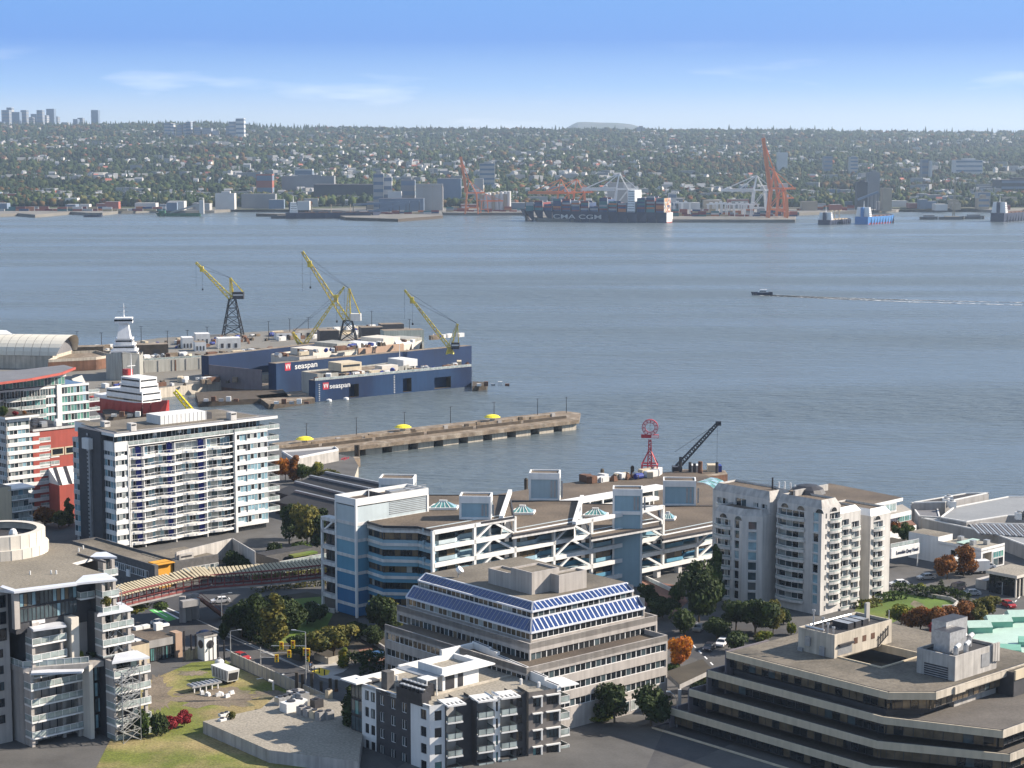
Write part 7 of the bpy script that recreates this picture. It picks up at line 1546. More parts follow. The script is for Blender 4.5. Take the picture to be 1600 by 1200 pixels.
for i in range(5):x=f.u(78,z0)+i*3.2;mb.beam((x,-6,z0+.1),(x+1.5,-.35,z1+.1),.9,.3,'dark_metal')
mb.build('glazed_roof',T)
for i in range(16):mb=MB();x=(i*7.3)%(u1-3);mb.box(x,3+(i*5)%18,h,x+1.8,4.5+(i*5)%18,h+.7+(i%3)*.4,('dark_metal','metal_grey','container_white')[i%3]);mb.build('roof_unit',T)
f=Frame(141,672,G);h=f.h(598);fl=3.3;U0=f.u(-60,h);T=f.root('teal_block','teal glazed apartment block with white bands and a red edged grey roof','apartment building');um=f.u(92,h);u_=f.u(37,h)
mb=MB();mb.box(U0,.6,0,-.4,22,h-.2,'glass_dark');mb.box(um-1,-.4,0,um+.9,1,h+.3,'white_paint');mb.build('core',T)
banded(f,T,um+1,0,h,fl,('glass_green','glass_teal','glass_dark','glass_mid','glass_sky'),(3,3,2,2,2),bal=4.5,band=.8);banded(f,T,u_,um-1,h,fl,('glass_mid','glass_teal','glass_dark'),(3,2,2),band=.8);banded(f,T,U0,u_,h,fl,('glass_dark','glass_mid'),(3,2),band=.6)
for k in range(1,5):
 for x in(u_-8,u_-2,um-12):inst('balcony',balmesh(5.5,2.2,slab=.3),T,(x,0,h-fl*k-.9))
uc=f.u(104,h+3);mb=MB();mb.box(U0,1.5,h,uc,18,h+3.2,'glass_dark');mb.box(U0,1.2,h+3.0,uc+.5,1.5,h+3.6,'white_paint');mb.build('upper_core',T)
n=12
for i in range(n):putwin(T,(0,1.4),dA,uc-(i+1)*4.2,h+.2,4.2,2.8,3,t=.1,pal=('glass_green','glass_teal','glass_mid'),wt=(2,3,2))
q=[f.lp(a,b,h+5.4) for a,b in[(-70,607),(48,592),(96,583),(117,574.5),(100,570),(40,577),(-70,586)]];mb=MB();mb.prism(ccw(q),h+5.0,h+5.4,'sign_red','grey_roof');mb.build('curved_roof',T)
for a,b in zip(q[:3],q[1:4]):mb=MB();mb.beam((*a,h+5.2),(*b,h+5.2),.7,.8,'red_cladding');mb.build('roof_edge',T)
T,o=poly_thing('canvas_sail','tall pale canvas sail wall with a small red shed','canopy',[(112,592),(128,586),(133,596),(118,600)],23,18,'tent_cream');
for i,(x0,y0,x1,y1,l) in enumerate([(430,775,585,812,'nearest'),(430,760,560,793,'second'),(455,751,600,783,'third'),(480,745,620,774,'farthest from the tower')]):
 a,b=P(x0,y0,11),P(x1,y1,11);d=b-a;L_=d.length;T=thing('saw_roof_shed',['dark saw roofed shed nearest the brick library','dark saw roofed shed second from the brick library','dark saw roofed shed third from the brick library','dark saw roofed shed nearest the water trees'][i],'shed',(a.x,a.y,G),math.atan2(d.y,d.x),'saw roofed sheds');mb=MB();mb.hexa([(0,0,0),(L_,0,0),(L_,7,0),(0,7,0),(0,0,3.4),(L_,0,3.4),(L_,7,5.4),(0,7,5.4)],'dark_metal','dark_roof');mb.build('shell',T);mb=MB();mb.box(0,6.6,5.3,L_,7.4,5.9,'metal_grey');mb.build('ridge',T)
T,o=poly_thing('pier_hall','pale hall with a white roof edge at the root of the long pier','building',[(458,718),(529,704),(524,700),(440,707)],9.5,4,'pale_concrete','grey_roof',par=.6,pm_='container_white')
a,b=P(458,733,4.5),P(529,716,4.5);d=(b-a);L_=d.length;d.normalize();mb=MB();mb.rb((a.x-o[0],a.y-o[1]),(d.x,d.y),0,L_,-.1,.15,.3,1.3,'sign_red');mb.rb((a.x-o[0],a.y-o[1]),(d.x,d.y),L_*.15,L_*.7,-.1,.1,3.0,3.5,'dark_metal');mb.rb((a.x-o[0],a.y-o[1]),(d.x,d.y),L_*.82,L_*.97,-.1,.1,1.8,3.8,'glass_dark');mb.build('wall_band',T)
poly_thing('jetty','short timber jetty with red gangways beside the pier hall','jetty',[(500,728),(563,716),(560,712),(500,722)],3,-1,'timber')
for i,(x,y) in enumerate([(556,713),(560,713)]):p=P(x,y,3);mb=MB();mb.cyl((0,0,-4),(0,0,4),.5,.5,'dark_timber',8);tag(mb.build('mooring_pile',loc=tuple(p)),'dark mooring pile at the tip of the short jetty','pile','piles at the short jetty')
for i in range(3):a,b=P(528+i*4,735-i,3),P(538+i*2.5,718-i,6);mb=MB();mb.lattice(a-a,b-a,1.2,1.2,6,.18,'sign_red');tag(mb.build('gangway_frame',loc=tuple(a)),'small red lattice gangway frame on the short jetty','frame','red frames on the short jetty')
T,o=poly_thing('teal_boat','small teal canopied boat moored behind the autumn trees','boat',[(540,742),(556,739),(559,743),(543,746)],1.8,-.3,'container_white','glass_sky')
# long pier
T,o=poly_thing('pier','long timber decked concrete pier with three yellow parasols','pier',[(425,716),(520,702),(905,656),(907,645),(880,642),(425,692)],4.0,2.6,'timber','timber')
a,b=P(430,717,2.6),P(904,661,2.6);d=b-a;L_=d.length;d.normalize();n=12;rz=math.atan2(d.y,d.x)
for i in range(n):
 mb=MB();s0=L_*(i+.30)/n;mb.rb((a.x-o[0],a.y-o[1]),(d.x,d.y),s0,s0+L_/n*.62,-12,-.3,-5,.05,'cream_concrete');mb.build('pier_block',T)
mb=MB();mb.rb((a.x-o[0],a.y-o[1]),(d.x,d.y),0,L_,-11,-5,-5,0,'dark_timber');mb.rb((a.x-o[0],a.y-o[1]),(d.x,d.y),0,L_,-.2,.3,.2,.9,'timber');mb.build('fender_wall',T)
for(off_,zz,m) in((-.6,1.5,'timber'),(-5.4,2.5,'dark_timber'),(-12.5,2.3,'timber')):
 for j in range(6):mb=MB();mb.rb((a.x-o[0],a.y-o[1]),(d.x,d.y),L_*j/6,L_*(j+.93)/6,off_-.35,off_,1.4,zz,m);mb.build('guard_rail',T)
lamp=MB();lamp.cyl((0,0,0),(0,0,6.5),.16,.1,'dark_metal',6);lamp.beam((-.9,0,6.3),(.9,0,6.3),.12,.12,'dark_metal');lm=lamp.mesh('pier_lamp')
for i,(x,y) in enumerate([(479,689),(557,679),(632,670),(704,661),(772,653.5),(840,648),(885,645)]):tag(inst('pier_lamp',lm,None,tuple(P(x,y,4.0)),rz),'slender dark lamp post on the long pier','lamp post','lamp posts on the long pier')
for i,(x,y,l) in enumerate([(476,693,'nearest the shore'),(629.5,674,'in the middle of the pier'),(769,658,'nearest the pier head')]):
 p=P(x,y,4.0);U_=thing('pier_parasol','broad yellow parasol '+l,'parasol',tuple(p),0,'yellow parasols on the pier');mb=MB();mb.lathe((0,0,1.6),[(3.3,0),(2.2,.7),(.9,1.0),(0,1.1)],'umbrella_yellow',16);mb.build('canopy',U_);mb=MB();mb.cyl((0,0,0),(0,0,2.6),.12,.12,'galvanised',6);mb.build('pole',U_);mb=MB();mb.box(-1,-.4,0,1,.4,.8,'container_white');mb.build('table',U_)
for i in range(14):x=495+i*28+(i%3)*5;p=P(x,700-(x-430)*.113,4.0);mb=MB();mb.box(-.9,-.4,0,.9,.4,.9+.4*(i%2),('timber','grey_concrete','dark_timber')[i%3]);tag(mb.build('pier_bench',loc=tuple(p),rz=rz),'low bench or box on the deck of the long pier','bench','benches and boxes on the long pier')
# shipyard
poly_thing('quay','','',[(-400,560),(90,548),(250,528),(560,508),(640,512),(662,520),(655,560),(420,585),(245,607),(150,612),(-400,640)],4.5,-6,'cream_concrete','port_ground',kind='structure')
def wallb(name,label,cat,A_,B_,th,h,m,z0=-1,T=None,top=None,nm='wall'):
 """long box from pixel A to pixel B (both at water level), h high, th deep"""
 a,b=P(*A_,0),P(*B_,0);d=b-a;L_=d.length;rz=math.atan2(d.y,d.x)
 T=T or thing(name,label,cat,(a.x,a.y,0),rz);return T,a,d.normalized(),L_,rz
T,a,d,L_,rz=wallb('grey_dock','long rust streaked grey floating dock wall crowded with yard equipment','floating dock',(216,598),(662,569),0,0,'');mb=MB();mb.box(-8,0,-1,L_,9,10.2,'dock_grey','timber');mb.build('side_wall',T)
for i in range(22):mb=MB();x=3+i*L_/22;mb.box(x,-.25,0,x+.35,0,10,'grey_concrete' if i!=7 else 'container_white');mb.build('rib',T)
for x in(L_*.26,L_*.33,L_*.12):mb=MB();mb.box(x,-.12,1,x+.7,-.02,9.8,'rust');mb.build('rust_streak',T)
mb=MB();mb.box(-8,9,-1,L_,60,3.5,'port_ground','timber');mb.build('deck',T)
inst('railing',balmesh(L_,.1,slab=.05,rail=1.0,sides=False,post=3),T,(0,.2,10.2))
DK=T,a,d,L_,rz
T,a,d,L_,rz=wallb('blue_dock','navy blue floating dock nearest the open water with white lettering','floating dock',(493,628),(737,603.5),0,0,'');h=ZAT(595,a.y);mb=MB();hs=[(L_*.205,L_*.265,.4,6.2),(L_*.545,L_*.60,.4,6.6),(L_*.75,L_*.86,.4,5.6)];facade(mb,(0,0),dA,0,L_,-1,h,hs,'dock_blue',3.5,'dark_timber');mb.box(0,3.6,-1,L_,5,h,'dock_blue','timber');mb.box(0,.02,h-.4,L_,3.7,h,'dock_blue','timber');mb.box(-.05,.03,-1,0,5,h,'dock_blue');mb.box(L_,.03,-1,L_+.05,5,h,'dock_blue');mb.build('near_wall',T)
mb=MB();mb.box(-6,5,-1,L_+2,26,1.6,'rust','timber');mb.build('floor',T)
txt('seaspan',T,(L_*.085,0),dA,h-4.0,2.3,'container_white',w_=L_*.125);
def wflag(T,x,z,s):
 mb=MB();q=lambda u,v:(x+u*s,-.08,z+v*s)
 mb.face([q(0,0),q(1.6,0),q(1.6,1.6),q(0,1.6)],'sign_red');
 for u in(.15,.85):mb.face([(x+(u+e)*s,-.12,z+v*s) for e,v in((0,1.3),(.28,.35),(.42,.35),(.62,1.3),(.45,1.3),(.33,.8),(.18,1.3))],'container_white')
 mb.build('flag_emblem',T)
wflag(T,L_*.045,h-4.2,1.9)
for j in range(11):mb=MB();mb.box(L_*.485,-.1,.5+j*.75,L_*.485+.7,-.02,.75+j*.75,'container_white');mb.build('draught_mark',T);
for j in range(9):mb=MB();mb.box(L_*.02,-.1,.5+j*.85,L_*.02+.6,-.02,.75+j*.85,'container_white');mb.build('draught_mark',T)
inst('railing',balmesh(L_,.1,slab=.05,rail=1.0,sides=False,post=2.5),T,(0,.2,h));BD=T,a,d,L_,rz,h
for i,x in enumerate((5,14)):mb=MB();mb.lathe((0,0,0),[(0,-.9),(1.1,-.6),(1.3,0),(1.1,.6),(0,.9)],'container_white',10);p=a+d*x+Vector((d.y,-d.x,0))*3;tag(mb.build('fender',loc=(p.x,p.y,.4)),'white round fender afloat at the dock corner','fender','fenders at the blue dock')
a2,b2=AT(432,605,852),AT(737,572,957);a2.z=b2.z=0;d2=b2-a2;L2=d2.length;rz2=math.atan2(d2.y,d2.x);T2=thing('big_blue_dock','larger navy blue floating dock behind, with ships inside','floating dock',(a2.x,a2.y,0),rz2);h2b=ZAT(568,852)
mb=MB();mb.hexa([(0,0,-1),(L2,0,-1),(L2,5,-1),(0,5,-1),(0,0,h2b),(L2,0,ZAT(540,957)),(L2,5,ZAT(540,957)),(0,5,h2b)],'dock_blue','timber');mb.build('near_wall',T2)
mb=MB();mb.box(-4,5,-1,L2,40,2,'rust','timber');mb.build('floor',T2);mb=MB();mb.box(-4,40,-1,L2-20,45,h2b+1,'dock_blue','timber');mb.build('far_wall',T2);mb=MB();mb.box(-4.2,5.2,1.5,-3.8,39.8,h2b-3,'dark_wall');mb.build('end_curtain',T2)
txt('seaspan',T2,(L2*.085,0),dA,h2b-3.6,2.7,'container_white',w_=L2*.105);wflag(T2,L2*.04,h2b-3.8,2.2)
def hull(L_,B_,D_,m,m2=None,wl=0.0,bow=.22,rake=.06,sheer=.06,n=10,boot=None):
 mb=MB();st=[]
 for i in range(n+1):
  t=i/n;w_=B_/2*(1 if t<1-bow else math.sqrt(max(0,1-((t-1+bow)/bow)**2))*.98+.02)*(1 if t>.06 else.85)
  st.append((t*L_-L_/2,w_,D_*(1+sheer*max(0,(t-.6)/.4)**2*3)))
 for(x0,w0,h0),(x1,w1,h1) in zip(st,st[1:]):
  k=rake*L_*(x1>L_*.3)
  for s in(1,-1):
   q=[(x0,s*w0,-1),(x1-k*1,s*w1*.85,-1),(x1,s*w1,h1),(x0,s*w0,h0)];mb.face(q if s<0 else q[::-1],m)
   if boot:zb=h0*.25;qq=[(x0,s*(w0+.05),-1),(x1-k,s*(w1*.86+.05),-1),(x1-k*.8,s*(w1*.9+.05),zb),(x0,s*(w0+.05),zb)];mb.face(qq if s<0 else qq[::-1],boot)
  mb.face([(x0,-w0,h0-.6),(x1,-w1,h1-.6),(x1,w1,h1-.6),(x0,w0,h0-.6)],m2 or m)
 x0,w0,h0=st[0];mb.face([(x0,w0,-1),(x0,-w0,-1),(x0,-w0,h0),(x0,w0,h0)][::-1],m);return mb
def ship(px,py,L_,B_,D_,hd,m,label,name='ship',cat='ship',z=0,boot=None,deck='timber',group=None,**k):
 p=P(px,py,z);T=thing(name,label,cat,(p.x,p.y,z),hd,group);hull(L_,B_,D_,m,deck,boot=boot,**k).build('hull',T);return T
def house(T,x,w_,z,l_,tiers,m='ship_white',th=2.7,win=True,inset=.7):
 for i in range(tiers):
  mb=MB();e=i*inset;mb.box(x-l_/2+e*.6,-w_/2+e,z+i*th,x+l_/2-e,w_/2-e,z+(i+1)*th-.05,m);
  if win:mb.box(x-l_/2+e*.6+.5,-w_/2+e-.04,z+i*th+1.2,x+l_/2-e-.5,w_/2-e+.04,z+i*th+1.9,'glass_dark');mb.box(x+l_/2-e-.01,-w_/2+e+.4,z+i*th+1.2,x+l_/2-e+.04,w_/2-e-.4,z+i*th+1.9,'glass_dark')
  mb.build('deckhouse',T)
 return z+tiers*th
T=ship(207,648,46,11,6.2,-.72,'ship_red','red hulled white patrol ship berthed with its bow to open water',sheer=.10,deck='ship_white');house(T,1,9.8,5.6,24,2,inset=.15);z=house(T,5,9.4,11,13,2,inset=.35);mb=MB();mb.cyl((0,0,z),(0,0,z+9),.3,.1,'ship_white',6);mb.beam((0,-2,z+4),(0,2,z+4),.2,.2,'ship_white');mb.build('mast',T);mb=MB();mb.box(-4,-1.5,z,-1,1.5,z+2.5,'ship_red');mb.build('funnel',T);mb=MB();mb.box(-20,-4.5,5.6,-8,4.5,7.5,'ship_white');mb.build('aft_house',T)
T=ship(196,604,30,15,15,-1.45,'dock_grey','tall white naval ship with bridge tower standing behind the red ship',bow=.1);z=house(T,-1,12,14.5,13,3,inset=1.0);mb=MB();mb.hexa([(-5,-3,z),(4,-3,z),(4,3,z),(-5,3,z),(-3,-2,z+7),(2,-2,z+7),(2,2,z+7),(-3,2,z+7)],'ship_white');mb.box(-3.5,-4,z+7,3,4,z+9.5,'ship_white');mb.box(-3.6,-4.1,z+8,3.1,4.1,z+8.8,'glass_dark');mb.build('bridge_tower',T);mb=MB();mb.cyl((-1,0,z+9),(-1,0,z+16),.35,.1,'ship_white',6);mb.beam((-1,-2.4,z+12),(-1,2.4,z+12),.2,.2,'metal_grey');mb.beam((-1,-1.6,z+14),(-1,1.6,z+14),.2,.2,'metal_grey');mb.build('mast',T)
fo=lambda D,x,y:tuple(D[1]+D[2]*x+Vector((-D[2].y,D[2].x,0))*y)[:2]
x,y=fo(BD,L_*.42,15);T=thing('docked_ship','low grey ship with white deckhouse standing on the near blue dock','ship',(x,y,1.8),BD[4]);hull(L_*.68,15,9.2,'dock_grey','timber').build('hull',T);z=10.5;mb=MB();mb.box(-18,-8.2,z-1,-7,2,z+2.6,'court_cream');mb.box(-17,-8.3,z+.9,-8,-8.15,z+1.8,'glass_dark');mb.build('deckhouse',T);mb=MB();mb.box(4,-8.4,z-3.5,13,-3,z-.2,'court_white');mb.build('deck_box',T);mb=MB();mb.box(17,-7,z-1.6,25,5,z+1.5,'container_white');mb.cyl((20,0,z+1),(20,0,z+8),.2,.1,'container_white',6);mb.build('deckhouse',T)
DD=(None,a2,d2.normalized());x,y=fo(DD,L2*.55,22);T=thing('docked_ship','white upperworks of a ferry under tan sheeting inside the big blue dock','ship',(x,y,2),rz2);hull(L2*.7,22,12,'court_white','timber').build('hull',T);mb=MB();mb.box(-10,-11.5,9,22,-10.9,13,'paving_tan');mb.build('sheeting',T)
for k in range(5):mb=MB();xx=-38+k*16;mb.box(xx,-9,11.5,xx+12,6,14.5+(k%2)*1.5,('court_white','dock_grey','ship_white')[k%3]);mb.build('deckhouse',T)
mb=MB();mb.cyl((18,-8,12),(30,-8,11),2.4,2.4,'ship_white',12);mb.build('duct',T)
rr=random.Random(3);cm=['container_white','container_white','timber','dark_metal','rust','metal_grey','court_cream','tarp_blue','steel_tan','paving_tan','crane_orange']
CL=[MB() for _ in range(8)]
for i,mb in enumerate(CL):
 if i<4:mb.box(0,0,0,5+i,2.5,2.5,cm[i*2+(1 if i==0 else 0)] if i else 'container_white')
 elif i<6:mb.cyl((0,1.2,1.2),(4,1.2,1.2),1.2,1.2,'metal_grey' if i==4 else 'tarp_blue',10)
 else:mb.hexa([(0,0,0),(3,0,0),(3,2,0),(0,2,0),(.4,.3,1.8),(2.2,.2,2.4),(2.5,1.6,1.4),(.3,1.8,2.1)],'rust' if i==6 else 'dark_timber')
 if i<6:mb.box(.5,-.05,.3,.9,.0,2,'dark_metal')
CLm=[m.mesh('yard_item') for m in CL];CLn=['white yard container','pale timber crate','rusty crate','grey yard container','grey steel tank lying','blue tank lying','rusty scrap heap','dark timber stack']
def clutter(n,fn,where,grp):
 for i in range(n):
  k=rr.choice([0,0,0,1,2,3,4,5,6,7,7,6]);p=fn();tag(inst('yard_item',CLm[k],None,p,rr.choice([rz,rz+pi/2,rz+rr.random()]),rr.uniform(.45,.95)),CLn[k]+' '+where,'yard item',grp+' '+CLn[k])
clutter(80,lambda:(*fo(DK,rr.uniform(0,DK[3]*.98),rr.uniform(.8,8)),10.2),'on the grey dock wall','clutter on the grey dock:')
clutter(150,lambda:tuple(P(rr.uniform(95,640),0,4.5).__class__(P(*(lambda x:(x,rr.uniform(548,560)-(x-90)*.075))(rr.uniform(95,600)),4.6))),'on the shipyard quay','clutter on the shipyard quay:')
clutter(45,lambda:(*fo(BD,rr.uniform(0,BD[3]),rr.uniform(.5,4.5)),BD[5]),'on the near blue dock wall','clutter on the near blue dock:')
clutter(40,lambda:(*fo(DD,rr.uniform(0,L2*.95),rr.uniform(.5,4.5)),h2b+.6+1.5),'on the big blue dock wall','clutter on the big blue dock:')
clutter(36,lambda:tuple(P(*(lambda x:(x,rr.uniform(597,606)-(x-230)*.05))(rr.uniform(160,400)),4.6)),'on the strip before the grey dock','clutter before the grey dock:')
for(px,lab) in(([(305,613),(440,606),(452,620),(310,628)],'dark work pontoon moored before the blue docks'),([(400,618),(470,611),(492,622),(420,632)],'small rusty barge with red gear by the blue dock corner'),([(160,640),(222,636),(225,646),(165,652)],'dark barge with a tan crate beside the red ship'),([(738,596),(762,597),(760,602),(738,604)],'timber landing at the outer end of the blue dock')):
 T,o=poly_thing('barge',lab,'barge',px,2.2,-1,'dark_timber','dark_timber' if 'rusty' not in lab else 'timber');
 for j in range(5):mb=MB();mb.box(2+j*3.2,1.2,3.2,4+j*3.2,2.6,4.3+j%2,('container_white','rust','metal_grey')[j%3]);mb.build('deck_gear',T)
def yard_crane(px,py,z,ytop,cab,apex,tip,bm,label,legs=9.0,twr='crane_black',w_=1.9,hook=None):
 p=P(px,py,z);Y=p.y;T=thing('dock_crane',label,'crane',tuple(p));zt=ZAT(ytop,Y)-z;mb=MB();b=legs/2;t=legs*.16
 for sx in(1,-1):
  for sy in(1,-1):mb.beam((sx*b,sy*b,0),(sx*t,sy*t,zt),.55,.55,twr)
 for k in range(4):
  z0,z1=zt*k/4,zt*(k+1)/4;r0=b+(t-b)*k/4;r1=b+(t-b)*(k+1)/4
  for sx,sy,ex,ey in((1,1,-1,1),(-1,1,-1,-1),(-1,-1,1,-1),(1,-1,1,1)):mb.beam((sx*r0,sy*r0,z0),(ex*r1,ey*r1,z1),.3,.3,twr);mb.beam((ex*r0,ey*r0,z0),(sx*r1,sy*r1,z1),.3,.3,twr);mb.beam((sx*r1,sy*r1,z1),(ex*r1,ey*r1,z1),.3,.3,twr)
 mb.build('tower',T);c0,c1=AT(cab[0],cab[1],Y)-p,AT(cab[2],cab[3],Y)-p;mb=MB();mb.box(c0.x,-2,c0.z,c1.x,2,c1.z,'container_white' if 'tallest' in label else 'dark_metal');mb.box(c0.x+.3,-2.05,(c0.z+c1.z)/2,c1.x-.3,-2,(c0.z+c1.z)/2+.7,'container_white');mb.build('machine_house',T)
 A=AT(*apex,Y)-p;mb=MB()
 for sy in(1.5,-1.5):mb.beam((c0.x,sy,zt),tuple(A+Vector((0,sy*.4,0))),.4,.4,bm);mb.beam((c1.x-.5,sy,c1.z),tuple(A+Vector((0,sy*.4,0))),.35,.35,bm)
 mb.lattice(Vector((0,0,zt)),A,2.2,1.0,6,.22,bm);mb.build('gantry_frame',T);e=AT(*tip,Y)-p;mb=MB();mb.lattice(Vector((-.5,0,zt)),e,w_*1.25,w_*.45,16,.34,bm);mb.build('jib',T)
 m=Vector((-.5,0,zt)).lerp(e,.82);mb=MB();mb.box(m.x-1.2,-1.2,m.z-1.5,m.x+.6,1.2,m.z+1.5,bm);mb.build('jib_head',T);mb=MB()
 for q in(m,e):mb.beam(tuple(A),tuple(q),.13,.13,'dark_metal')
 mb.beam(tuple(e),(e.x,e.y,e.z-(14 if not hook else hook)),.1,.1,'dark_metal');mb.beam(tuple(m),(m.x,0,m.z-11),.1,.1,'dark_metal');mb.box(m.x-.4,-.3,m.z-12,m.x+.4,.3,m.z-11,'dark_metal');mb.build('cable',T);return T
yard_crane(364,524,4.6,467,(364,467,381,456),(360,434),(306,410),'crane_yellow','yellow luffing crane on black lattice tower, farthest from the open water',11)
yard_crane(544,566,4.6,501,(548,501,564,490),(546,451),(472,393),'crane_yellow','tallest yellow luffing crane on a wide black lattice tower',13,w_=2.2,hook=20)
T3=BD[0];p=BD[1]+BD[2]*(BD[3]*.86)+Vector((-BD[2].y,BD[2].x,0))*33
yard_crane(703,553,11,542,(705,545,718,535),(715,506),(632,453),'crane_yellow','slim yellow dockside crane at the outer end of the big dock',3.4,'crane_yellow',1.3)
yard_crane(473,556,9,545,(470,549,478,542),(457,519),(538,448),'crane_yellow','small yellow crane leaning its jib towards the tall crane',3.4,'crane_yellow',1.3)
a,b=P(306,650,14),AT(273,611,P(306,650,14).y);mb=MB();mb.lattice(Vector((0,0,0)),b-a,1.6,1.2,12,.35,'umbrella_yellow');T=thing('yellow_boom','yellow lattice boom rising behind the long white tower','crane',tuple(a));mb.build('boom',T);mb=MB();mb.cyl((0,0,-14),(0,0,.5),1.2,.9,'umbrella_yellow',8);mb.build('mast',T)
for(x0,x1,yt,yb_,m,lab) in[(285,302,528,541,'container_white','white workshop box left of the black crane tower'),(306,328,522,534,'container_white','white stacked workshop near the black crane tower'),(305,322,535,545,'ship_white','white office cabin on the grey dock edge'),(341,376,529,541,'container_white','long white cabin at the foot of the black crane tower'),(180,262,540,552,'dark_timber','long low dark timber shed on the quay'),(100,160,543,556,'dark_timber','dark shed row beside the barrel roof'),(432,470,521,527,'ship_white','white pipe gantry left of the tallest crane'),(462,503,516,524,'court_white','second pale pipe gantry beside the tallest crane'),(500,530,517,533,'dark_metal','dark plant block before the tallest crane'),(565,600,512,530,'dark_metal','dark covered plant right of the tallest crane'),(596,632,507,517,'dark_cladding','dark roofed shed at the outer quay'),(600,664,517,549,'dock_pale','pale green side of a moored pontoon at the outer quay'),(560,598,534,548,'court_white','white stepped superstructure by the outer quay')]:
 p=P(x0,yb_+4,4.6);a,b=AT(x0,yb_,p.y),AT(x1,yt,p.y);T=thing('yard_building',lab,'building',(a.x,p.y,4.5),rz*.4);mb=MB();mb.box(0,0,0,(b.x-a.x),9,b.z-4.5,m,'timber' if m!='container_white' else None);mb.build('walls',T)
 for i in range(3):mb=MB();w_=(b.x-a.x);mb.box(w_*(.12+i*.3),-.1,.5,w_*(.24+i*.3),-.02,min(2.8,b.z-5),'dark_metal');mb.build('doorway',T)
for i,(x,y,m) in enumerate([(121,548,30),(159,546,26),(221,540,30),(262,541,24),(293,538,22),(324,535,24),(420,532,30),(453,528,30),(482,526,30),(581,520,34),(640,519,20),(566,560,22),(690,560,14)]):p=P(x,y,4.6);mb=MB();mb.cyl((0,0,0),(0,0,m*mpp(p)),.22,.15,'dark_metal',6);mb.beam((-1,0,m*mpp(p)),(1,0,m*mpp(p)),.2,.2,'dark_metal');tag(mb.build('yard_mast',loc=tuple(p)),'thin lamp mast standing on the shipyard quay','lamp mast','lamp masts of the shipyard')
p=P(83,577,4.6);T=thing('barrel_shed','long cream barrel roofed fabric shed on a tan wall','shed',tuple(p),math.radians(180-8));L_=60;mb=MB();mb.box(0,-26,0,L_,0,6.5,'cream_concrete');mb.build('wall',T);n=14
for j in range(15):
 mb=MB();x0,x1=-2+j*4.2,-2+(j+1)*4.2-.15
 for i in range(n):a0,a1=pi*i/n,pi*(i+1)/n;q=lambda x,a_:(x+(3.5*math.sin(a_)*(-1 if j==0 and x==x0 else 0)),-13+13.5*math.cos(a_),6.5+8.8*math.sin(a_));mb.face([q(x0,a0),q(x1,a0),q(x1,a1),q(x0,a1)],'tent_cream')
 mb.build('roof_segment',T,smooth=True)
mb=MB();mb.face([(0,-13+12.6*math.cos(pi*i/n),6.5+8.2*math.sin(pi*i/n)) for i in range(n+1)],'grey_roof');mb.build('gable',T)
T,o=poly_thing('brown_ship','rusting tan hull lying between the barrel shed and the white ship','ship',[(75,566),(150,562),(176,558),(150,551),(100,553),(88,560)],9.5,4.6,'rust','timber',par=1.2,pm_='cream_concrete')
T,o=poly_thing('motor_yacht','white yacht top showing over the barrel shed at the edge','yacht',[(-30,522),(20,522),(10,516),(-30,515)],20,6,'ship_white')
# wharf with the ring sign and crane barge
poly_thing('wharf','','',[(690,788),(780,772),(868,757),(985,741),(1068,736),(1100,741),(1140,760),(1150,800),(700,800)],4.0,-5,'timber','brown_roof',kind='structure')
p=P(1015,741,4.0);mp_=mpp(p);hT=(741-686)*mp_;T=thing('ring_sign','red lattice mast carrying a large pink and white ring sign','sign',tuple(p),-.1);mb=MB();b=12*mp_
for sx in(1,-1):
 for sy in(1,-1):mb.beam((sx*b,sy*b,0),(sx*b,sy*b,b*1.3),.4,.4,'sign_red');mb.beam((sx*b,sy*b,b*1.3),(0,0,hT*.75),.22,.22,'sign_red')
for a_,b_ in(((1,1),(1,-1)),((1,-1),(-1,-1)),((-1,-1),(-1,1)),((-1,1),(1,1))):mb.beam((a_[0]*b,a_[1]*b,b*1.3),(b_[0]*b,b_[1]*b,b*1.3),.4,.4,'sign_red')
mb.build('base_frame',T);mb=MB();mb.lattice(Vector((0,0,0)),Vector((0,0,hT)),1.6,.7,10,.28,'sign_red');mb.build('mast',T)
zc=(741-667)*mp_;R1,R2=12.2*mp_,7.6*mp_;n=28
for nm,ra,rb_,m,y0 in(('ring',R2,R1,'sign_pink',-.5),('ring_rim',R1-.05,R1+.12,'sign_red',-.6),('inner_rim',R2-.08,R2+.05,'sign_red',-.6)):
 mb=MB()
 for i in range(n):
  a0,a1=2*pi*i/n,2*pi*(i+1)/n;c=lambda r,t,y:(r*math.sin(t),y,zc+r*math.cos(t))
  for y in(y0,-y0):mb.face([c(ra,a0,y),c(ra,a1,y),c(rb_,a1,y),c(rb_,a0,y)],m)
  mb.face([c(rb_,a0,y0),c(rb_,a1,y0),c(rb_,a1,-y0),c(rb_,a0,-y0)],m);mb.face([c(ra,a0,y0),c(ra,a1,y0),c(ra,a1,-y0),c(ra,a0,-y0)],m)
 mb.build(nm,T)
for i in range(11):t=2*pi*i/11+.1;r=(R1+R2)/2;mb=MB();mb.box(-.13,-.58,-.3,.13,-.5,.3,'sign_red');o=mb.build('ring_character',T,loc=(r*math.sin(t),0,zc+r*math.cos(t)));o.rotation_euler=(0,t,0)
mb=MB();mb.box(-R1-.3,-.6,zc-R1-.9,R1+.3,.6,zc-R1+.2,'sign_red');mb.box(R1*.2,-.62,zc-R1-.8,R1+.2,-.6,zc-R1+.1,'sign_pink');mb.box(-.12,-.3,zc-R2,.12,.3,zc+R2,'container_white');mb.build('tail_plate',T)
T,o=poly_thing('crane_barge','rusty work barge with white cabins and a lattice crane','barge',[(1050,741),(1098,746),(1137,741),(1133,735),(1062,733)],3.6,-1,'rust','timber');yb=P(1060,741,3.6)
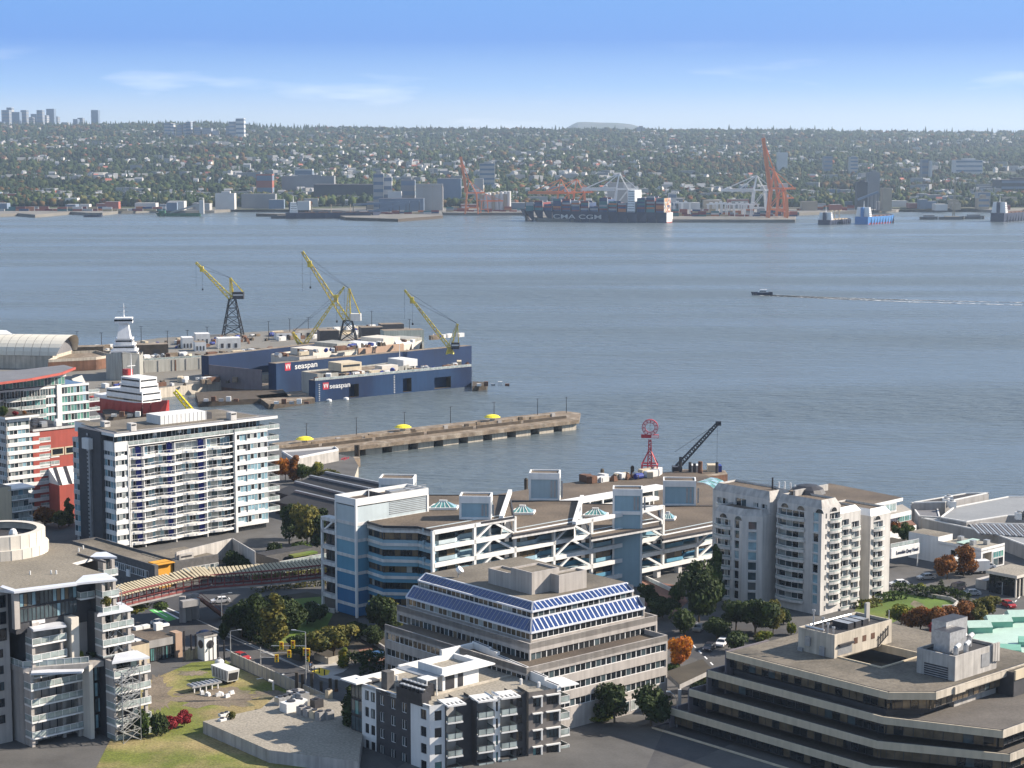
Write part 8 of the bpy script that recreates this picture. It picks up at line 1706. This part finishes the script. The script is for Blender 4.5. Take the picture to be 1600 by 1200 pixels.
def onb(nm,x0,y0,x1,y1,m,dp=4):
 a=AT(x0,y0,yb.y+4);b=AT(x1,y1,yb.y+4);mb=MB();mb.box(a.x-o[0],a.y-o[1],4.5,b.x-o[0],a.y-o[1]+dp,b.z-o[2],m);return mb.build(nm,T)
onb('cabin',1080,740,1092,727.5,'container_white');onb('cabin',1106,740,1122,727,'court_cream');onb('cabin',1122,740,1128,728,'tarp_blue');onb('winch_house',1051,741,1066,730,'dark_metal')
for x,t_,m in((1094,721,'rust'),(1078,722,'dark_metal'),(1063,714,'dark_metal'),(1085,724,'dark_metal'),(1120,722,'dark_metal')):a=AT(x,742,yb.y+2);mb=MB();mb.cyl((a.x-o[0],a.y-o[1],2),(a.x-o[0],a.y-o[1],ZAT(t_,a.y)-o[2]),.75 if m=='rust' else.5,.75 if m=='rust' else.5,m,8);mb.build('spud_pile',T)
a,b=AT(1058,730,yb.y+3),AT(1121,662,yb.y+3);oo=Vector(o);mb=MB();mb.lattice(a-oo,b-oo,1.5,.8,22,.3,'dark_metal');mb.box(b.x-o[0]-.6,b.y-o[1]-.5,b.z-o[2]-.6,b.x-o[0]+1.2,b.y-o[1]+.5,b.z-o[2]+.8,'dark_metal');mb.build('crane_jib',T);mb=MB();mb.beam(b-oo,b-oo-Vector((0,0,14)),.08,.08,'dark_metal');mb.beam(a-oo+Vector((-1,0,5)),b-oo,.1,.1,'dark_metal');mb.build('cable',T)
clutter(26,lambda:tuple(P(*(lambda x:(x,753-(x-925)*.09+rr.uniform(-2,3)))(rr.uniform(925,1030)),4.1)),'on the wharf by the ring sign','clutter by the ring sign:')
for i,(x,y) in enumerate([(822,762),(941,747),(988,742)]):p=P(x,y,4.0);mb=MB();mb.cyl((0,0,-4),(0,0,2.6),.6,.6,'dark_timber',8);mb.cyl((0,0,2.6),(0,0,3.1),.7,.2,'dark_timber',8);tag(mb.build('mooring_pile',loc=tuple(p)),['dark pile at the wharf edge behind the second shaft','dark pile midway along the wharf edge','dark pile nearest the ring sign'][i],'pile','piles along the wharf')
for(x0,y0,x1,y1,z) in((880,786,1040,759,9.0),(900,800,1030,776,6.5)):
 a,b=P(x0,y0,z),P(x1,y1,z);mb=MB();d=b-a;L_=d.length;mb.box(0,0,-1.0,L_,4,0,'white_paint','white_paint')
 for i in range(8):mb.box(L_*i/8,0,4-z,L_*i/8+.4,.4,-1,'white_paint')
 mb.box(0,3,4-z,L_,3.2,-1,'glass_mid');T=thing('wharf_gallery','white edged gallery roof along the wharf behind the shafts' if z>8 else 'lower white edged gallery roof nearer the truss building','gallery',(a.x,a.y,z),math.atan2(d.y,d.x));mb.build('frame',T)
p=P(1089,790,6);T=thing('glass_vault','quarter vaulted pale glass roof beside the condominium tower','glass roof',tuple(p));mb=MB();n=6
for i in range(n):
 a0,a1=pi/2*i/n,pi/2*(i+1)/n
 for j in range(4):mb.face([(j*1.2+7*math.sin(a0),j*2,7*math.cos(a0)),(j*1.2+7*math.sin(a1),j*2,7*math.cos(a1)),(j*1.2+1.2+7*math.sin(a1),j*2+2,7*math.cos(a1)),(j*1.2+1.2+7*math.sin(a0),j*2+2,7*math.cos(a0))],'glass_sky' if(i+j)%2 else 'glass_teal');mb.beam((j*1.2+7*math.sin(a0),j*2,7*math.cos(a0)),(j*1.2+7*math.sin(a1),j*2,7*math.cos(a1)),.2,.2,'white_paint')
mb.build('vault',T)
ptree(631,790,12,45,'conifer','leaf_green','single conifer showing above the northern stair shaft')
p=P(1190,461,0);T=thing('motor_boat','small fast motor boat crossing the inlet','boat',(p.x,p.y,.3),pi+.02);hull(16,4.5,1.9,'ship_navy','ship_white',bow=.4).build('hull',T);mb=MB();mb.hexa([(-5,-1.7,1.5),(3,-1.7,1.5),(3,1.7,1.5),(-5,1.7,1.5),(-4,-1.4,3.8),(1,-1.4,3.8),(1,1.4,3.8),(-4,1.4,3.8)],'ship_white');mb.box(-3,-1.65,2.3,1.8,1.65,3.0,'glass_dark');mb.build('cabin',T)
mb=MB();pts=[P(1196,461.5,0),P(1290,465.5,0),P(1420,470.5,0),P(1600,475,0),P(1800,480,0)];rr2=random.Random(8)
n=420
for k in range(2):
 for i in range(n):
  t=(i+rr2.random())/n;s=t*(len(pts)-1);j=min(int(s),len(pts)-2);c=pts[j].lerp(pts[j+1],s-j);off=(k*2-1)*(1.5+14*t)+rr2.uniform(-1.5,1.5)
  if k==0 and rr2.random()<t*.8:continue
  l=rr2.uniform(2,6)*(1-.5*t);w_=rr2.uniform(.7,1.8)*(1-.4*t)+(1.1 if t<.05 else 0);mb.face([(c.x-l,c.y+off-w_,.16),(c.x+l,c.y+off-w_*.3,.16),(c.x+l*.8,c.y+off+w_,.16),(c.x-l*.7,c.y+off+w_*.5,.16)],'foam')
tag(mb.build('wake_foam'),'long white foam wake trailing behind the motor boat','wake',kind='stuff')
# far shore
for n_,c in(('far_pale',(.36,.355,.34)),('far_white',(.54,.53,.51)),('far_grey',(.22,.23,.24)),('far_tan',(.36,.30,.22)),('far_blue',(.14,.19,.26)),('far_red',(.30,.10,.07)),('far_dark',(.07,.075,.08)),('far_roof',(.12,.11,.11)),('far_green',(.10,.22,.16)),('box_orange',(.45,.15,.05)),('box_navy',(.03,.06,.14)),('box_maroon',(.18,.04,.04)),('box_grey',(.30,.31,.32)),('box_teal',(.05,.16,.17)),('box_tan',(.42,.32,.18))):pm(n_,c,.12,.03,.8)
def fbox(name,label,cat,x0,x1,yt,Y,dep,m,top='far_roof',z=None,group=None,rz=0,bands=0,kind=None,bm='far_blue',roof=None):
 """far building seen between columns x0..x1, its top at row yt, standing at distance Y"""
 a,b=AT(x0,yt,Y),AT(x1,yt,Y);g=float(hill(np.array([(a.x+b.x)/2]),np.array([Y]))[0]) if z is None else z;g=max(g,4.6);w_=b.x-a.x;h=max(a.z-g,3)
 T=thing(name,label,cat,((a.x+b.x)/2,Y,g-1),rz,group);mb=MB();mb.box(-w_/2,0,0,w_/2,dep,h+1,m,top);mb.build('walls',T)
 if bands:
  for k in range(bands):mb=MB();zz=1+h*(k+.45)/bands;mb.box(-w_/2*.94,-.3,zz,w_/2*.94,-.05,zz+h/bands*.42,bm);mb.box(w_/2+.05,dep*.05,zz,w_/2+.3,dep*.95,zz+h/bands*.42,bm);mb.build('window_band',T)
 if roof:mb=MB();mb.box(-w_*.2,dep*.2,h+1,w_*.25,dep*.7,h+1+roof,m);mb.build('roof_house',T)
 return T,w_,h
for a in[('grain_elevator','tall pale grain elevator tower above the bulk terminal','grain elevator',583,599,271,3250,20,'far_pale',5,5),('grain_elevator','white stepped elevator annexe beside the tall grain tower','grain elevator',599,612,276,3255,18,'far_white',4,3),('grain_elevator','grey square elevator block next to the pale silo row','grain elevator',626,648,281,3260,24,'far_grey',3,4),('warehouse','low pale works between the two elevators','warehouse',606,627,299,3230,18,'far_white',0,0),('storage_block','blue grey windowless storage block behind the silo row','building',683,720,279,3420,40,'far_blue',0,0),('storage_block','pale block at the end of the blue grey storage block','building',741,755,279,3420,30,'far_pale',0,0),('apartment_tower','grey apartment slab on the slope above the orange crane','apartment building',749,773,255,3900,22,'far_pale',6,3),('apartment_tower','lone grey apartment tower on the crest beneath the mountain','apartment building',995,1008,199,7800,40,'far_grey',6,6),('cold_store','dark long cold store among trees left of the elevators','warehouse',490,584,288,3500,40,'far_dark',0,0),('mill_block','brown brick mill block at the wooded shore','building',400,425,272,3650,30,'far_red',2,0),('works','pale works with a white front near the green barge','warehouse',336,366,302,3300,24,'far_white',0,3),('works','grey works in the shade beside the white fronted works','warehouse',377,430,303,3340,24,'far_grey',0,0),('works','long grey shed with bright end among the shore trees','warehouse',440,522,275,3700,30,'far_grey',0,2),('school','white school block above the shore woods','building',460,488,264,3900,24,'far_white',2,0),('harbour_office','pale office with dark windows above the container stacks','building',1045,1057,302,3300,16,'far_white',2,0),('grain_silo','dark square silo block by the blue bulk ship','silo',1340,1356,284,3260,22,'far_dark',0,3),('grain_silo','tall brown and pale elevator behind the dark silo block','silo',1357,1375,269,3320,24,'far_grey',0,3),('grain_silo','tan ribbed silo block nearest the blue bulk ship','silo',1380,1394,294,3220,24,'far_tan',0,0),('hospital','long white hospital block with stepped window bands on the slope','hospital',1493,1536,250,4600,40,'far_white',4,4),('apartment_tower','pair slab of pale apartments midway up the eastern slope','apartment building',1288,1301,244,4700,30,'far_grey',5,0),('apartment_tower','white edged apartment tower right of the pale slab','apartment building',1329,1341,245,4650,30,'far_pale',6,2),('office_tower','small white capped tower in the eastern district','office building',1441,1451,249,4400,26,'far_grey',4,0),('office_tower','bright white slim block touching the white capped tower','office building',1454,1457,251,4380,20,'far_white',0,0),('round_hall','pale round topped hall in the woods left of the slope towers','hall',1216,1231,238,4800,30,'far_white',0,0),('apartment_tower','slim tower on the crest far to the east','apartment building',1389,1393,215,7700,30,'far_white',0,0),('apartment_tower','pale needle tower near the eastern crest','apartment building',1474,1476,214,7700,30,'far_tan',0,0),('apartment_tower','pair of tiny pale towers on the crest right of the lone tower','apartment building',1081,1084,208,7900,30,'far_pale',0,0),('apartment_tower','faint tower beside the pair of tiny pale towers','apartment building',1099,1106,210,7900,40,'far_pale',0,0),('terminal_store','big dark terminal store at the right edge of the harbour','warehouse',1563,1640,281,3700,60,'far_dark',3,4),('terminal_store','pale block in front of the dark terminal store','warehouse',1528,1548,300,3400,24,'far_pale',2,0),('sugar_mill','tan factory with twin towers behind the eastern barges','factory',1529,1546,310,3300,24,'far_tan',2,6)]:
 fbox(*a[:3],a[3],a[4],a[5],a[6],a[7],a[8],bands=a[9],roof=a[10])
T=thing('silo_row','row of pale cylindrical grain silos with a flat gallery on top','silo',tuple(AT(650,320,3235)[:2])+(4.6,));w_=AT(692,300,3235).x-AT(650,300,3235).x;hs_=ZAT(291,3235)-4.6
for i in range(12):mb=MB();mb.cyl((w_*(i+.5)/12,4,0),(w_*(i+.5)/12,4,hs_),w_/22,w_/22,'far_tan' if i%4==3 else 'far_pale',10);mb.build('silo',T)
mb=MB();mb.box(0,2,0,w_,20,hs_-1,'far_pale');mb.box(0,1,hs_,w_,8,hs_+4,'far_pale','far_white');mb.build('gallery',T)
rr=random.Random(21)
for i in range(16):x=752+(i%8)*6+rr.uniform(0,2);y0=3200+(i//8)*60;p=AT(x,310,y0);mb=MB();h=ZAT(299+(i*3)%7,y0)-4.6;mb.cyl((0,0,0),(0,0,h),3.6,3.6,'far_white' if i%3 else 'far_tan',12);mb.lathe((0,0,h),[(3.6,0),(0,.9)],'far_white',12);tag(mb.build('storage_tank',loc=(p.x,y0,4.6)),'white cylindrical storage tank beside the orange upright crane','tank','storage tanks')
sk=[(-40,30,178),(-18,22,190),(2,12,172),(10,8,168),(18,12,175),(32,9,172),(40,10,183),(48,9,178),(57,9,172),(64,9,180),(72,12,170),(82,8,182),(96,9,191),(114,7,186),(121,8,184),(130,6,192),(142,11,172),(104,6,196)]
for i,(x,w_,yt) in enumerate(sk):fbox('skyline_tower','hazy high rise tower in the western skyline cluster','tower block',x,x+w_,yt,8900+(i%4)*60,45,('far_pale','far_blue','far_grey')[i%3],group='towers of the western skyline',bands=5)
for i,(x,w_,yt,l) in enumerate([(256,11,192,'broad pale tower first from the west on the wooded crest'),(266,5,193,'bright edge tower leaning on the first crest tower'),(276,8,195,'low grey tower second group on the crest'),(286,12,193,'wide pale slab in the middle of the crest group'),(290,8,190,'taller slab rising over the wide pale slab'),(303,10,199,'short grey block east of the wide slab'),(316,14,200,'row block low on the crest'),(332,8,204,'small block near the twin crest towers'),(353,5,197,'thin tower left of the twin crest towers'),(357,10,190,'western of the twin crest towers, grey'),(368,13,185,'tallest of the crest towers, pale topped')]):fbox('crest_tower',l,'tower block',x,x+w_,yt,6900,40,('far_pale','far_white','far_grey')[i%3],bands=5,group='towers on the wooded crest')
B_=[(rr.uniform(-60,1650),rr.uniform(3220,3780)) for i in range(210)]
for i,(x,Y) in enumerate(B_):
 if 320<x<830 and Y<3260:continue
 w_=rr.uniform(9,34);hgt=rr.uniform(6,17);g=max(4.6,float(hill(np.array([(x-800)*Y/FPX]),np.array([Y]))[0]));v=math.tan(math.atan((g+hgt-HC)/Y)+TH);fbox('warehouse',('pale','white','grey','tan','blue grey','brick red')[i%6]+' low warehouse on the far waterfront','warehouse',x,x+w_,600-FPX*v,Y,rr.uniform(14,30),('far_pale','far_white','far_grey','far_tan','far_blue','far_red')[i%6],('far_roof','far_pale','far_grey')[i%3],group='low %s warehouses on the far shore'%('pale','white','grey','tan','blue grey','brick red')[i%6])
HM=[]
for k in range(6):
 mb=MB();w_,d_,h=[(9,11,6),(14,10,7),(8,8,6),(18,12,9),(11,9,5),(24,14,10)][k];c=('far_white','far_pale','far_white','far_pale','far_tan','far_grey')[k];mb.box(-w_/2,-d_/2,-2,w_/2,d_/2,h,c)
 if k in(0,1,2,4):r=3.2;mb.face([(-w_/2,-d_/2,h),(w_/2,-d_/2,h),(w_/2,0,h+r),(-w_/2,0,h+r)],'far_grey' if k!=4 else 'far_red');mb.face([(w_/2,d_/2,h),(-w_/2,d_/2,h),(-w_/2,0,h+r),(w_/2,0,h+r)],'far_roof');mb.face([(w_/2,-d_/2,h),(w_/2,d_/2,h),(w_/2,0,h+r)],c);mb.face([(-w_/2,d_/2,h),(-w_/2,-d_/2,h),(-w_/2,0,h+r)],c)
 for j in(-1,1):mb.box(j*w_*.25-1,-d_/2-.06,1.5,j*w_*.25+1,-d_/2,3.2,'far_dark')
 HM.append(mb)
HMe=[m.mesh('house') for m in HM];x,y=density_pts(3600,3430,8200,1.14,1.25);keep=(vnoise(x/520,y/210,4)*.6+vnoise(x/160,y/110,14)*.4>.47);x,y=x[keep],y[keep];o_=np.argsort(y);x,y=x[o_],y[o_];z=hill(x,y);hn=['white gabled','wide pale gabled','small white gabled','pale flat roofed','tan red roofed','large grey flat roofed']
sv,sf,sm_=[],[],[]
for i in range(len(x)):
 k=rr.choice([0,0,1,2,2,3,4,5]);lift=rr.uniform(1,5)*(1 if i<300 else 1.6)
 if i<290:tag(inst('house',HMe[k],None,(x[i],y[i],z[i]+lift),rr.uniform(-.8,.8)),hn[k]+' house among trees on the lower far hillside','house',hn[k]+' houses on the far hillside')
 else:
  m=HM[k];a=rr.uniform(-.8,.8);c,s=math.cos(a),math.sin(a);b0=len(sv);sc2=1+.3*rr.random();sv+=[(x[i]+sc2*(p[0]*c-p[1]*s),y[i]+sc2*(p[0]*s+p[1]*c),z[i]+lift+1+sc2*p[2]) for p in m.v];sf+=[tuple(b0+q for q in f_) for f_ in m.f];sm_+=m.m
mb=MB();mb.v,mb.f,mb.m=sv,sf,sm_;tag(mb.build('hillside_houses'),'countless small pale houses scattered up the far hillside','houses',kind='stuff')
CB={}
for c in('box_orange','box_navy','box_maroon','box_grey','box_teal','box_tan','far_white','far_red'):
 mb=MB();mb.box(0,0,0,12.2,2.5,2.6,c);[mb.box(.6+j*1.6,-.05,.2,.75+j*1.6,0,2.4,c) for j in range(7)];mb.box(12.2,.1,.1,12.25,2.4,2.5,'box_grey');CB[c]=mb.mesh('shipping_container')
cn=list(CB);nmz={'box_orange':'orange','box_navy':'navy','box_maroon':'maroon','box_grey':'grey','box_teal':'teal','box_tan':'tan','far_white':'white','far_red':'brick red'}
def stack(x0,x1,yrow,Y,tiers,wh,n,sc_=1.0):
 for i in range(n):
  x=x0+(x1-x0)*(i+rr.random()*.6)/n;p=AT(x,yrow,Y+rr.uniform(-6,30))
  for k in range(rr.randint(1,tiers)):c=rr.choice(cn);tag(inst('shipping_container',CB[c],None,(p.x,p.y,4.6+k*2.65*sc_),rr.choice([0,.05,.1]),sc_),nmz[c]+' shipping container '+wh,'container',nmz[c]+' containers '+wh)
stack(-10,250,330,3200,2,'on the western rail shore',34,1.3);stack(560,680,335,3060,2,'on the bulk terminal pier',12);stack(692,822,330,3170,3,'beside the upright orange crane',14);stack(1048,1240,338,2960,4,'in the white framed yard',46);stack(1240,1330,330,3240,3,'east of the tall orange crane',10)
def gantry(px,Y,m,up,s,label,flip=1,z=4.6):
 p=AT(px,330,Y);T=thing('gantry_crane',label,'crane',(p.x,Y,z),0,'ship to shore cranes');T.scale=(s,s,s);H_=34
 for sx in(-1,1):
  for sy in(-1,1):mb=MB();mb.beam((sx*11,sy*9,0),(sx*8,sy*9,H_),2.6,2.6,m);mb.build('leg',T)
  mb=MB();mb.beam((sx*10.5,-9,7),(sx*10.5,9,7),1.5,1.5,m);mb.beam((sx*8,-9,H_),(sx*8,9,H_),1.5,1.8,m);mb.beam((sx*10,-9,8),(sx*8.3,9,H_-2),.7,.7,m);mb.build('portal_beam',T)
 for sy in(-9,9):mb=MB();mb.beam((-10.8,sy,10),(10.8,sy,10),1.3,1.5,m);mb.beam((-10.5,sy,10),(8,sy,H_),.8,.8,m);mb.build('portal_beam',T)
 ap=Vector((-4*flip,0,H_+22));mb=MB()
 for sy in(-5,5):mb.beam((-8*flip,sy,H_),tuple(ap+Vector((0,sy*.3,0))),1.6,1.6,m);mb.beam((8*flip,sy,H_),tuple(ap+Vector((0,sy*.3,0))),1.0,1.0,m)
 mb.build('apex_frame',T);mb=MB();mb.box(-9,-3,H_,22 if flip>0 else 9,3,H_+2.2,m) if flip>0 else mb.box(-22,-3,H_,9,3,H_+2.2,m);mb.build('girder',T);mb=MB();mb.box(2*flip,-3.5,H_+2.3,12*flip,3.5,H_+7,'far_white');mb.build('machine_house',T)
 e=Vector((-9*flip,0,H_+1));t_=e+(Vector((-9*flip,0,60)) if up else Vector((-46*flip,0,0)));mb=MB();mb.lattice(e,t_,3.8,2.8,9,1.1,m);mb.beam(e,t_,2.6,2.4,m);mb.build('boom',T);mb=MB()
 for f_ in(.45,.95):mb.beam(tuple(ap),tuple(e.lerp(t_,f_)),1.3,1.3,m)
 mb.beam(tuple(ap),(20*flip,0,H_+2),.7,.7,m);mb.build('stay',T)
for a in[(737,3070,'crane_orange',1,.95,'orange gantry crane with raised boom, left of the container ship'),(757,3120,'crane_orange',0,.55,'low orange gantry crane behind the raised boom crane',-1),(880,3010,'crane_orange',0,1.0,'first orange gantry crane with lowered boom over the container ship'),(905,3030,'crane_orange',0,1.0,'second orange gantry crane with lowered boom over the container ship'),(972,3020,'crane_white',0,1.15,'white gantry crane with lowered boom behind the container ship'),(1186,3030,'crane_white',0,1.1,'white gantry crane beside the tall orange crane'),(1214,2900,'crane_orange',1,1.25,'tallest orange gantry crane with raised boom near the yard end'),(1222,2960,'crane_orange',1,.8,'smaller orange gantry crane just behind the tallest one')]:gantry(*a)
mb=MB()
for x in(-6,6):mb.box(x-.6,-4,0,x+.6,-3,17,'crane_white');mb.box(x-.6,3,0,x+.6,4,17,'crane_white')
mb.box(-8,-4,17,8,-3,18.5,'crane_white');mb.box(-8,3,17,8,4,18.5,'crane_white');mb.box(-3,-4,18.5,1,4,20.5,'crane_white');rt=mb.mesh('yard_gantry')
for i,(x,Y) in enumerate([(1059,3060),(1072,3070),(1112,2990),(1120,3010),(1134,3000),(1141,2970),(1152,2990),(1160,3010),(1168,2960),(1127,3040),(1178,2990)]):p=AT(x,335,Y);tag(inst('yard_gantry',rt,None,(p.x,Y,4.6),(i%3)*.1),'white rubber tyred gantry frame in the container yard','crane','white yard gantries')
p=P(933,347.5,0);T=thing('container_ship','huge dark blue container ship stacked with boxes at the far quay','ship',(p.x-4,p.y+32,0),math.radians(158));Ls=236;hull(Ls,36,15.5,'ship_navy','ship_navy',bow=.12,rake=.05,sheer=.05,n=16).build('hull',T);mb=MB();mb.box(-Ls/2-.6,-15,1.2,-Ls/2-.05,15,15,'far_white');mb.box(-Ls/2-.8,-15,0,-Ls/2-.1,15,1.2,'ship_red');mb.build('transom',T)
k=0
for b in range(15):
 x0=-Ls/2+3+b*14.6
 if b==3:house(T,x0+7,33,15,12,9,'ship_white',3.6,True,.15);continue
 tt=[8,9,8,0,5,6,8,3,6,6,7,7,4,6,5][b]
 mb=MB();mb.box(x0,-17,14.6,x0+12.2,14.9,15+(tt-1)*2.65,'box_maroon' if b%2 else 'box_navy','box_grey');mb.build('container_block',T)
 for r_ in range(tt):
  for yy in(15.0,-3.0) if r_==tt-1 else(15.0,):c=rr.choice(['box_navy','box_navy','box_maroon','box_teal','box_maroon','box_grey','box_orange']);o=inst('container',CB[c],T,(x0+12.2,yy+2.5,15+r_*2.65),pi)
 if b==0:
  for r_ in range(tt):
   for yy in range(12):c=rr.choice(['far_white','box_tan','box_orange','far_red','box_grey','box_navy','box_tan']);o=inst('container',CB[c],T,(x0-.2,-16.5+yy*2.65,15+r_*2.65));o.scale=(.02,1,1)
txt('CMA CGM',T,(Ls/2-60,18.1),(-1,0),4.6,6.6,'far_white',w_=76,t=.25)
def bulker(px,py,L_,B_,D_,hd,m,dk,label,hx=-.42,boot=None,tiers=4,cranes=0):T=ship(px,py,L_,B_,D_,hd,m,label,deck=dk,boot=boot,bow=.14,sheer=.03);z=house(T,L_*hx,B_*.9,D_,L_*.08,tiers,inset=.35);mb=MB();mb.cyl((L_*hx,0,z),(L_*hx,0,z+9),.6,.3,'ship_white',6);mb.box(L_*hx-7,-2,D_,L_*hx-3,2,z,m);mb.build('mast',T);[MB().box(-L_*.3+j*L_*.14,-B_*.3,D_-.6,-L_*.3+j*L_*.14+L_*.1,B_*.3,D_+.9,dk).build('hatch_cover',T) for j in range(5)];[MB().cyl((-L_*.23+j*L_*.2,0,D_),(-L_*.23+j*L_*.2,0,D_+13),.7,.5,'steel_tan',6).beam((-L_*.23+j*L_*.2,0,D_+11),(-L_*.12+j*L_*.2,0,D_+13),.6,.6,'steel_tan').build('deck_crane',T) for j in range(cranes)];return T
bulker(522,341,150,24,9,.18,'ship_navy','rust','dark hulled bulk carrier with white wheelhouse at the bulk terminal',cranes=3,tiers=6);bulker(1368,349,95,24,11,.95,'ship_blue','rust','bright blue bulk carrier with red waterline near the tan silos',boot='ship_red',tiers=5);bulker(1305,350,80,22,7,1.0,'ship_navy','far_tan','dark bulk carrier loading beside the blue one',cranes=3);bulker(1580,345,100,25,13,.9,'ship_navy','rust','dark ship with pale upperworks at the right edge of the harbour',tiers=6)
T=ship(278,338,72,15,5,pi,'ship_green','green hulled aggregate barge with a long inclined conveyor',deck='ship_green',bow=.1);mb=MB();mb.box(20,-5,5,30,5,9,'ship_green');mb.build('wheelhouse',T);mb=MB();mb.beam((12,0,6),(-38,0,20),2.6,2.6,'far_pale');mb.box(-42,-3.5,4,-35,3.5,26,'far_white');mb.build('conveyor',T)
ship(146,339,30,9,3,.1,'ship_navy','small dark tug barge moored by the western shore',deck='ship_navy')
for(x,y,L_,l) in((447,341,46,'low pale barge at the wooded shore'),(498,333,34,'dark mooring barge near the terminal'),(1452,343,28,'dark covered barge under the mast crane'),(1488,343,40,'flat grey barge carrying the mast crane'),(1522,342,34,'dark covered barge right of the mast crane')):T=ship(x,y,L_,12,4,.05,'far_dark',l,'barge','barge',deck='far_grey',bow=.08);mb=MB();mb.box(-L_*.3,-4,3.4,L_*.25,4,7 if 'covered' in l else 5,'far_grey' if 'covered' in l else 'far_tan');mb.build('deck_load',T)
p=AT(1490,340,3000);T=thing('mast_crane','thin tan mast crane standing over the eastern barges','crane',(p.x,3000,3));mb=MB();mb.lattice(Vector((0,0,0)),Vector((1,0,58)),3,1.5,9,.6,'steel_tan');mb.build('mast',T);mb=MB();mb.beam((0,0,10),(-6,0,20),1,1,'steel_tan');mb.beam((0,0,10),(9,0,22),1,1,'steel_tan');mb.build('stay',T)
for(x0,y0,x1,y1,Y,l) in((552,320,655,314,3100,'long dark conveyor gallery running along the bulk terminal'),(560,336,640,316,3070,'second conveyor gallery climbing from the terminal pier'),(1340,312,1372,300,3180,'inclined conveyor climbing to the tan silos')):a,b=AT(x0,y0,Y),AT(x1,y1,Y);mb=MB();mb.beam((0,0,0),tuple(b-a),4,3.4,'far_blue');[mb.box((b-a).x*j/5-.5,-.5,4.6-a.z,(b-a).x*j/5+.5,.5,(b-a).z*j/5,'far_dark') for j in range(6)];tag(mb.build('conveyor_gallery',loc=tuple(a)),l,'conveyor')
a=AT(990,308,3230);T,w_,h=fbox('tall_store','pale tall storage slab behind the white gantry crane','warehouse',950,991,285,3180,20,'far_pale',bands=0);fbox('terminal_shed','dark blue long terminal shed at the foot of the silo row','warehouse',592,662,310,3190,24,'far_blue')
